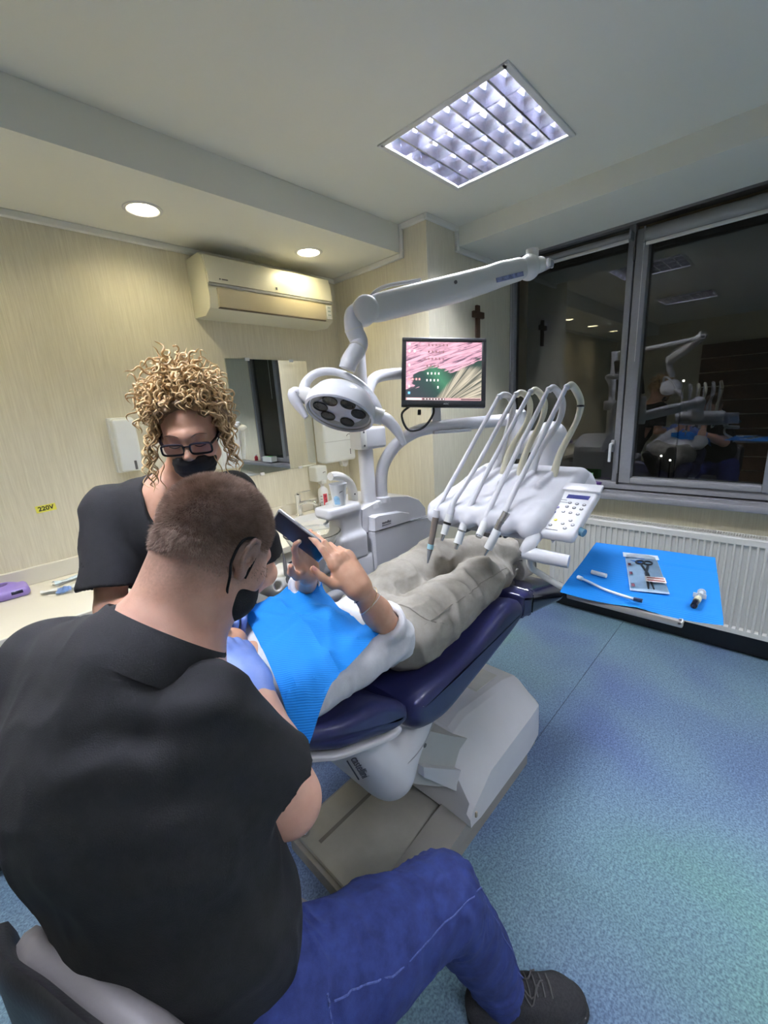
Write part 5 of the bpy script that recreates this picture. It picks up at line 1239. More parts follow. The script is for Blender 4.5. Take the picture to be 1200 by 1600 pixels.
    cp = part('control_panel', MB().box((-hwp, -hl, -0.028), (hwp, hl, 0.0), 0.009, 3, M=M), UW, t)
    part('panel_rest', MB().box((-hwp + .002, hl - .02, -0.004), (hwp + .004, hl + .018, 0.006), 0.004, 2, M=M), UW, cp)
    def q(name, x, y, w, h, m, z=0.0004, rr=0.0):
        return part(name, MB().box((x - w, y - h, -0.001), (x + w, y + h, z + .0004), rr, 1, M=M), m, cp)
    q('display', 0.006, hl * .58, 0.030, 0.009, mat('lcd_blue', (0.006, 0.008, 0.07), 0.6, spec=0.15, emit=(0.02, 0.03, 0.16), estr=0.4))
    BT = mat('button_grey', (0.16, 0.16, 0.17), 0.4); BW = mat('button_white', (0.60, 0.60, 0.60), 0.4)
    def btn(x, y, m=BT): 
        part('button', MB().lathe([(0.0052, 0), (0.0052, 0.0012), (0.0045, 0.0018), (0, 0.0018)], M @ Vector((x, y, 0)), n, n=12), m, cp)
        if m is BT: part('button_mark', MB().lathe([(0.0022, 0.0017), (0.0022, 0.0021), (0, 0.0021)], M @ Vector((x, y, 0)), n, n=8), BW, cp)
    for a, y in enumerate((0.30, 0.12, -0.10)):
        for b, x in enumerate((-0.006, 0.014, 0.034)): btn(x - .001 * a, y * hl - .002 * b)
    btn(-0.030, 0.05 * hl, mat('button_violet', (0.20, 0.18, 0.40), 0.4)); btn(-0.031, -0.17 * hl, mat('button_blue', (0.08, 0.12, 0.42), 0.4)); btn(-0.034, -0.45 * hl, mat('button_green', (0.03, 0.35, 0.16), 0.4)); btn(-0.014, -0.47 * hl, mat('button_yellow', (0.80, 0.65, 0.02), 0.4))
    btn(-0.036, -0.68 * hl); btn(-0.018, -0.70 * hl)
    for x, y in ((0.024, -0.42), (0.010, -0.58), (0.036, -0.58), (0.022, -0.74)): btn(x, y * hl)
    q('print_bar', -0.008, -0.86 * hl, 0.016, 0.0012, mat('print_bar_grey', (0.12, 0.12, 0.13), 0.5))
    for k, w in enumerate((0.008, 0.012)): q('print_line', -0.026 + .002 * k, (0.40 - .10 * k) * hl, w, 0.0009, mat('print_grey', (0.3, 0.3, 0.3), 0.5))
    # handles below the panel
    part('panel_bracket', MB().tube(bez([tuple(M @ Vector((-0.045, -hl * .85, -0.02))), (1.03, 0.468, 1.24), (1.022, 0.478, 1.215)], 12), interp([0.016, 0.018, 0.018], 13), 14), UW, t)
    part('handle_bar', MB().tube([(1.022, 0.482, 1.213), (1.026, 0.43, 1.210), (1.036, 0.368, 1.206)], [0.018, 0.019, 0.017], 14), UW, t)
    part('bar_socket', MB().lathe([(0.010, 0), (0.010, 0.002), (0, 0.002)], (1.018, 0.468, 1.2320), (-.2, 0, 1), n=12), SLOT, t)
    # arm carrying the side tray
    part('tray_arm', MB().tube(bez([(1.04, 0.475, 1.205), (1.05, 0.475, 1.165), (1.07, 0.455, 1.14), (1.09, 0.39, 1.105), (1.11, 0.34, 1.095), (1.20, 0.25, 1.094)], 24), 0.009, 10), UW2, t)
    part('side_button', MB().tube([M @ Vector((hwp - .004, -hl * .55, -0.018)), M @ Vector((hwp + .012, -hl * .6, -0.02))], 0.011, 12), mat('knob_teal', (0.10, 0.22, 0.30), 0.2), t)
    # bits under the table
    part('under_clip', MB().box((1.06, 0.69, 1.222), (1.10, 0.71, 1.24), 0.002, 1), SLOT, t); part('under_clip', MB().box((1.07, 0.56, 1.224), (1.09, 0.57, 1.245), 0.002, 1), SLOT, t)
instrument_unit()

def side_tray():
    t = thing('metal_tray', (1.27, 0.245, 1.108), 'flat steel tray under the blue napkin in front of the radiator', 'tray')
    part('plate', MB().box((1.062, 0.13, 1.104), (1.40, 0.365, 1.112), 0.002, 1), mat('tray_steel', (0.55, 0.54, 0.51), 0.35, metal=0.5, var=0.05), t)
    part('rim', MB().box((1.05, 0.12, 1.096), (1.064, 0.375, 1.113), 0.004, 2).box((1.398, 0.12, 1.102), (1.41, 0.375, 1.113), 0.003, 1).box((1.05, 0.12, 1.102), (1.41, 0.132, 1.113), 0.003, 1).box((1.05, 0.363, 1.102), (1.41, 0.375, 1.113), 0.003, 1), mat('tray_steel', (0.55, 0.54, 0.51), 0.35, metal=0.5), t)
    # napkin
    A = [Vector((1.032, 0.385, 1.122)), Vector((1.462, 0.432, 1.124)), Vector((1.507, 0.115, 1.124)), Vector((1.073, 0.052, 1.122))]
    nx, ny = 40, 32; vs = []
    for i in range(nx):
        for j in range(ny):
            u, v = i / (nx - 1), j / (ny - 1); p = (A[0] * (1 - u) + A[1] * u) * (1 - v) + (A[3] * (1 - u) + A[2] * u) * v
            z = 0.0012 * math.sin(9 * u + 3 * v) + 0.001 * math.sin(7 * v - 2 * u)
            if u < 0.05: z -= (0.05 - u) * 0.25 * (0.4 + 0.6 * abs(math.sin(6 * v)))
            z -= 0.0035 * math.exp(-((u - 0.72) / 0.012) ** 2) * (v > .35) + 0.0025 * math.exp(-((u - 0.22) / 0.012) ** 2) * (v > .4) + 0.0025 * math.exp(-((v - 0.5) / 0.012) ** 2)
            vs.append(p + Vector((0, 0, 0.002 + z)))
    nk = MB().add(vs, [(i * ny + j, (i + 1) * ny + j, (i + 1) * ny + j + 1, i * ny + j + 1) for i in range(nx - 1) for j in range(ny - 1)])
    single('napkin', nk, napkin_mat(), (1.27, 0.245, 1.122), 'bright blue paper napkin spread on the tray by the radiator', 'napkin', fixn=False)
    z = 1.1265
    # pouch with scissors
    t2 = thing('sterile_pouch', (1.24, 0.255, z), 'clear sterilisation pouch with steel scissors inside on the blue napkin', 'pouch')
    B = [Vector((1.385, 0.325)), Vector((1.405, 0.245)), Vector((1.155, 0.165)), Vector((1.125, 0.245))]
    def quad(a0, a1, b0, b1, zz, nx=6, ny=4, w=0.0):
        vs = []
        for i in range(nx):
            for j in range(ny):
                u = a0 + (a1 - a0) * i / (nx - 1); v = b0 + (b1 - b0) * j / (ny - 1); p = (B[0] * (1 - u) + B[3] * u) * (1 - v) + (B[1] * (1 - u) + B[2] * u) * v
                vs.append((p.x, p.y, zz + w * math.sin(math.pi * j / (ny - 1)) * (0.7 + .3 * math.sin(5 * u))))
        return MB().add(vs, [(i * ny + j, (i + 1) * ny + j, (i + 1) * ny + j + 1, i * ny + j + 1) for i in range(nx - 1) for j in range(ny - 1)])
    part('paper_back', quad(0, 1, 0, 1, z + .0008), mat('pouch_pale', (0.50, 0.66, 0.80), 0.5, var=0.08, scale=25, bump=0.3, bscale=30), t2, fixn=False)
    part('film', quad(0.02, 0.98, 0.02, 0.98, z + .003, 16, 9, 0.010), glass_mat('pouch_clear', (0.90, 0.94, 0.97), 1.5, 0.15, 0.05), t2, fixn=False)
    part('flap', quad(-0.05, 0.10, -0.06, 1.06, z + .0035), mat('flap_white', (0.72, 0.80, 0.85), 0.4, var=0.1, scale=60), t2, fixn=False)
    part('label', quad(0.66, 0.80, 0.45, 1.0, z + .0075), mat('label_cream', (0.78, 0.72, 0.66), 0.6), t2, fixn=False)
    for a in (0.69, 0.75): part('label_bar', quad(a, a + .025, 0.5, 0.96, z + .0082), mat('label_maroon', (0.30, 0.06, 0.05), 0.6), t2, fixn=False)
    for a in (0.3, 0.55, 0.86): part('print_mark', quad(a, a + .07, 0.05, 0.14, z + .0045), mat('print_maroon', (0.25, 0.08, 0.12), 0.6), t2, fixn=False)
    ST = mat('scissor_steel', (0.10, 0.10, 0.105), 0.3, metal=0.7, var=0.1)
    def Q(u, v, h=0.0045): p = (B[0] * (1 - u) + B[3] * u) * (1 - v) + (B[1] * (1 - u) + B[2] * u) * v; return Vector((p.x, p.y, z + h))
    t3 = thing('scissors', Q(0.5, .55, 0), 'small dark steel scissors inside the clear pouch', 'scissors')
    for s_ in (-1, 1):
        c = Q(0.24, 0.55 + 0.11 * s_); ring = [c + Vector((0.014 * math.cos(a), 0.011 * math.sin(a), 0)) for a in [2 * math.pi * i / 14 for i in range(14)]]
        part('finger_loop', MB().tube(ring, 0.0024, 6, closed=True), ST, t3)
        part('blade', MB().tube([Q(0.33, 0.55 + 0.09 * s_), Q(0.55, 0.55 - .02 * s_), Q(0.95, 0.55 - 0.07 * s_)], [0.0035, 0.004, 0.002], 6, squash=.6), ST, t3)
    # cotton roll
    single('cotton_roll', MB().tube([(1.178, 0.355, z + .0065), (1.172, 0.315, z + .0065)], 0.006, 12), mat('cotton_white', (0.82, 0.82, 0.80), 0.9, bump=0.2, bscale=400), (1.175, 0.335, z), 'white cotton roll lying on the blue napkin', 'cotton roll')
    t4 = thing('saliva_ejector', (1.08, 0.28, z), 'bent clear saliva ejector tube along the front of the napkin', 'tube')
    p = bez([(1.123, 0.372, z + .006), (1.105, 0.335, z + .0065), (1.082, 0.29, z + .006), (1.069, 0.235, z + .006), (1.068, 0.205, z + .006)], 24)
    part('tube_body', MB().tube(p, 0.0035, 8), mat('ejector_clear', (0.68, 0.74, 0.80), 0.2, var=0.05), t4); part('tip_guard', MB().tube(p[:3], 0.0058, 10), mat('ejector_white', (0.75, 0.76, 0.78), 0.3), t4); part('end_cap', MB().tube(p[-5:], 0.005, 8), mat('cap_navy', (0.02, 0.04, 0.10), 0.4), t4)
    t5 = thing('syringe', (1.13, 0.12, z), 'small clear syringe with dark tip on the blue napkin', 'syringe')
    a, b = Vector((1.102, 0.110, z + .008)), Vector((1.168, 0.108, z + .008)); e = b - a
    part('barrel', MB().tube([a, b], 0.0072, 14), glass_mat('syringe_clear', (0.90, 0.92, 0.92), 1.5, 0.05, 0.06), t5); part('fluid', MB().tube([a + e * .05, a + e * .35], 0.0062, 12), mat('ink_navy', (0.012, 0.014, 0.045), 0.3), t5)
    part('scale_label', MB().tube([a + e * .42, a + e * .72], 0.0075, 14), mat('label_pale', (0.70, 0.68, 0.45), 0.5, var=0.4, scale=200), t5); part('plunger', MB().tube([a + e * .8, a + e * 1.35], 0.0045, 8), mat('plunger_clear', (0.70, 0.74, 0.76), 0.3), t5)
    part('flange', MB().box((-0.0012, -0.013, -0.006), (0.0012, 0.013, 0.006), 0.0008, 1, M=Matrix.Translation(b)), mat('plunger_clear', (0.70, 0.74, 0.76), 0.3), t5); part('thumb_rest', MB().tube([a + e * 1.35, a + e * 1.38], 0.009, 12), mat('plunger_clear', (0.70, 0.74, 0.76), 0.3), t5); part('tip', MB().tube([a, a - e * .10], [0.004, 0.0025], 8), mat('ink_navy', (0.012, 0.014, 0.045), 0.3), t5)
def napkin_mat():
    if 'blue_napkin' in MATS: return MATS['blue_napkin']
    m = mat('blue_napkin', (0.0, 0.22, 0.72), 0.75, var=0.0); N, L, b = nodes_of(m)
    tc = N.new('ShaderNodeTexCoord'); w = N.new('ShaderNodeTexWave'); w.inputs['Scale'].default_value = 75; w.inputs['Distortion'].default_value = 0.6; w.bands_direction = 'DIAGONAL'
    L.new(tc.outputs['Object'], w.inputs['Vector']); rp = N.new('ShaderNodeValToRGB'); rp.color_ramp.elements[0].color = (0.002, 0.19, 0.62, 1); rp.color_ramp.elements[1].color = (0.008, 0.26, 0.78, 1)
    L.new(w.outputs['Fac'], rp.inputs['Fac']); L.new(rp.outputs['Color'], b.inputs['Base Color']); bp = N.new('ShaderNodeBump'); bp.inputs['Strength'].default_value = 0.25; bp.inputs['Distance'].default_value = 0.002
    L.new(w.outputs['Fac'], bp.inputs['Height']); L.new(bp.outputs['Normal'], b.inputs['Normal']); return m
side_tray()
# ================================================================ people
def skin_mat(name, col, col2):
    m = mat(name, col, 0.48, var=0.0, sub=0.12); N, L, b = nodes_of(m)
    tc = N.new('ShaderNodeTexCoord'); nz = N.new('ShaderNodeTexNoise'); nz.inputs['Scale'].default_value = 28; nz.inputs['Detail'].default_value = 5; L.new(tc.outputs['Object'], nz.inputs['Vector'])
    rp = N.new('ShaderNodeValToRGB'); rp.color_ramp.elements[0].position = 0.35; rp.color_ramp.elements[1].position = 0.68; rp.color_ramp.elements[0].color = tuple(col) + (1,); rp.color_ramp.elements[1].color = tuple(col2) + (1,)
    L.new(nz.outputs['Fac'], rp.inputs['Fac']); L.new(rp.outputs['Color'], b.inputs['Base Color'])
    n2 = N.new('ShaderNodeTexNoise'); n2.inputs['Scale'].default_value = 450; L.new(tc.outputs['Object'], n2.inputs['Vector']); bp = N.new('ShaderNodeBump'); bp.inputs['Strength'].default_value = 0.10; bp.inputs['Distance'].default_value = 0.002
    L.new(n2.outputs['Fac'], bp.inputs['Height']); L.new(bp.outputs['Normal'], b.inputs['Normal']); return m
def scalp_skin(base, hc, A, origin):
    m = skin_mat('skin_fair_cropped', (0.60, 0.335, 0.245), (0.68, 0.40, 0.30)); N, L, b = nodes_of(m)
    src = b.inputs['Base Color'].links[0].from_socket
    tc = N.new('ShaderNodeTexCoord'); sb = N.new('ShaderNodeVectorMath'); sb.operation = 'SUBTRACT'; sb.inputs[1].default_value = tuple(np.array(hc) - np.array(origin)); L.new(tc.outputs['Object'], sb.inputs[0])
    def dot(v):
        d = N.new('ShaderNodeVectorMath'); d.operation = 'DOT_PRODUCT'; d.inputs[1].default_value = tuple(float(q) for q in v); L.new(sb.outputs[0], d.inputs[0]); return d.outputs['Value']
    nz = N.new('ShaderNodeTexNoise'); nz.inputs['Scale'].default_value = 240; nz.inputs['Detail'].default_value = 4; L.new(tc.outputs['Object'], nz.inputs['Vector'])
    ad = N.new('ShaderNodeMath'); ad.operation = 'MULTIPLY_ADD'; ad.inputs[1].default_value = 0.05; L.new(nz.outputs['Fac'], ad.inputs[0]); L.new(dot(A[2] - 0.42 * A[1]), ad.inputs[2])
    mr = N.new('ShaderNodeMapRange'); mr.interpolation_type = 'SMOOTHSTEP'; mr.inputs[1].default_value = -0.050; mr.inputs[2].default_value = 0.05; L.new(ad.outputs[0], mr.inputs[0])
    fr = N.new('ShaderNodeMapRange'); fr.interpolation_type = 'SMOOTHSTEP'; fr.inputs[1].default_value = 0.072; fr.inputs[2].default_value = 0.062; L.new(dot(A[1]), fr.inputs[0])
    ml = N.new('ShaderNodeMath'); ml.operation = 'MULTIPLY'; L.new(mr.outputs[0], ml.inputs[0]); L.new(fr.outputs[0], ml.inputs[1])
    mx = N.new('ShaderNodeMix'); mx.data_type = 'RGBA'; L.new(ml.outputs[0], mx.inputs[0]); L.new(src, mx.inputs[6]); mx.inputs[7].default_value = (0.27, 0.17, 0.13, 1); L.new(mx.outputs[2], b.inputs['Base Color']); return m
def cloth_mat(name, c1, c2, scale, stretch=None, bump=0.12, rough=0.85, bscale=500, sheen=0.0):
    m = mat(name, c1, rough, var=0.0, sheen=sheen); N, L, b = nodes_of(m)
    tc = N.new('ShaderNodeTexCoord'); mp = N.new('ShaderNodeMapping'); L.new(tc.outputs['Object'], mp.inputs['Vector'])
    if stretch: mp.inputs['Scale'].default_value = stretch
    nz = N.new('ShaderNodeTexNoise'); nz.inputs['Scale'].default_value = scale; nz.inputs['Detail'].default_value = 6; nz.inputs['Roughness'].default_value = 0.65; L.new(mp.outputs['Vector'], nz.inputs['Vector'])
    rp = N.new('ShaderNodeValToRGB'); rp.color_ramp.elements[0].position = 0.34; rp.color_ramp.elements[1].position = 0.68; rp.color_ramp.elements[0].color = tuple(c1) + (1,); rp.color_ramp.elements[1].color = tuple(c2) + (1,)
    L.new(nz.outputs['Fac'], rp.inputs['Fac']); L.new(rp.outputs['Color'], b.inputs['Base Color'])
    n2 = N.new('ShaderNodeTexNoise'); n2.inputs['Scale'].default_value = bscale; n2.inputs['Detail'].default_value = 3; L.new(tc.outputs['Object'], n2.inputs['Vector']); bp = N.new('ShaderNodeBump'); bp.inputs['Strength'].default_value = bump; bp.inputs['Distance'].default_value = 0.003
    L.new(n2.outputs['Fac'], bp.inputs['Height']); L.new(bp.outputs['Normal'], b.inputs['Normal']); return m
SKIN_D = skin_mat('skin_fair', (0.60, 0.335, 0.245), (0.68, 0.40, 0.30))
SKIN_A = skin_mat('skin_tanned', (0.56, 0.31, 0.21), (0.64, 0.375, 0.265))
SKIN_P = skin_mat('skin_warm', (0.56, 0.305, 0.195), (0.66, 0.38, 0.255))
SCRUB = cloth_mat('black_scrub', (0.0055, 0.0055, 0.006), (0.009, 0.009, 0.010), 60, bump=0.25)
MASKB = cloth_mat('black_mask', (0.008, 0.008, 0.009), (0.014, 0.014, 0.015), 80, bump=0.3)
DENIM = cloth_mat('blue_denim', (0.012, 0.021, 0.105), (0.026, 0.046, 0.195), 26, (1, 1, 1), 0.35, 0.85, 900)
GREYJ = cloth_mat('grey_washed_denim', (0.26, 0.24, 0.205), (0.37, 0.345, 0.30), 14, None, 0.3, 0.9, 700)
WHITEC = cloth_mat('white_rib_cotton', (0.60, 0.60, 0.63), (0.68, 0.68, 0.71), 40, None, 0.15, 0.85, 400)
GLOVE = cloth_mat('blue_nitrile', (0.16, 0.25, 0.60), (0.20, 0.30, 0.68), 20, None, 0.08, 0.45, 120)
SHOEK = cloth_mat('dark_knit', (0.016, 0.015, 0.016), (0.035, 0.033, 0.034), 160, None, 0.5, 0.9, 350)

def axes(f, u):
    """right, forward, up rows from a forward and an approximate up"""
    f = nrm(f); u = np.array(u, float); u = nrm(u - f * (u @ f)); r = np.cross(f, u); return np.array([r, f, u], np.float32)
def loc(c, A, p, s=1.0): return np.array(c, float) + s * (p[0] * A[0] + p[1] * A[1] + p[2] * A[2])

def add_head(S, c, A, s=1.0, face=True, ears=True, fem=False):
    L = lambda *p: loc(c, A, p, s); e = lambda p, r, k=0.02, op='add', B=None: S.ell(L(*p), np.array(r) * s, A if B is None else B, k * s, op)
    e((0, -0.014, 0.035), (0.075, 0.097, 0.084), 0.0)
    e((0, 0.034, -0.034), (0.058 if fem else 0.063, 0.062, 0.084), 0.035)
    e((0, 0.060, -0.096), (0.024, 0.024, 0.020), 0.03); S.cone(L(-0.05, 0.0, -0.072), L(0, 0.06, -0.10), 0.016 * s, 0.016 * s, 0.03 * s); S.cone(L(0.05, 0.0, -0.072), L(0, 0.06, -0.10), 0.016 * s, 0.016 * s, 0.03 * s)
    if face:
        for x in (-1, 1): e((x * 0.043, 0.058, -0.022), (0.022, 0.02, 0.02), 0.03)
        S.cone(L(-0.036, 0.079, 0.022), L(0, 0.087, 0.019), 0.010 * s, 0.011 * s, 0.018 * s); S.cone(L(0.036, 0.079, 0.022), L(0, 0.087, 0.019), 0.010 * s, 0.011 * s, 0.018 * s)
        for x in (-1, 1):
            e((x * 0.031, 0.103, 0.0), (0.017, 0.014, 0.012), 0.014, 'sub'); e((x * 0.031, 0.0785, 0.0), (0.0155, 0.0125, 0.0125), 0.003)
        S.cone(L(0, 0.088, 0.014), L(0, 0.111, -0.028), 0.007 * s, 0.010 * s, 0.014 * s); e((0, 0.108, -0.033), (0.012, 0.010, 0.009), 0.008)
        for x in (-1, 1): e((x * 0.0115, 0.101, -0.036), (0.0075, 0.009, 0.0075), 0.005); e((x * 0.006, 0.108, -0.0425), (0.0035, 0.004, 0.003), 0.003, 'sub')
        e((0, 0.093, -0.062), (0.024, 0.009, 0.0055), 0.007); e((0, 0.091, -0.071), (0.020, 0.010, 0.0065), 0.006); e((0, 0.102, -0.0665), (0.022, 0.006, 0.0012), 0.003, 'sub')
    if ears:
        for x in (-1, 1):
            B = np.array([A[0] * 0.93 + x * A[1] * -0.36, A[1] * 0.93 + x * A[0] * 0.36, A[2]], np.float32)
            B2 = np.array([B[0], nrm(B[1] - 0.18 * B[2]), nrm(B[2] + 0.18 * B[1])], np.float32)
            hx_ = [(0.074, 0.008, 0.004), (0.081, 0.008, 0.020), (0.0885, -0.004, 0.031), (0.0925, -0.018, 0.029), (0.094, -0.026, 0.014), (0.092, -0.025, -0.004), (0.087, -0.016, -0.020), (0.081, -0.004, -0.031), (0.077, 0.004, -0.026)]
            e((x * 0.0815, -0.010, 0.002), (0.0055, 0.019, 0.027), 0.006, 'add', B2); e((x * 0.0785, -0.003, -0.026), (0.007, 0.009, 0.011), 0.006, 'add', B2)
            for q0, q1 in zip(hx_[:-1], hx_[1:]): S.cone(L(x * q0[0], q0[1], q0[2]), L(x * q1[0], q1[1], q1[2]), 0.0042 * s, 0.0042 * s, 0.005 * s)
            e((x * 0.089, -0.004, -0.002), (0.006, 0.009, 0.013), 0.005, 'sub', B2)
    return L

FING = {'index': (0.030, 0.090, (0.040, 0.025, 0.021), 0.0088), 'middle': (0.010, 0.095, (0.045, 0.029, 0.022), 0.0090), 'ring': (-0.010, 0.091, (0.041, 0.027, 0.022), 0.0086), 'little': (-0.029, 0.083, (0.032, 0.020, 0.019), 0.0076)}
def hand(S, w, d, s, curls, thumb, sc=1.0, spread=0.06, fat=1.0):
    """w wrist, d direction of the fingers, s towards the thumb; the palm faces n = s x d for a right hand (given)"""
    d = nrm(d); s = nrm(np.array(s) - d * (np.array(s) @ d)); w = np.array(w, float); n = curls['n']; n = nrm(np.array(n) - d * (np.array(n) @ d) - s * (np.array(n) @ s)); tips = {}
    P = lambda a, b, c=0.0: w + sc * (d * a + s * b + n * c)
    for nm, (o, l, ph, r) in FING.items():
        S.cone(P(0.0, o * 0.55), P(l * 0.9, o), 0.0165 * sc * fat, 0.0118 * sc * fat, 0.014 * sc, flat=(n, 0.85))
    S.cone(P(0.01, 0.012, 0.004), P(0.05, 0.033, 0.012), 0.016 * sc * fat, 0.013 * sc * fat, 0.016 * sc); S.cone(P(0.02, -0.018, 0.004), P(0.06, -0.024, 0.006), 0.016 * sc * fat, 0.012 * sc * fat, 0.014 * sc)
    for nm, (o, l, ph, r) in FING.items():
        b = P(l, o); sp = spread * o / 0.03; dr = nrm(d + s * sp); ang = 0.0; p = b
        S.cone(P(l - 0.012, o, -0.003), P(l + 0.002, o, -0.003), r * 1.1 * sc * fat, r * 1.02 * sc * fat, 0.008 * sc)
        for k, (cu, ln) in enumerate(zip(curls[nm], ph)):
            ang += cu; q = p + sc * ln * (math.cos(ang) * dr + math.sin(ang) * n)
            S.cone(p, q, r * (1.0 - 0.08 * k) * sc * fat, r * (0.94 - 0.1 * k) * sc * fat, 0.0035 * sc); p = q
        tips[nm] = (p, math.cos(ang) * dr + math.sin(ang) * n, -math.sin(ang) * dr + math.cos(ang) * n, r * 0.72 * sc)
    p = P(0.022, 0.022, 0.008); tb = [P(*thumb[0]), P(*thumb[1]), P(*thumb[2])]
    for a, b, r1, r2 in ((p, tb[0], 0.0145, 0.0115), (tb[0], tb[1], 0.0112, 0.0102), (tb[1], tb[2], 0.0102, 0.0078)): S.cone(a, b, r1 * sc * fat, r2 * sc * fat, 0.006 * sc)
    tips['thumb'] = (tb[2], nrm(tb[2] - tb[1]), n, 0.0078 * sc)
    return tips
def nail(parent, tip, dr, pn, r, m):
    """small nail plate on the back of a fingertip"""
    dr = nrm(dr); bk = -nrm(pn - dr * (pn @ dr)); sd = np.cross(dr, bk); c = tip + bk * r * 0.98 + dr * r * 0.1; b = MB(); vs = []
    for i in range(5):
        for j in range(5):
            u = -1 + 0.5 * i; v = -1 + 0.5 * j; vs.append(tuple(c + dr * u * r * 0.85 + sd * v * r * 0.72 * (1 - 0.12 * u * u) + bk * (0.0008 - 0.35 * r * v * v - 0.1 * r * max(0, u) ** 2)))
    b.add(vs, [(i * 5 + j, i * 5 + 5 + j, i * 5 + 6 + j, i * 5 + j + 1) for i in range(4) for j in range(4)]); part('fingernail', b, m, parent, fixn=False)

def ridge(p, f, seed):
    v = 1.0 - np.abs(vnoise(p, f, seed)) * 2.2; return np.clip(v, 0, 1) ** 2.0
def march(S, p, d, step=0.002, n=300):
    p = np.array(p, float); d = nrm(d)
    for _ in range(n):
        i = np.round((p - S.lo) / S.h).astype(int)
        if np.all(i >= 0) and np.all(i < S.n) and S.F[tuple(i)] <= 0: return p
        p = p + d * step
    return p
def surf_path(S, pts, d, off=0.0015, start=0.15, n=40):
    q = bez(pts, n); return [Vector(march(S, np.array(x) - nrm(d) * start, d) - nrm(d) * off) for x in q]

# ---------------------------------------------------------------- dentist on a stool
def stool():
    t = thing('dentist_stool', (0.14, 0.58, 0.0), 'grey padded stool with a black backrest shell under the dentist', 'stool')
    PAD = mat('stool_grey_vinyl', (0.20, 0.185, 0.19), 0.5, var=0.05, bump=0.05); SB = mat('stool_black_plastic', (0.014, 0.014, 0.016), 0.42, var=0.05, bump=0.06)
    def curve(off, z0):
        return [(-0.075 - off * .7, 0.735 + off, z0 - 0.035), (-0.062 - off, 0.68, z0 - 0.004), (-0.032 - off, 0.60, z0), (-0.004 - off, 0.52, z0 + 0.006), (0.022 - off * .8, 0.455 - off * .4, z0 + 0.0), (0.05 - off * .5, 0.40 - off, z0 - 0.035)]
    pad = MB(); A = bez(curve(0.0, 0.925), 40); B = bez(curve(0.0, 0.70), 40); rings = []
    for a, b in zip(A, B):
        m = (a + b) / 2; ring = []
        for k in range(14):
            q = 2 * math.pi * k / 14; ring.append(m + (a - b) * (0.5 * math.copysign(abs(math.cos(q)) ** .6, math.cos(q))) + Vector((0.9, 0.43, 0)) * (0.030 * math.copysign(abs(math.sin(q)) ** .8, math.sin(q))))
        rings.append(ring)
    pad.loft(rings); part('back_pad', pad, PAD, t, angle=60)
    sh = MB(); A = bez(curve(0.032, 0.938), 40); B = bez(curve(0.032, 0.66), 40); rings = []
    for a, b in zip(A, B):
        m = (a + b) / 2; ring = []
        for k in range(12):
            q = 2 * math.pi * k / 12; ring.append(m + (a - b) * (0.5 * math.copysign(abs(math.cos(q)) ** .5, math.cos(q))) + Vector((0.9, 0.43, 0)) * (0.016 * math.copysign(abs(math.sin(q)) ** .8, math.sin(q))))
        rings.append(ring)
    sh.loft(rings); part('back_shell', sh, SB, t, angle=60)
    part('seat', MB().lathe([(0.0, -0.06), (0.19, -0.055), (0.205, -0.03), (0.20, 0.0), (0.17, 0.012), (0, 0.01)], (0.14, 0.58, 0.585), n=32), PAD, t)
    part('back_bracket', MB().tube(bez([(-0.04, 0.57, 0.70), (-0.05, 0.56, 0.57), (0.05, 0.57, 0.53), (0.14, 0.58, 0.525)], 16), 0.014, 8), SB, t)
    part('column', MB().lathe([(0.03, 0.08), (0.03, 0.30), (0.018, 0.31), (0.018, 0.53)], (0.14, 0.58, 0), n=16), CHROME, t)
    for k in range(5):
        a = 2 * math.pi * k / 5 + 0.12; d = Vector((math.cos(a), math.sin(a), 0)); lg = part('leg', MB().tube([Vector((0.14, 0.58, 0.10)), Vector((0.14, 0.58, 0.10)) + d * 0.25 + Vector((0, 0, -0.03))], [0.022, 0.014], 10), CHROME, t)
        c = Vector((0.14, 0.58, 0)) + d * 0.255; s_ = Vector((-d.y, d.x, 0))
        part('caster', MB().tube([c - s_ * 0.018 + Vector((0, 0, .028)), c + s_ * 0.018 + Vector((0, 0, .028))], 0.028, 16), mat('caster_tan', (0.42, 0.36, 0.26), 0.5), lg)
stool()

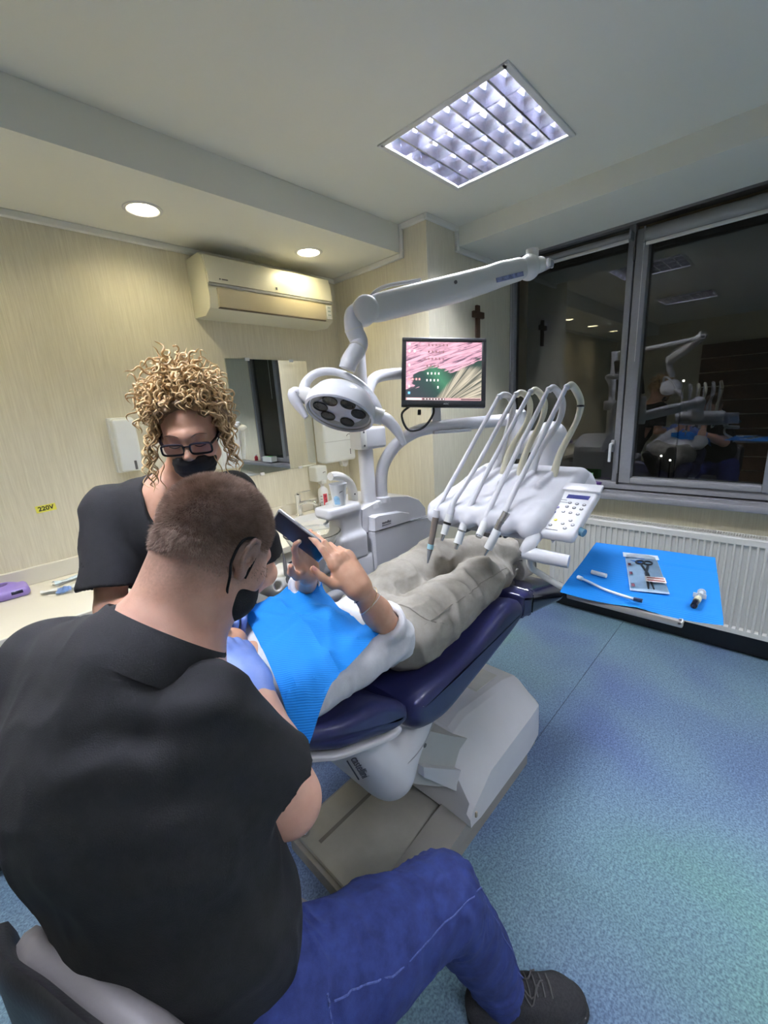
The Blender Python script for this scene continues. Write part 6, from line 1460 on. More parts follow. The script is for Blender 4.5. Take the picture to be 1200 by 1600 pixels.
def dentist():
    t = thing('person', (0.14, 0.58, 0.59), 'dentist in black scrubs and blue jeans seated with his back turned, bending over the patient', 'person')
    pel = np.array((0.135, 0.58, 0.70)); shc = np.array((0.135, 0.675, 1.235)); shL = np.array((0.05, 0.86, 1.225)); shR = np.array((0.172, 0.568, 1.205))
    elR = np.array((0.272, 0.535, 0.985)); wrR = np.array((0.336, 0.742, 1.085)); elL = np.array((0.16, 1.0, 1.02)); wrL = np.array((0.27, 1.03, 1.16))
    hc = np.array((0.280, 0.676, 1.404)); A = axes((0.76, 0.24, -0.60), (0.60, 0.06, 0.80)); neckb = np.array((0.155, 0.660, 1.290))
    lat = nrm(shR - shL); fr = nrm(np.cross((0, 0, 1), lat)); fr = fr if fr[0] > 0 else -fr
    # ---- body: head, neck, arms in one surface
    S = SDF((-0.12, 0.36, 0.60), (0.50, 1.20, 1.60), 0.0042)
    L = add_head(S, hc, A, 0.98, face=True)
    S.cone(neckb, L(0, -0.035, -0.03), 0.060, 0.057, 0.03); S.cone(neckb - (0, 0, 0.06), L(0, -0.055, -0.02), 0.060, 0.040, 0.03); S.cone(L(0, 0.02, -0.08), neckb + (0.05, 0.0, -0.03), 0.042, 0.055, 0.03)
    S.cone(neckb, shL * .7 + neckb * .3, 0.055, 0.045, 0.04); S.cone(neckb, shR * .7 + neckb * .3, 0.055, 0.045, 0.04)
    S.cone(shc - (0, 0, 0.05), pel, 0.14, 0.14, 0.05, flat=(fr, 0.6))
    for sh, el, wr in ((shR, elR, wrR), (shL, elL, wrL)):
        S.cone(sh, el, 0.056, 0.052, 0.03); S.cone(el, wr * .35 + el * .65, 0.052, 0.049, 0.015); S.cone(wr * .35 + el * .65, wr, 0.049, 0.031, 0.02)
    body = sdf_part('body', S, scalp_skin(SKIN_D, hc, A, (0.14, 0.58, 0.59)), t, it=1)
    # ---- gloves
    G = SDF(wrR - (0.14, 0.12, 0.12), wrR + (0.15, 0.22, 0.16), 0.0026)
    d = nrm(np.array((0.345, 0.865, 1.165)) - wrR)
    c = dict(n=(-0.45, 0.35, -0.75), index=(0.35, 0.55, 0.35), middle=(0.5, 0.7, 0.4), ring=(0.7, 0.9, 0.5), little=(0.8, 0.9, 0.5))
    hand(G, wrR, d, (-0.75, 0.25, 0.6), c, ((0.05, 0.048, 0.02), (0.085, 0.050, 0.035), (0.112, 0.036, 0.045)), 1.05, fat=1.12); G.cone(wrR, elR * .18 + wrR * .82, 0.035, 0.037, 0.02); G.cone(wrR, wrR + d * 0.04, 0.036, 0.034, 0.02, flat=(c['n'], .8))
    G.disp(lambda p: 0.0012 * vnoise(p, 70, 3), 0.01)
    sdf_part('glove', G, GLOVE, t, it=1)
    G = SDF(wrL - (0.10, 0.16, 0.12), wrL + (0.20, 0.10, 0.12), 0.0028)
    c = dict(n=(0.2, -0.5, -0.8), index=(0.3, 0.4, 0.3), middle=(0.4, 0.6, 0.4), ring=(0.6, 0.8, 0.4), little=(0.7, 0.8, 0.4))
    hand(G, wrL, nrm((0.75, -0.6, -0.2)), (0.5, 0.6, -0.5), c, ((0.05, 0.048, 0.02), (0.085, 0.050, 0.035), (0.112, 0.036, 0.045)), 1.05, fat=1.12); G.cone(wrL, elL * .35 + wrL * .65, 0.036, 0.041, 0.02)
    sdf_part('glove', G, GLOVE, t, it=1)
    # ---- scrub top
    T = SDF((-0.16, 0.30, 0.56), (0.46, 1.16, 1.42), 0.0055)
    tp = pel + (-0.028, 0.05, 0); T.cone(tp + (0.0, 0, -0.06), tp + (0, 0, 0.16), 0.182, 0.198, 0.03, flat=(fr, 0.72)); T.cone(tp + (0, 0, 0.16), (0.09, 0.682, 1.05), 0.198, 0.232, 0.04, flat=(fr, 0.62)); T.cone((0.09, 0.682, 1.05), (0.105, 0.70, 1.17), 0.226, 0.155, 0.03, flat=(fr, 0.60))
    T.cone(neckb - (0.02, 0, 0.03), shL, 0.075, 0.07, 0.05); T.cone(neckb - (0.02, 0, 0.03), shR, 0.072, 0.060, 0.03); T.cone(neckb - (0.035, 0.0, 0.02), (0.08, 0.66, 1.12), 0.06, 0.10, 0.06)
    for sh, el in ((shR, elR), (shL, elL)):
        e2 = sh + (el - sh) * 0.80; W = T.twin(); W.cone(sh, e2, 0.072, 0.076, 0.0); ax = nrm(el - sh)
        W.cut(sh + (el - sh) * 0.73, ax); W.cone(sh + (el - sh) * 0.58, el, 0.062, 0.066, 0.004, 'sub'); T.merge(W, 0.02)
    na = nrm(np.array(L(0, -0.02, -0.06)) - neckb)
    T.cone(neckb + na * 0.0, neckb + na * 0.10, 0.070, 0.074, 0.004, 'sub')
    def folds(p):
        z = p[:, 2]; a = 0.006 * vnoise(p, (7, 7, 9), 11) - 0.006 * ridge(p, (9, 9, 6), 12) - 0.003 * ridge(p, (17, 17, 12), 14)
        fs = np.clip((1.15 - z) / 0.35, 0, 1); a -= 0.009 * fs * ridge(p, (6, 8, 4), 13)
        q = p - shR; dd = np.exp(-(q ** 2).sum(1) / 0.02); a += 0.004 * dd * np.sin(110 * (q[:, 0] * .5 + q[:, 1] * .6 + q[:, 2] * .5)); return a
    T.disp(folds, 0.03); T.cut((0.1, 0.6, 0.585), (0, 0, -1))
    sh = sdf_part('scrub_top', T, SCRUB, t, it=2)
    # stand collar that follows the neck
    ca, cbv, ct = [np.array(v) for v in frame_from(Vector(na))]; c0 = neckb - na * 0.004; rows = [[], [], [], [], [], []]
    def neck_r(o, u):
        r = 0.03
        while r < 0.096:
            i = np.round((o + u * r - S.lo) / S.h).astype(int)
            if S.F[tuple(i)] > 0: break
            r += 0.002
        return r
    rr = [[neck_r(c0 + na * h, ca * math.cos(q) + cbv * math.sin(q)) for q in [2 * math.pi * i / 48 for i in range(48)]] for h in (-0.012, 0.030)]
    rr = [[sum(r[(i + k) % 48] for k in range(-4, 5)) / 9 for i in range(48)] for r in rr]
    for i in range(48):
        q = 2 * math.pi * i / 48; u = ca * math.cos(q) + cbv * math.sin(q); r0, r1 = rr[0][i], rr[1][i]
        for row, (h, r) in zip(rows, ((-0.03, r0 + 0.014), (-0.008, r0 + 0.0125), (0.030, r1 + 0.009), (0.033, r1 + 0.0065), (0.030, r1 + 0.004), (-0.02, r0 + 0.005))): row.append(tuple(c0 + na * h + u * r))
    part('collar', MB().loft(rows, cap=False), SCRUB, sh, fixn=False)
    # ---- jeans
    J = SDF((-0.06, 0.26, 0.06), (0.86, 0.98, 0.86), 0.0055)
    hR = np.array((0.155, 0.485, 0.70)); kR = np.array((0.545, 0.425, 0.555)); aR = np.array((0.70, 0.365, 0.115)); hL = np.array((0.13, 0.68, 0.69)); kL = np.array((0.33, 0.88, 0.56)); aL = np.array((0.28, 0.88, 0.13))
    J.cone(pel + (0, -0.04, -0.02), pel + (0, 0.05, -0.02), 0.135, 0.135, 0.03)
    J.chain([hR, (hR + kR) / 2, kR], [0.105, 0.092, 0.080], 0.03); J.chain([kR, kR * .45 + aR * .55 + (0.01, 0, 0), aR], [0.078, 0.070, 0.056], 0.02); J.cut(aR, nrm(aR - kR), 0.0, aR - .1, aR + .1)
    J.chain([hL, (hL + kL) / 2, kL], [0.105, 0.090, 0.078], 0.03); J.chain([kL, aL], [0.076, 0.056], 0.02)
    def jf(p):
        a = 0.004 * vnoise(p, (9, 14, 9), 21) - 0.006 * ridge(p, (11, 9, 11), 22) - 0.003 * ridge(p, (24, 16, 22), 23)
        for c, k in ((kR, 1.0), ((hR + (0.04, 0, 0)), 1.2)):
            q = p - c; dd = np.exp(-(q ** 2).sum(1) / 0.012); a += 0.0045 * k * dd * np.sin(95 * (q[:, 0] * .75 - q[:, 2] * .5 + .15 * vnoise(p, 18, 24)))
        q = p - aR; dd = np.exp(-(q[:, 2] - .06) ** 2 / 0.006); a += 0.004 * dd * (q[:, 0] > -.2) * np.sin(120 * q[:, 2] + 3 * vnoise(p, 12, 25)); return a
    J.disp(jf, 0.03); je = sdf_part('jeans', J, DENIM, t, it=1)
    ST = mat('denim_stitch', (0.07, 0.095, 0.26), 0.8, var=0.3, scale=300)
    pth = surf_path(J, [hR + (0.06, -0.02, 0.02), (hR + kR) / 2 + (0, -0.01, 0.02), kR + (0.015, 0.0, 0.03), kR + (0.055, 0, -0.02), kR * .5 + aR * .5 + (0.035, 0, 0.0), aR + (0.02, 0, 0.03)], (-0.15, 0.93, -0.33), 0.0014, 0.2, 60); part('side_seam', MB().tube(pth, 0.0016, 5), ST, je)
    pth = surf_path(J, [(0.135, 0.44, 0.66), (0.16, 0.43, 0.70), (0.19, 0.435, 0.735)], (0.25, 0.80, -0.5), 0.0014, 0.2, 20); part('pocket_stitch', MB().tube(pth, 0.0018, 5), ST, je)
    pth = surf_path(J, [(0.195, 0.43, 0.64), (0.215, 0.43, 0.69), (0.225, 0.44, 0.74)], (0.1, 0.85, -0.5), 0.0014, 0.2, 20); part('pocket_stitch', MB().tube(pth, 0.0018, 5), ST, je)
    # ---- shoe
    fd = nrm((0.72, -0.69, 0)); heel = np.array((0.668, 0.40, 0.05)); toe = heel + fd * 0.262; toe[2] = 0.036; sd = np.cross(fd, (0, 0, 1))
    K = SDF((0.54, 0.10, -0.01), (0.98, 0.52, 0.19), 0.004)
    K.chain([heel, heel + fd * 0.12 + (0, 0, 0.0), heel + fd * 0.20 - (0, 0, .004), toe - fd * 0.02], [0.044, 0.046, 0.047, 0.036], 0.03); K.cone(heel + (0.0, 0, 0.02), heel + fd * 0.03 + (0, 0, 0.075), 0.042, 0.048, 0.03); K.cone(heel + fd * 0.05 + (0, 0, 0.05), heel + fd * 0.16 + (0, 0, 0.03), 0.04, 0.03, 0.03)
    K.cut(heel + fd * 0.03 + (0, 0, 0.098), nrm(fd * -0.25 + np.array((0, 0, 1.0)))); K.cone(heel + fd * 0.025 + (0, 0, 0.08), heel + fd * 0.02 + (0, 0, 0.14), 0.040, 0.044, 0.004, 'sub'); K.cut((0, 0, 0.016), (0, 0, -1))
    so = sdf_part('shoe', K, SHOEK, t, it=1)
    K2 = SDF((0.54, 0.10, -0.01), (0.98, 0.52, 0.08), 0.004); K2.chain([heel - (0, 0, .03), heel + fd * 0.12 - (0, 0, .03), heel + fd * 0.20 - (0, 0, .03), toe - fd * 0.018 - (0, 0, .02)], [0.046, 0.047, 0.050, 0.041], 0.02); K2.cut((0, 0, 0.022), (0, 0, 1)); K2.cut((0, 0, 0.001), (0, 0, -1))
    sdf_part('sole', K2, mat('sole_black', (0.02, 0.02, 0.022), 0.7), so, it=1)
    LC = mat('lace_grey', (0.075, 0.07, 0.068), 0.8)
    for k in range(5):
        a = heel + fd * (0.095 + 0.02 * k); zz = 0.11 - 0.011 * k
        pth = [Vector(march(K, a + sd * v + np.array((0, 0, 0.09)), (0, 0, -1), 0.001, 120) + np.array((0, 0, .002))) for v in np.linspace(-0.024, 0.024, 9)]
        part('lace', MB().tube(pth, 0.0024, 6), LC, so)
    for v, l in ((-0.02, 0.05), (0.012, 0.06), (0.022, 0.045)):
        pth = [Vector(march(K, heel + fd * (0.10 + f * l) + sd * (v + 0.016 * math.sin(5 * f)) + np.array((0, 0, 0.10)), (0, 0, -1), 0.001, 140) + np.array((0, 0, .003 + .004 * math.sin(3 * f)))) for f in np.linspace(0, 1, 8)]; part('lace', MB().tube(pth, 0.0022, 6), LC, so)
    fd2 = nrm((0.7, 0.5, 0)); h2 = np.array((0.27, 0.88, 0.05)); K3 = SDF(h2 - (0.1, 0.12, 0.06), h2 + (0.35, 0.25, 0.12), 0.006); K3.chain([h2, h2 + fd2 * 0.12, h2 + fd2 * 0.22], [0.044, 0.047, 0.038], 0.03); K3.cone(h2, h2 + (0.02, 0, 0.06), 0.042, 0.046, 0.03); K3.cut((0, 0, 0.001), (0, 0, -1)); sdf_part('shoe', K3, SHOEK, t, it=1)
    # ---- mask
    Mk = SDF(hc - 0.17, hc + 0.17, 0.003)
    Mk.ell(L(0, 0.046, -0.062), np.array((0.066, 0.066, 0.056)), A, 0).ell(L(0, 0.085, -0.035), np.array((0.03, 0.032, 0.03)), A, 0.02); Mk.cut(L(0, 0.005, 0), -A[1], 0.0); Mk.cut(L(0, 0.06, -0.008), nrm(A[2] - 0.15 * A[1]), 0.004)
    mk = sdf_part('face_mask', Mk, MASKB, t, it=1)
    for x in (1, -1):
        a = [L(x * 0.066, 0.024, -0.03), L(x * 0.079, 0.012, 0.012), L(x * 0.0835, -0.006, 0.034), L(x * 0.0835, -0.032, 0.022), L(x * 0.080, -0.033, -0.012), L(x * 0.077, -0.020, -0.036), L(x * 0.066, 0.0, -0.062), L(x * 0.058, 0.028, -0.082)]
        part('ear_loop', MB().tube(bez([tuple(q) for q in a], 40), 0.0021, 6), MASKB, mk)
    # ---- cropped hair
    rg = np.random.default_rng(4); V = []; F = []; n = 0
    cc = np.array((0, -0.014, 0.035)); rad = np.array((0.0755, 0.0975, 0.0845)) * 0.98
    for _ in range(80000):
        q = rg.normal(size=3); q /= np.linalg.norm(q); p = cc * 0.98 + q * rad; x, y, z = p
        line = -0.046 + 0.45 * max(0, y + 0.01) + (0.085 if (y > 0.05) else 0) + (0.05 if abs(x) > 0.062 and y > -0.008 else 0.0)
        if y > 0.062 and z < 0.075: continue
        h = (z - 0.42 * y + 0.046) / 0.085
        if h < 0 or (y > -0.03 and z < 0.022 and abs(x) > 0.055): continue
        if rg.random() > min(1.0, 0.04 + 0.96 * h ** 1.2): continue
        if z < 0.0:
            od = nrm((x, y, 0.0))
            for _k in range(14):
                ii = np.round((loc(hc, A, p) - S.lo) / S.h).astype(int)
                if S.F[tuple(ii)] > -0.001: break
                p = p + od * 0.003
            if _k == 13: continue
        nr = q / rad; nr /= np.linalg.norm(nr); fl = np.array((0.25 * x / 0.07, 0.5, -0.1 - 0.5 * max(0, -y) / 0.09)); dr = nrm(nr * 0.75 + fl * 0.45 + rg.normal(size=3) * 0.22)
        ln = (0.0015 + 0.0085 * min(1.0, max(0, h))) * rg.uniform(.7, 1.2); sd_ = nrm(np.cross(dr, rg.normal(size=3))) * 0.00055
        w = [loc(hc, A, p - nr * 0.001 + sd_), loc(hc, A, p - nr * 0.001 - sd_), loc(hc, A, p + dr * ln)]
        V += [tuple(a) for a in w]; F.append((n, n + 1, n + 2)); n += 3
    hm = cloth_mat('cropped_brown_hair', (0.26, 0.175, 0.135), (0.50, 0.36, 0.28), 70, None, 0.0, 0.6)
    h = obj_from('hair', V, F, hm, t, smooth=False, fixn=False); h['label'] = 'cropped brown hair fading at the nape'
dentist()
# ---------------------------------------------------------------- dental assistant standing behind the patient
def assistant():
    t = thing('person', (0.52, 1.46, 0.0), 'curly blonde assistant in a black scrub top, glasses and black mask', 'person')
    eye = np.array((0.43, 1.10, 1.562)); f = nrm((-0.48, -0.74, -0.31)); A = axes(f, (-0.10, -0.14, 1.0)); roll = 0.02
    s = 0.95; hc = eye - s * 0.079 * A[1]; L = lambda *p: loc(hc, A, p, s)
    shR = np.array((0.295, 1.39, 1.375)); shL = np.array((0.545, 1.135, 1.395)); shc = (shR + shL) / 2 + (0.01, 0.01, 0); nb = shc + (0.0, -0.005, 0.025)
    elR = np.array((0.225, 1.30, 1.125)); wrR = np.array((0.33, 1.08, 1.13)); elL = np.array((0.60, 1.13, 1.14)); wrL = np.array((0.46, 1.035, 1.135))
    S = SDF((0.08, 0.92, 0.95), (0.78, 1.62, 1.74), 0.0042)
    add_head(S, hc, A, s, fem=True)
    S.cone(nb, L(0, -0.02, -0.055), 0.052, 0.047, 0.03); S.cone(nb - (0, 0, .04), L(0, -0.04, -0.03), 0.05, 0.04, 0.03)
    S.cone(nb - (0, 0, .015), shR, 0.045, 0.05, 0.05); S.cone(nb - (0, 0, .015), shL, 0.045, 0.05, 0.05); lat = nrm(shL - shR); fr = nrm(np.cross(lat, (0, 0, 1.0))); fr = fr if fr[1] < 0 else -fr
    S.cone(shc - (0, 0, 0.06), (0.47, 1.38, 1.05), 0.14, 0.12, 0.05, flat=(fr, 0.65))
    for sh, el, wr in ((shR, elR, wrR), (shL, elL, wrL)): S.cone(sh, el, 0.046, 0.040, 0.03); S.cone(el, wr, 0.040, 0.027, 0.015)
    sdf_part('body', S, SKIN_A, t, it=1)
    # scrub top
    T = SDF((0.10, 1.00, 0.70), (0.80, 1.66, 1.48), 0.0055)
    T.cone(shc - (0, 0, 0.07), (0.44, 1.33, 1.16), 0.165, 0.15, 0.05, flat=(fr, 0.68)); T.cone((0.44, 1.33, 1.16), (0.52, 1.43, 0.95), 0.15, 0.165, 0.05, flat=(fr, 0.70)); T.cone((0.52, 1.43, 0.95), (0.54, 1.46, 0.74), 0.165, 0.18, 0.04, flat=(fr, 0.72))
    T.cone(nb - (0, 0, .03), shR, 0.058, 0.062, 0.05); T.cone(nb - (0, 0, .03), shL, 0.058, 0.062, 0.05)
    for sh, el in ((shR, elR), (shL, elL)):
        e2 = sh + (el - sh) * 0.84; T.cone(sh, e2, 0.066, 0.080, 0.03); T.cut(sh + (el - sh) * 0.80, nrm(el - sh), 0.0, e2 - .13, e2 + .13); T.cone(sh + (el - sh) * .6, el, 0.066, 0.072, 0.003, 'sub')
    # V neck
    na = nrm(np.array(L(0, -0.02, -0.06)) - nb); vb = nb + fr * 0.11 - (0, 0, 0.10)
    T.cone(nb + (0, 0, 0.01), nb + na * 0.12, 0.062, 0.07, 0.004, 'sub'); T.cone(nb + fr * 0.05 + (0, 0, 0.02), vb + fr * .02, 0.058, 0.012, 0.006, 'sub')
    T.disp(lambda p: 0.005 * vnoise(p, (8, 8, 12), 31) - 0.006 * ridge(p, (10, 10, 6), 32), 0.03)
    sdf_part('scrub_top', T, SCRUB, t, it=2)
    # trousers
    J = SDF((0.30, 1.22, 0.04), (0.80, 1.70, 0.90), 0.008); J.cone((0.50, 1.48, 0.78), (0.60, 1.42, 0.78), 0.12, 0.12, 0.03)
    for h, a in (((0.49, 1.52, 0.74), (0.46, 1.56, 0.08)), ((0.61, 1.42, 0.74), (0.61, 1.46, 0.08))): J.chain([h, a], [0.095, 0.06], 0.03); J.cut((0, 0, 0.06), (0, 0, -1))
    sdf_part('trousers', J, SCRUB, t, it=1)
    for a in ((0.45, 1.54, 0.0), (0.60, 1.44, 0.0)):
        K = SDF(np.array(a) - (.14, .22, .01), np.array(a) + (.14, .1, .12), 0.006); K.chain([np.array(a) + (0, .02, .035), np.array(a) + (-.03, -.08, .032), np.array(a) + (-.05, -.15, .028)], [0.038, 0.04, 0.03], 0.02); K.cone(np.array(a) + (0, .02, .03), np.array(a) + (0, .02, .09), .035, .04, .02); K.cut((0, 0, .001), (0, 0, -1)); sdf_part('shoe', K, SHOEK, t, it=1)
    # gloves
    G = SDF(wrL - (0.16, 0.18, 0.11), wrL + (0.16, 0.12, 0.11), 0.0026)
    c = dict(n=(-0.2, -0.3, -0.9), index=(0.15, 0.25, 0.2), middle=(0.25, 0.3, 0.2), ring=(0.6, 0.8, 0.4), little=(0.7, 0.8, 0.4))
    hand(G, wrL, nrm((-0.45, -0.75, 0.10)), (-0.8, 0.4, 0.2), c, ((0.05, 0.045, 0.015), (0.082, 0.046, 0.025), (0.108, 0.034, 0.032)), 0.95, fat=1.1); G.cone(wrL, elL * .3 + wrL * .7, 0.031, 0.036, 0.02); sdf_part('glove', G, GLOVE, t, it=1)
    wr2 = np.array((0.395, 1.045, 1.115))
    G = SDF(wrR - (0.14, 0.18, 0.12), wrR + (0.19, 0.12, 0.12), 0.0026)
    c = dict(n=(0.2, 0.1, -0.95), index=(0.05, 0.2, 0.15), middle=(0.1, 0.25, 0.2), ring=(0.5, 0.8, 0.4), little=(0.6, 0.8, 0.4))
    hand(G, wrR, nrm((0.80, -0.42, 0.06)), (0.35, 0.75, 0.3), c, ((0.05, 0.045, 0.015), (0.082, 0.046, 0.025), (0.108, 0.034, 0.032)), 0.95, fat=1.1); G.cone(wrR, elR * .3 + wrR * .7, 0.031, 0.036, 0.02); sdf_part('glove', G, GLOVE, t, it=1)
    # mask
    Mk = SDF(hc - 0.16, hc + 0.16, 0.003); a = np.array
    Mk.ell(L(0, 0.050, -0.070), a((0.058, 0.060, 0.050)) * s, A, 0).ell(L(0, 0.088, -0.056), a((0.040, 0.024, 0.030)) * s, A, 0.02); Mk.cut(L(0, 0.010, 0), -A[1]); Mk.cut(L(0, 0.11, -0.034), nrm(A[2] - 0.20 * A[1]), 0.003)
    Mk.disp(lambda p: 0.0012 * np.sin(((p - hc) @ A[2]) * 420) + 0.001 * vnoise(p, 50, 40), 0.01)
    mk = sdf_part('face_mask', Mk, MASKB, t, it=1)
    for x in (1, -1): part('ear_loop', MB().tube(bez([tuple(L(x * .056, .03, -.045)), tuple(L(x * .074, .0, -.012)), tuple(L(x * .080, -.018, .012))], 14), 0.0016, 6), MASKB, mk)
    # eyebrows, lashes
    BRW = mat('brow_brown', (0.10, 0.05, 0.03), 0.7); LSH = mat('lash_dark', (0.015, 0.01, 0.008), 0.6)
    for x in (1, -1):
        part('eyebrow', MB().tube(bez([tuple(L(x * .014, .0975, .020)), tuple(L(x * .032, .0945, .0275)), tuple(L(x * .052, .079, .020))], 12), [.0016, .002, .0024, .0024, .0024, .0022, .002, .002, .0018, .0016, .0014, .001, .0008][:13], 6, squash=.6), BRW, t)
        part('eyelash', MB().tube(bez([tuple(L(x * .0165, .0885, -.007)), tuple(L(x * .031, .0928, -.0095)), tuple(L(x * .0455, .0865, -.007))], 12), 0.0013, 6), LSH, t)
    # glasses
    gt = t; GB = mat('glasses_black', (0.012, 0.010, 0.016), 0.25, var=0.05); GL = glass_mat('spectacle_lens', (0.93, 0.90, 0.97), 1.5, 0.0, 0.03)
    def lens_ring(x):
        pts = []; w, h = 0.0270, 0.0145
        for i in range(28):
            q = 2 * math.pi * i / 28; cx_, cz_ = math.copysign(abs(math.cos(q)) ** .45, math.cos(q)), math.copysign(abs(math.sin(q)) ** .45, math.sin(q)); pts.append(Vector(L(x * 0.0345 + cx_ * w, 0.107 - 0.10 * (abs(x * .0345 + cx_ * w)) ** 1.35, -0.009 + cz_ * h)))
        return pts
    g0 = MB(); fr_ = None
    for x in (1, -1):
        r = lens_ring(x); o = part('glasses_frame', MB().tube(r, 0.0026, 8, closed=True, squash=1.3), GB, gt); c_ = sum(r, Vector()) / len(r)
        part('lens', MB().add([c_] + r, [(0, i + 1, (i + 1) % len(r) + 1) for i in range(len(r))]), GL, o, fixn=False)
        part('temple', MB().tube([tuple(L(x * .060, .088, -.004)), tuple(L(x * .0715, .06, .0)), tuple(L(x * .079, -.01, .008))], [.0045, .004, .0025], 8, squash=.6), GB, o)
    part('nose_bridge', MB().tube(bez([tuple(L(-.010, .1055, -.004)), tuple(L(0, .108, -.001)), tuple(L(.010, .1055, -.004))], 8), 0.0022, 8), GB, gt)
    # earring
    GO = mat('gold', (0.62, 0.42, 0.16), 0.25, metal=1.0, var=0.1)
    ec = Vector(L(-0.085, -0.008, -0.036))
    for k in range(3):
        u = Vector((math.cos(k * 1.05), 0.3, math.sin(k * 1.05))).normalized(); v = u.cross(Vector((0.3, 1, 0.2))).normalized(); part('earring', MB().tube([ec + (u * math.cos(q) + v * math.sin(q)) * 0.0105 for q in [2 * math.pi * i / 18 for i in range(18)]], 0.0016, 6, closed=True), GO, t)
    part('necklace', MB().tube(bez([tuple(nb + fr * .03 + lat * -.055 + (0, 0, .01)), tuple(nb + fr * .092 + (0, 0, -.035)), tuple(nb + fr * .05 + lat * .055 + (0, 0, .01))], 24), 0.0009, 5), GO, t)
    # hair: inner mass and loose curls
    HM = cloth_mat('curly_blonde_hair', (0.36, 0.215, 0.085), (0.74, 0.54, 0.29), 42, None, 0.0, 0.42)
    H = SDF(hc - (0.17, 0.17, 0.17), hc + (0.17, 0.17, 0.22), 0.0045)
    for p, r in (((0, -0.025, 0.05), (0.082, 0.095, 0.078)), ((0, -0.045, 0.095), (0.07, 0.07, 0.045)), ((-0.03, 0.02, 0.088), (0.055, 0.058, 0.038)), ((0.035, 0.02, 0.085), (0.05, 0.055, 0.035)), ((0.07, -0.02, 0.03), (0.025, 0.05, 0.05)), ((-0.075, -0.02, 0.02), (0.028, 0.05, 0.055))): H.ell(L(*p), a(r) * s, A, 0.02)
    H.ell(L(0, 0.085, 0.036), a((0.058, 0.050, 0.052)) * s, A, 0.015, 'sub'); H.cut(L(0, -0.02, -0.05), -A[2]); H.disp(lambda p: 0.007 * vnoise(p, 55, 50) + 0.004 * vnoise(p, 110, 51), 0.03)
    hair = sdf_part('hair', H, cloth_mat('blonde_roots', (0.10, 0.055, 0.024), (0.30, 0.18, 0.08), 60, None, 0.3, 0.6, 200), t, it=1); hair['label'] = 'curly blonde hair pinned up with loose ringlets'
    rg = np.random.default_rng(12); down = np.array((0, 0, -1.0)); cur = MB()
    def curl(root, out, ln, rad, turns, thick, droop=1.0, n=34):
        p = np.array(root, float); d = nrm(out); ph = rg.uniform(0, 6.28); cen = [p.copy()]; st = ln / n
        for i in range(n): d = nrm(d + down * droop * 0.075 * (0.4 + i / n)); p = p + d * st; cen.append(p.copy())
        path = []; hand_ = rg.choice((-1, 1))
        for i, c0 in enumerate(cen):
            tg = nrm(cen[min(i + 1, n)] - cen[max(i - 1, 0)]); u = nrm(np.cross(tg, (0.31, 0.52, 0.79))); v = np.cross(tg, u); w = min(1.0, i / (n * .18)) * rad * (1 + .25 * math.sin(i * .5 + ph)); q = ph + hand_ * turns * 6.283 * i / n
            path.append(Vector(c0 + w * (u * math.cos(q) + v * math.sin(q))))
        cur.tube(path, [thick * (0.75 + .5 * math.sin(math.pi * min(1, i / n + .12))) * (1.0 if i < n - 4 else (n - i + .6) / 5) for i in range(n + 1)], 5)
    cnt = 0
    while cnt < 430:
        q = rg.normal(size=3); q /= np.linalg.norm(q); x, y, z = q
        if z < -0.25 or (y > 0.22 and z < 0.62) or (y > 0.5 and z < 0.8): continue
        p = np.array((0.082 * x, -0.022 + 0.094 * y, 0.045 + 0.092 * z + (0.02 if z > .6 else 0))); R_ = loc(hc, A, p, s); out = nrm(x * A[0] + y * A[1] * (0.9) + (z + 0.25) * A[2])
        top = z > 0.35; tang = nrm(out * (0.55 if top else 0.35) + rg.normal(size=3) * 0.55); curl(R_ - out * 0.008, tang, rg.uniform(0.05, 0.10) if top else rg.uniform(0.05, 0.095), rg.uniform(0.004, 0.009), rg.uniform(1.6, 3.2), rg.uniform(0.0016, 0.0030), 1.0 if top else 1.6); cnt += 1
    # fringe over the forehead and long side ringlets
    for k in range(40):
        x = rg.choice((-1, 1)) * rg.uniform(0.012, 0.070); R_ = L(x, 0.050 + rg.uniform(-.008, .004), 0.112 - 0.40 * abs(x)); curl(R_, nrm(A[1] * 0.25 + A[0] * (np.sign(x) * (0.75 + rg.uniform(-.3, .3))) + A[2] * 0.25 + rg.normal(size=3) * .15), rg.uniform(0.045, 0.075), rg.uniform(0.004, 0.008), rg.uniform(1.5, 2.6), rg.uniform(.0016, .0028), 1.5)
    for k in range(110):
        x = rg.uniform(-0.062, 0.062); R_ = L(x, 0.018 + rg.uniform(-.03, .022), 0.122 - 4.0 * x * x); curl(R_, nrm(A[1] * rg.uniform(0.1, 0.6) + A[2] * 0.55 + A[0] * (x * 8) + rg.normal(size=3) * .4), rg.uniform(0.045, 0.08), rg.uniform(0.004, 0.008), rg.uniform(1.5, 2.8), rg.uniform(.0016, .0028), 1.7)
    for x, n_, l0, l1 in ((1, 12, 0.13, 0.20), (-1, 14, 0.10, 0.17)):
        for k in range(n_):
            R_ = L(x * (0.074 + rg.uniform(-.004, .010)), rg.uniform(-.01, .040), rg.uniform(0.035, 0.07)); curl(R_, nrm(A[0] * x * 0.35 + A[1] * .15 + down * 0.8 + rg.normal(size=3) * .08), rg.uniform(l0, l1), rg.uniform(0.005, 0.010), rg.uniform(2.6, 4.2), rg.uniform(.0013, .0024), 0.6, 46)
    for R_, l in ((L(-.055, .05, -.01), .26), (L(-.075, .01, .0), .24), (L(.078, .02, .03), .20)): curl(R_, nrm(A[0] * np.sign(R_ @ A[0] - hc @ A[0]) * .1 + down), l, .006, 3.0, .0011, .3, 46)
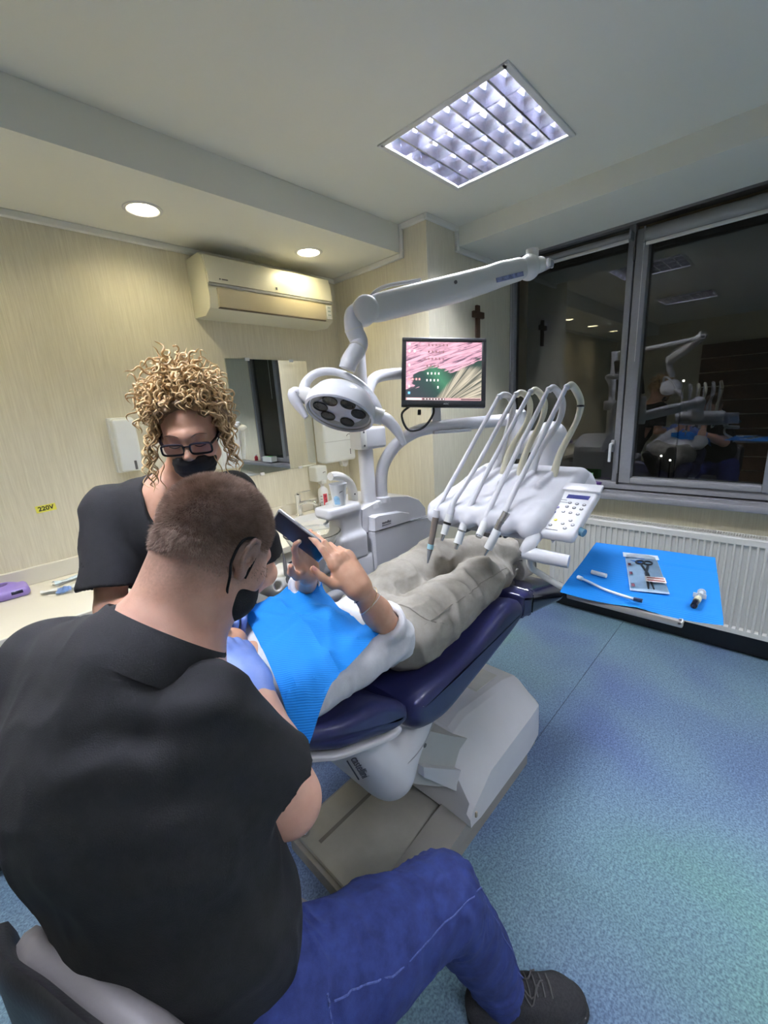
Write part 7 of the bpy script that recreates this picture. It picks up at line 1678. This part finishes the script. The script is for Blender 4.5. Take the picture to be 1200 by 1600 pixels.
    for k in range(7): curl(L(rg.uniform(-.05, .05), -.03 + rg.uniform(-.03, .04), .125), nrm(A[2] + rg.normal(size=3) * .5), rg.uniform(.06, .11), .011, 2.0, .0009, 1.4)
    co = part('curls', cur, HM, hair, fixn=False, angle=80); co['kind'] = 'stuff'
assistant()
# ---------------------------------------------------------------- patient lying in the chair
def patient():
    t = thing('person', (0.88, 0.92, 0.80), 'reclining patient in a white long sleeved top and grey jeans holding a phone', 'person')
    shR = np.array((0.455, 0.725, 1.005)); shL = np.array((0.475, 1.06, 1.005)); elR = np.array((0.735, 0.705, 1.005)); elL = np.array((0.72, 1.15, 0.965)); wrR = np.array((0.602, 0.692, 1.212)); pC = np.array((0.542, 0.819, 1.330)); pN = nrm((-0.89, -0.237, -0.384)); pL = np.array((0.438, -0.596, -0.647)); pL = nrm(pL - pN * (pL @ pN)); pS = np.cross(pN, pL); wrL = np.array((0.605, 0.890, 1.195)); d2 = nrm(pC - pS * 0.046 - pN * 0.02 - wrL)
    hc = np.array((0.262, 0.885, 1.085)); A = axes((0.35, 0.0, 0.93), (-0.93, 0.02, 0.35)); pel = np.array((0.88, 0.90, 0.90))
    S = SDF((0.10, 0.66, 0.92), (0.56, 1.12, 1.24), 0.0038); L = add_head(S, hc, A, 0.97, fem=True); S.cone(L(0, -0.03, -0.06), (0.45, 0.89, 1.01), 0.052, 0.055, 0.03); S.cone((0.45, 0.89, 1.01), shR, 0.05, 0.05, 0.04); S.cone((0.45, 0.89, 1.01), shL, 0.05, 0.05, 0.04)
    ex = []
    # right hand: back of the hand to the camera, thumb low
    Hn = SDF(wrR - (0.16, 0.14, 0.24), wrR + (0.22, 0.20, 0.22), 0.0024)
    d = nrm((-0.20, 0.47, 0.86)); n0 = nrm((0.55, 0.72, -0.28)); s0 = np.cross(d, n0); ro = 0.55; s = math.cos(ro) * s0 - math.sin(ro) * n0; n = math.cos(ro) * n0 + math.sin(ro) * s0
    c = dict(n=n, index=(0.12, 0.25, 0.20), middle=(0.22, 0.35, 0.25), ring=(0.55, 0.75, 0.45), little=(0.8, 0.85, 0.5))
    tipsR = hand(Hn, wrR, d, s, c, ((0.040, 0.050, 0.010), (0.072, 0.066, 0.012), (0.100, 0.074, 0.010)), 0.93, spread=-0.07)
    Hn.cone(wrR, wrR * .55 + elR * .45, 0.0245, 0.035, 0.02, flat=(n, 0.88)); Hn.cone(wrR * .55 + elR * .45, elR, 0.035, 0.038, 0.02); Hn.cone(wrR, wrR + d * 0.03, 0.0245, 0.025, 0.02, flat=(n, 0.75))
    V, F = Hn.mesh(); ex.append((relax(V, F, 1), F))
    # left hand behind the phone
    Hn = SDF(wrL - (0.20, 0.22, 0.16), wrL + (0.20, 0.24, 0.20), 0.0024)
    n2 = nrm(pS - d2 * (pS @ d2)); s2 = np.cross(n2, d2)
    c2 = dict(n=n2, index=(0.15, 0.35, 0.3), middle=(0.18, 0.35, 0.3), ring=(0.2, 0.4, 0.3), little=(0.25, 0.45, 0.3))
    tipsL = hand(Hn, wrL, d2, s2, c2, ((0.045, 0.052, 0.004), (0.075, 0.066, 0.004), (0.100, 0.066, 0.010)), 0.93, spread=0.03)
    Hn.cone(wrL, wrL * .5 + elL * .5, 0.0265, 0.037, 0.02)
    V, F = Hn.mesh(); ex.append((relax(V, F, 1), F))
    body = sdf_part('body', S, SKIN_P, t, it=1, extra=ex)
    NL = mat('nail_polish', (0.62, 0.30, 0.26), 0.25, var=0.03, coat=0.5)
    for nm in ('index', 'middle', 'ring', 'little', 'thumb'): nail(t, *tipsR[nm], NL)
    # white top
    T = SDF((0.30, 0.60, 0.80), (1.02, 1.28, 1.30), 0.0048); lat = (0, 0, 1.0)
    T.cone((0.47, 0.815, 1.0), (0.47, 0.975, 1.0), 0.085, 0.085, 0.04); T.cone((0.56, 0.83, 0.995), (0.56, 0.96, 0.995), 0.108, 0.108, 0.05); T.cone((0.70, 0.85, 0.955), (0.70, 0.95, 0.955), 0.092, 0.092, 0.06); T.cone((0.84, 0.83, 0.925), (0.84, 0.97, 0.925), 0.094, 0.094, 0.06)
    for y in (0.835, 0.955): T.ell((0.575, y, 1.06), (0.062, 0.058, 0.052), None, 0.04)
    T.cone((0.46, 0.82, 1.0), shR, 0.07, 0.058, 0.04); T.cone((0.46, 0.97, 1.0), shL, 0.07, 0.058, 0.04)
    fR = elR * .58 + wrR * .42; fL = elL * .25 + wrL * .75
    T.chain([shR, (shR + elR) / 2 + (0, 0.0, -0.005), elR], [0.060, 0.054, 0.050], 0.025); W = T.twin(); W.chain([elR, elR * .72 + wrR * .28, fR], [0.050, 0.050, 0.046], 0.02); W.cut(elR * .66 + wrR * .34, nrm(wrR - elR)); W.cone(elR * .78 + wrR * .22, wrR, 0.0405, 0.034, 0.003, 'sub'); T.merge(W, 0.015)
    T.chain([shL, (shL + elL) / 2, elL], [0.060, 0.054, 0.050], 0.025); W = T.twin(); W.chain([elL, elL * .6 + wrL * .4, fL], [0.050, 0.048, 0.041], 0.02); W.cut(elL * .22 + wrL * .78, nrm(wrL - elL)); W.cone(elL * .36 + wrL * .64, wrL, 0.036, 0.032, 0.003, 'sub'); T.merge(W, 0.015)
    def tf(p):
        a = 0.0035 * vnoise(p, (14, 10, 14), 61) - 0.004 * ridge(p, (16, 12, 16), 62)
        q = p - (elR + wrR) / 2; ax = nrm(wrR - elR); a += 0.003 * np.exp(-(q ** 2).sum(1) / 0.006) * np.sin(130 * (q @ ax) + 2.5 * vnoise(p, 25, 63))
        q = p - elR; a += 0.004 * np.exp(-(q ** 2).sum(1) / 0.008) * np.sin(90 * (q[:, 0] * .5 - q[:, 2] * .8) + 3 * vnoise(p, 16, 64))
        q = p - (elL * .4 + wrL * .6); ax = nrm(wrL - elL); a += 0.0035 * np.exp(-(q ** 2).sum(1) / 0.008) * np.sin(150 * (q @ ax) + 2 * vnoise(p, 25, 65)); return a
    T.disp(tf, 0.02); sdf_part('long_sleeved_top', T, WHITEC, t, it=1)
    # grey wide jeans: right leg along the chair, left leg crossed over it
    J = SDF((0.74, 0.64, 0.74), (1.74, 1.16, 1.16), 0.0055)
    hR = np.array((0.90, 0.80, 0.905)); hL = np.array((0.90, 1.0, 0.91)); kR = np.array((1.31, 0.795, 0.945)); kL = np.array((1.275, 0.985, 1.005)); aR = np.array((1.60, 0.865, 0.885)); aL = np.array((1.60, 0.815, 0.965))
    J.cone((0.88, 0.83, 0.91), (0.88, 0.97, 0.91), 0.102, 0.102, 0.04)
    J.chain([hR, (hR + kR) / 2 + (0, 0, .0), kR, (kR + aR) / 2, aR], [0.102, 0.093, 0.082, 0.074, 0.070], 0.03); J.chain([hL, (hL + kL) / 2 + (0, 0, .01), kL, (kL + aL) / 2 + (0, 0, .01), aL], [0.102, 0.09, 0.078, 0.066, 0.064], 0.025)
    J.cut(aL, nrm((0.92, -0.38, -0.05)), 0.0, aL - (.12, .16, .06), aL + (.14, .14, .14)); J.cut(aR + (0.0, 0, 0), nrm((1, 0.1, -0.15)), 0.0, aR - (.1, .05, .14), aR + (.14, .16, .055)); J.cone(aL - (0.03, -0.015, 0), aL + (0.06, -0.03, 0), 0.054, 0.056, 0.003, 'sub')
    def jf(p):
        a = 0.0055 * vnoise(p, (10, 14, 14), 71) - 0.010 * ridge(p, (9, 8, 9), 72) - 0.005 * ridge(p, (19, 15, 19), 74)
        for c0, k, w in ((np.array((1.0, 0.90, 0.98)), 1.0, 0.02), (kR, .8, .012), (kL, 1.0, .014), (aL - (.05, 0, 0), 1.0, .008), (np.array((0.95, .80, .93)), .9, .012)):
            q = p - c0; a += 0.006 * k * np.exp(-(q ** 2).sum(1) / w) * np.sin(70 * (q[:, 0] * .8 + q[:, 1] * .5 - q[:, 2] * .3) + 3.0 * vnoise(p, 11, 73)); 
        return a
    J.disp(jf, 0.03); je = sdf_part('jeans', J, GREYJ, t, it=1)
    SM = mat('grey_denim_seam', (0.24, 0.22, 0.19), 0.9)
    pth = surf_path(J, [hR + (0.0, 0, 0.04), (hR + kR) / 2 + (0, 0, 0.03), kR + (0, 0, 0.02), (kR + aR) / 2 + (0, 0, .02)], (0.2, 0.9, -0.35), 0.0012, 0.2, 50); part('side_seam', MB().tube(pth, 0.0016, 5), SM, je)
    pth = surf_path(J, [(0.86, 0.80, 1.05), (0.90, 0.74, 0.98), (0.97, 0.72, 0.93)], (0.25, 0.75, -0.6), 0.0012, 0.2, 20); part('pocket_seam', MB().tube(pth, 0.0016, 5), SM, je)
    # shoes
    GS = cloth_mat('grey_sneaker', (0.34, 0.325, 0.29), (0.42, 0.40, 0.36), 60, None, 0.3, 0.8, 300)
    def shoe(an, fd, up, m, ms):
        fd = nrm(fd); up = nrm(np.array(up) - fd * (np.array(up) @ fd)); K = SDF(an - 0.2, an + 0.27, 0.004); he = an - up * 0.02 - fd * 0.02; sd = np.cross(fd, up)
        K.chain([he, he + fd * 0.10, he + fd * 0.17], [0.036, 0.038, 0.036], 0.03); K.cone(he, he + up * 0.055, 0.035, 0.04, 0.02); K.cone(he + fd * .03 + up * .045, he + fd * .12 + up * .015, 0.034, 0.026, 0.03); K.cut(he + up * 0.07, up); K.cut(he - up * 0.024, -up); o = sdf_part('shoe', K, m, t, it=1)
        K2 = SDF(an - 0.2, an + 0.27, 0.004); K2.chain([he - up * .012, he + fd * 0.10 - up * .012, he + fd * 0.172 - up * .012], [0.039, 0.042, 0.039], 0.02); K2.cut(he - up * 0.018, up); K2.cut(he - up * 0.036, -up); sdf_part('sole', K2, ms, o, it=1)
        for k in range(3):
            pth = [Vector(march(K, he + fd * (0.06 + .022 * k) + sd * v + up * 0.11, -up, 0.001, 130) + up * .0015) for v in np.linspace(-.024, .024, 7)]; part('lace', MB().tube(pth, 0.0022, 6), mat('shoe_lace_dark', (0.05, 0.05, 0.05), 0.8), o)
    shoe(np.array((1.672, 0.790, 0.895)), (-0.05, 0.05, 1.0), (-1.0, 0.1, 0.0), GS, mat('sole_taupe', (0.22, 0.205, 0.18), 0.7))
    shoe(np.array((1.66, 0.93, 0.875)), (0.25, 0.35, 0.9), (-0.95, 0.1, 0.2), SHOEK, mat('sole_black', (0.02, 0.02, 0.022), 0.7))
    # bracelets and hair
    ax = nrm(elR - wrR)
    def band(f, r, m, thick, tilt):
        c0 = wrR + (elR - wrR) * f; u = nrm(np.cross(ax, n) + ax * tilt); v = nrm(n + ax * tilt * .5); part('bracelet', MB().tube([Vector(c0 + r * (u * math.cos(q) + v * 0.88 * math.sin(q))) for q in [2 * math.pi * i / 32 for i in range(32)]], thick, 6, closed=True), m, t)
    band(0.12, 0.0325, mat('dark_cord', (0.05, 0.04, 0.035), 0.7), 0.0012, 0.25); band(0.30, 0.0375, mat('pearl_band', (0.75, 0.70, 0.64), 0.3), 0.0013, 0.3); band(0.24, 0.0355, mat('gold_thin', (0.62, 0.42, 0.20), 0.3, metal=1.0), 0.0009, -0.1)
    HP = SDF(hc - 0.17, hc + 0.17, 0.005); HP.ell(L(0, -0.03, 0.045), (0.082, 0.092, 0.088), A, 0); HP.ell(L(0, 0.075, 0.0), (0.06, 0.06, 0.09), A, 0.01, 'sub'); HP.cut(L(0, 0.045, 0), A[1]); sdf_part('hair', HP, cloth_mat('brown_hair', (0.05, 0.03, 0.02), (0.10, 0.06, 0.04), 40, (1, 1, 6), .3, .6), t, it=1)
    return T, J
PT, PJ = patient()

# ---------------------------------------------------------------- bib draped over the chest
def bib():
    A_, B_, C_, D_ = [np.array(p) for p in ((0.475, 1.065), (0.705, 0.97), (0.672, 0.690), (0.36, 0.63))]
    nx, ny = 46, 46; Z = np.zeros((nx, ny)); XY = np.zeros((nx, ny, 2))
    for i in range(nx):
        for j in range(ny):
            u, v = i / (nx - 1), j / (ny - 1); p = (A_ * (1 - u) + B_ * u) * (1 - v) + (D_ * (1 - u) + C_ * u) * v; XY[i, j] = p
            ii = np.round((np.array((p[0], p[1], 0)) - PT.lo)[:2] / PT.h).astype(int); z = 0.93
            if 0 <= ii[0] < PT.n[0] and 0 <= ii[1] < PT.n[1]:
                k = np.nonzero(PT.F[ii[0], ii[1]] < 0)[0]; k = k[PT.lo[2] + PT.h * k < 1.13]
                if len(k): z = PT.lo[2] + PT.h * k.max()
            Z[i, j] = z
    W = Z.copy()
    for _ in range(26):     # paper bridges the hollows
        P = np.pad(W, 1, mode='edge'); W = np.maximum(Z, (P[:-2, 1:-1] + P[2:, 1:-1] + P[1:-1, :-2] + P[1:-1, 2:]) / 4)
    vs = []
    for i in range(nx):
        for j in range(ny):
            u, v = i / (nx - 1), j / (ny - 1)
            fold = 0.006 * max(0.0, 1 - abs(u - 0.35 - 0.1 * v) / 0.05) - 0.004 * max(0.0, 1 - abs(v - 0.5) / 0.03) + 0.005 * max(0, 1 - abs(u + v * .8 - 1.15) / 0.08) + 0.005 * max(0, 1 - abs(u - v * .9 + .05) / 0.07)
            vs.append((XY[i, j, 0], XY[i, j, 1], W[i, j] + 0.006 + fold + 0.002 * math.sin(9 * u + 4 * v)))
    b = MB().add(vs, [(i * ny + j, (i + 1) * ny + j, (i + 1) * ny + j + 1, i * ny + j + 1) for i in range(nx - 1) for j in range(ny - 1)])
    single('dental_bib', b, napkin_mat(), (0.55, 0.88, 1.05), 'creased bright blue paper bib on the chest of the patient', 'bib', fixn=False, angle=25)
bib()

def phone():
    C = Vector((0.542, 0.819, 1.330)); N = Vector((-0.89, -0.237, -0.384)).normalized(); Lx = Vector((0.438, -0.596, -0.647)); Lx = (Lx - N * Lx.dot(N)).normalized(); Sx = N.cross(Lx)
    M = Matrix(((Lx.x, Sx.x, N.x, C.x), (Lx.y, Sx.y, N.y, C.y), (Lx.z, Sx.z, N.z, C.z), (0, 0, 0, 1)))
    t = thing('smartphone', C, 'dark smartphone in a clear case held up by the patient', 'phone')
    part('case', MB().box((-0.0755, -0.0375, -0.0055), (0.0755, 0.0375, 0.0035), 0.0045, 3, M=M), mat('phone_silver', (0.55, 0.55, 0.57), 0.2, metal=0.6, var=0.03), t)
    part('screen', MB().box((-0.072, -0.034, 0.0025), (0.072, 0.034, 0.0042), 0.003, 2, M=M), mat('screen_black', (0.012, 0.012, 0.015), 0.3, var=0.05, spec=0.3), t)
    part('camera_bump', MB().box((-0.07, -0.032, -0.009), (-0.035, 0.005, -0.005), 0.003, 2, M=M), mat('phone_dark', (0.03, 0.03, 0.035), 0.25), t)
    part('side_key', MB().box((-0.03, 0.037, -0.0025), (-0.012, 0.0385, 0.0005), 0.0005, 1, M=M), mat('phone_silver', (0.55, 0.55, 0.57), 0.2, metal=0.6), t)
phone()
# ================================================================ night outside the window
def street_lamp(p, r, col, strength, label, post=True):
    t = thing('street_lamp', (p[0], p[1], p[2]), label, 'street lamp', 'lights outside in the night')
    m = mat('sodium_glow' if post else 'far_window_glow', (0.8, 0.5, 0.2), 0.5, var=0.02, emit=col, estr=strength)
    part('globe', MB().ell(p, (r, r, r), nu=12, nv=8), m, t)
    part('post', MB().tube([(p[0], p[1], p[2] - r), (p[0], p[1], -6.0)], 0.04, 8), mat('post_black', (0.002, 0.002, 0.002), 1.0, spec=0.0), t)
street_lamp((9.0, -9.66, 0.157), 0.11, (1.0, 0.45, 0.08), 40.0, 'orange street lamp outside, mirrored above the washbasin')
street_lamp((9.0, -9.66, 0.62), 0.05, (1.0, 0.45, 0.08), 25.0, 'small orange light above the street lamp in the mirror')
for p, l in (((25.0, 4.2, -1.9), 'white city light low in the opening sash pane'), ((25.0, 4.6, -1.7), 'paler city light beside the white one outside'), ((25.0, 6.7, 1.6), 'tiny far light in the left window pane'), ((25.0, 4.0, 1.9), 'tiny far light level with the lamp reflection')):
    street_lamp(p, 0.045, (1.0, 0.95, 0.8), 8.0, l, False)
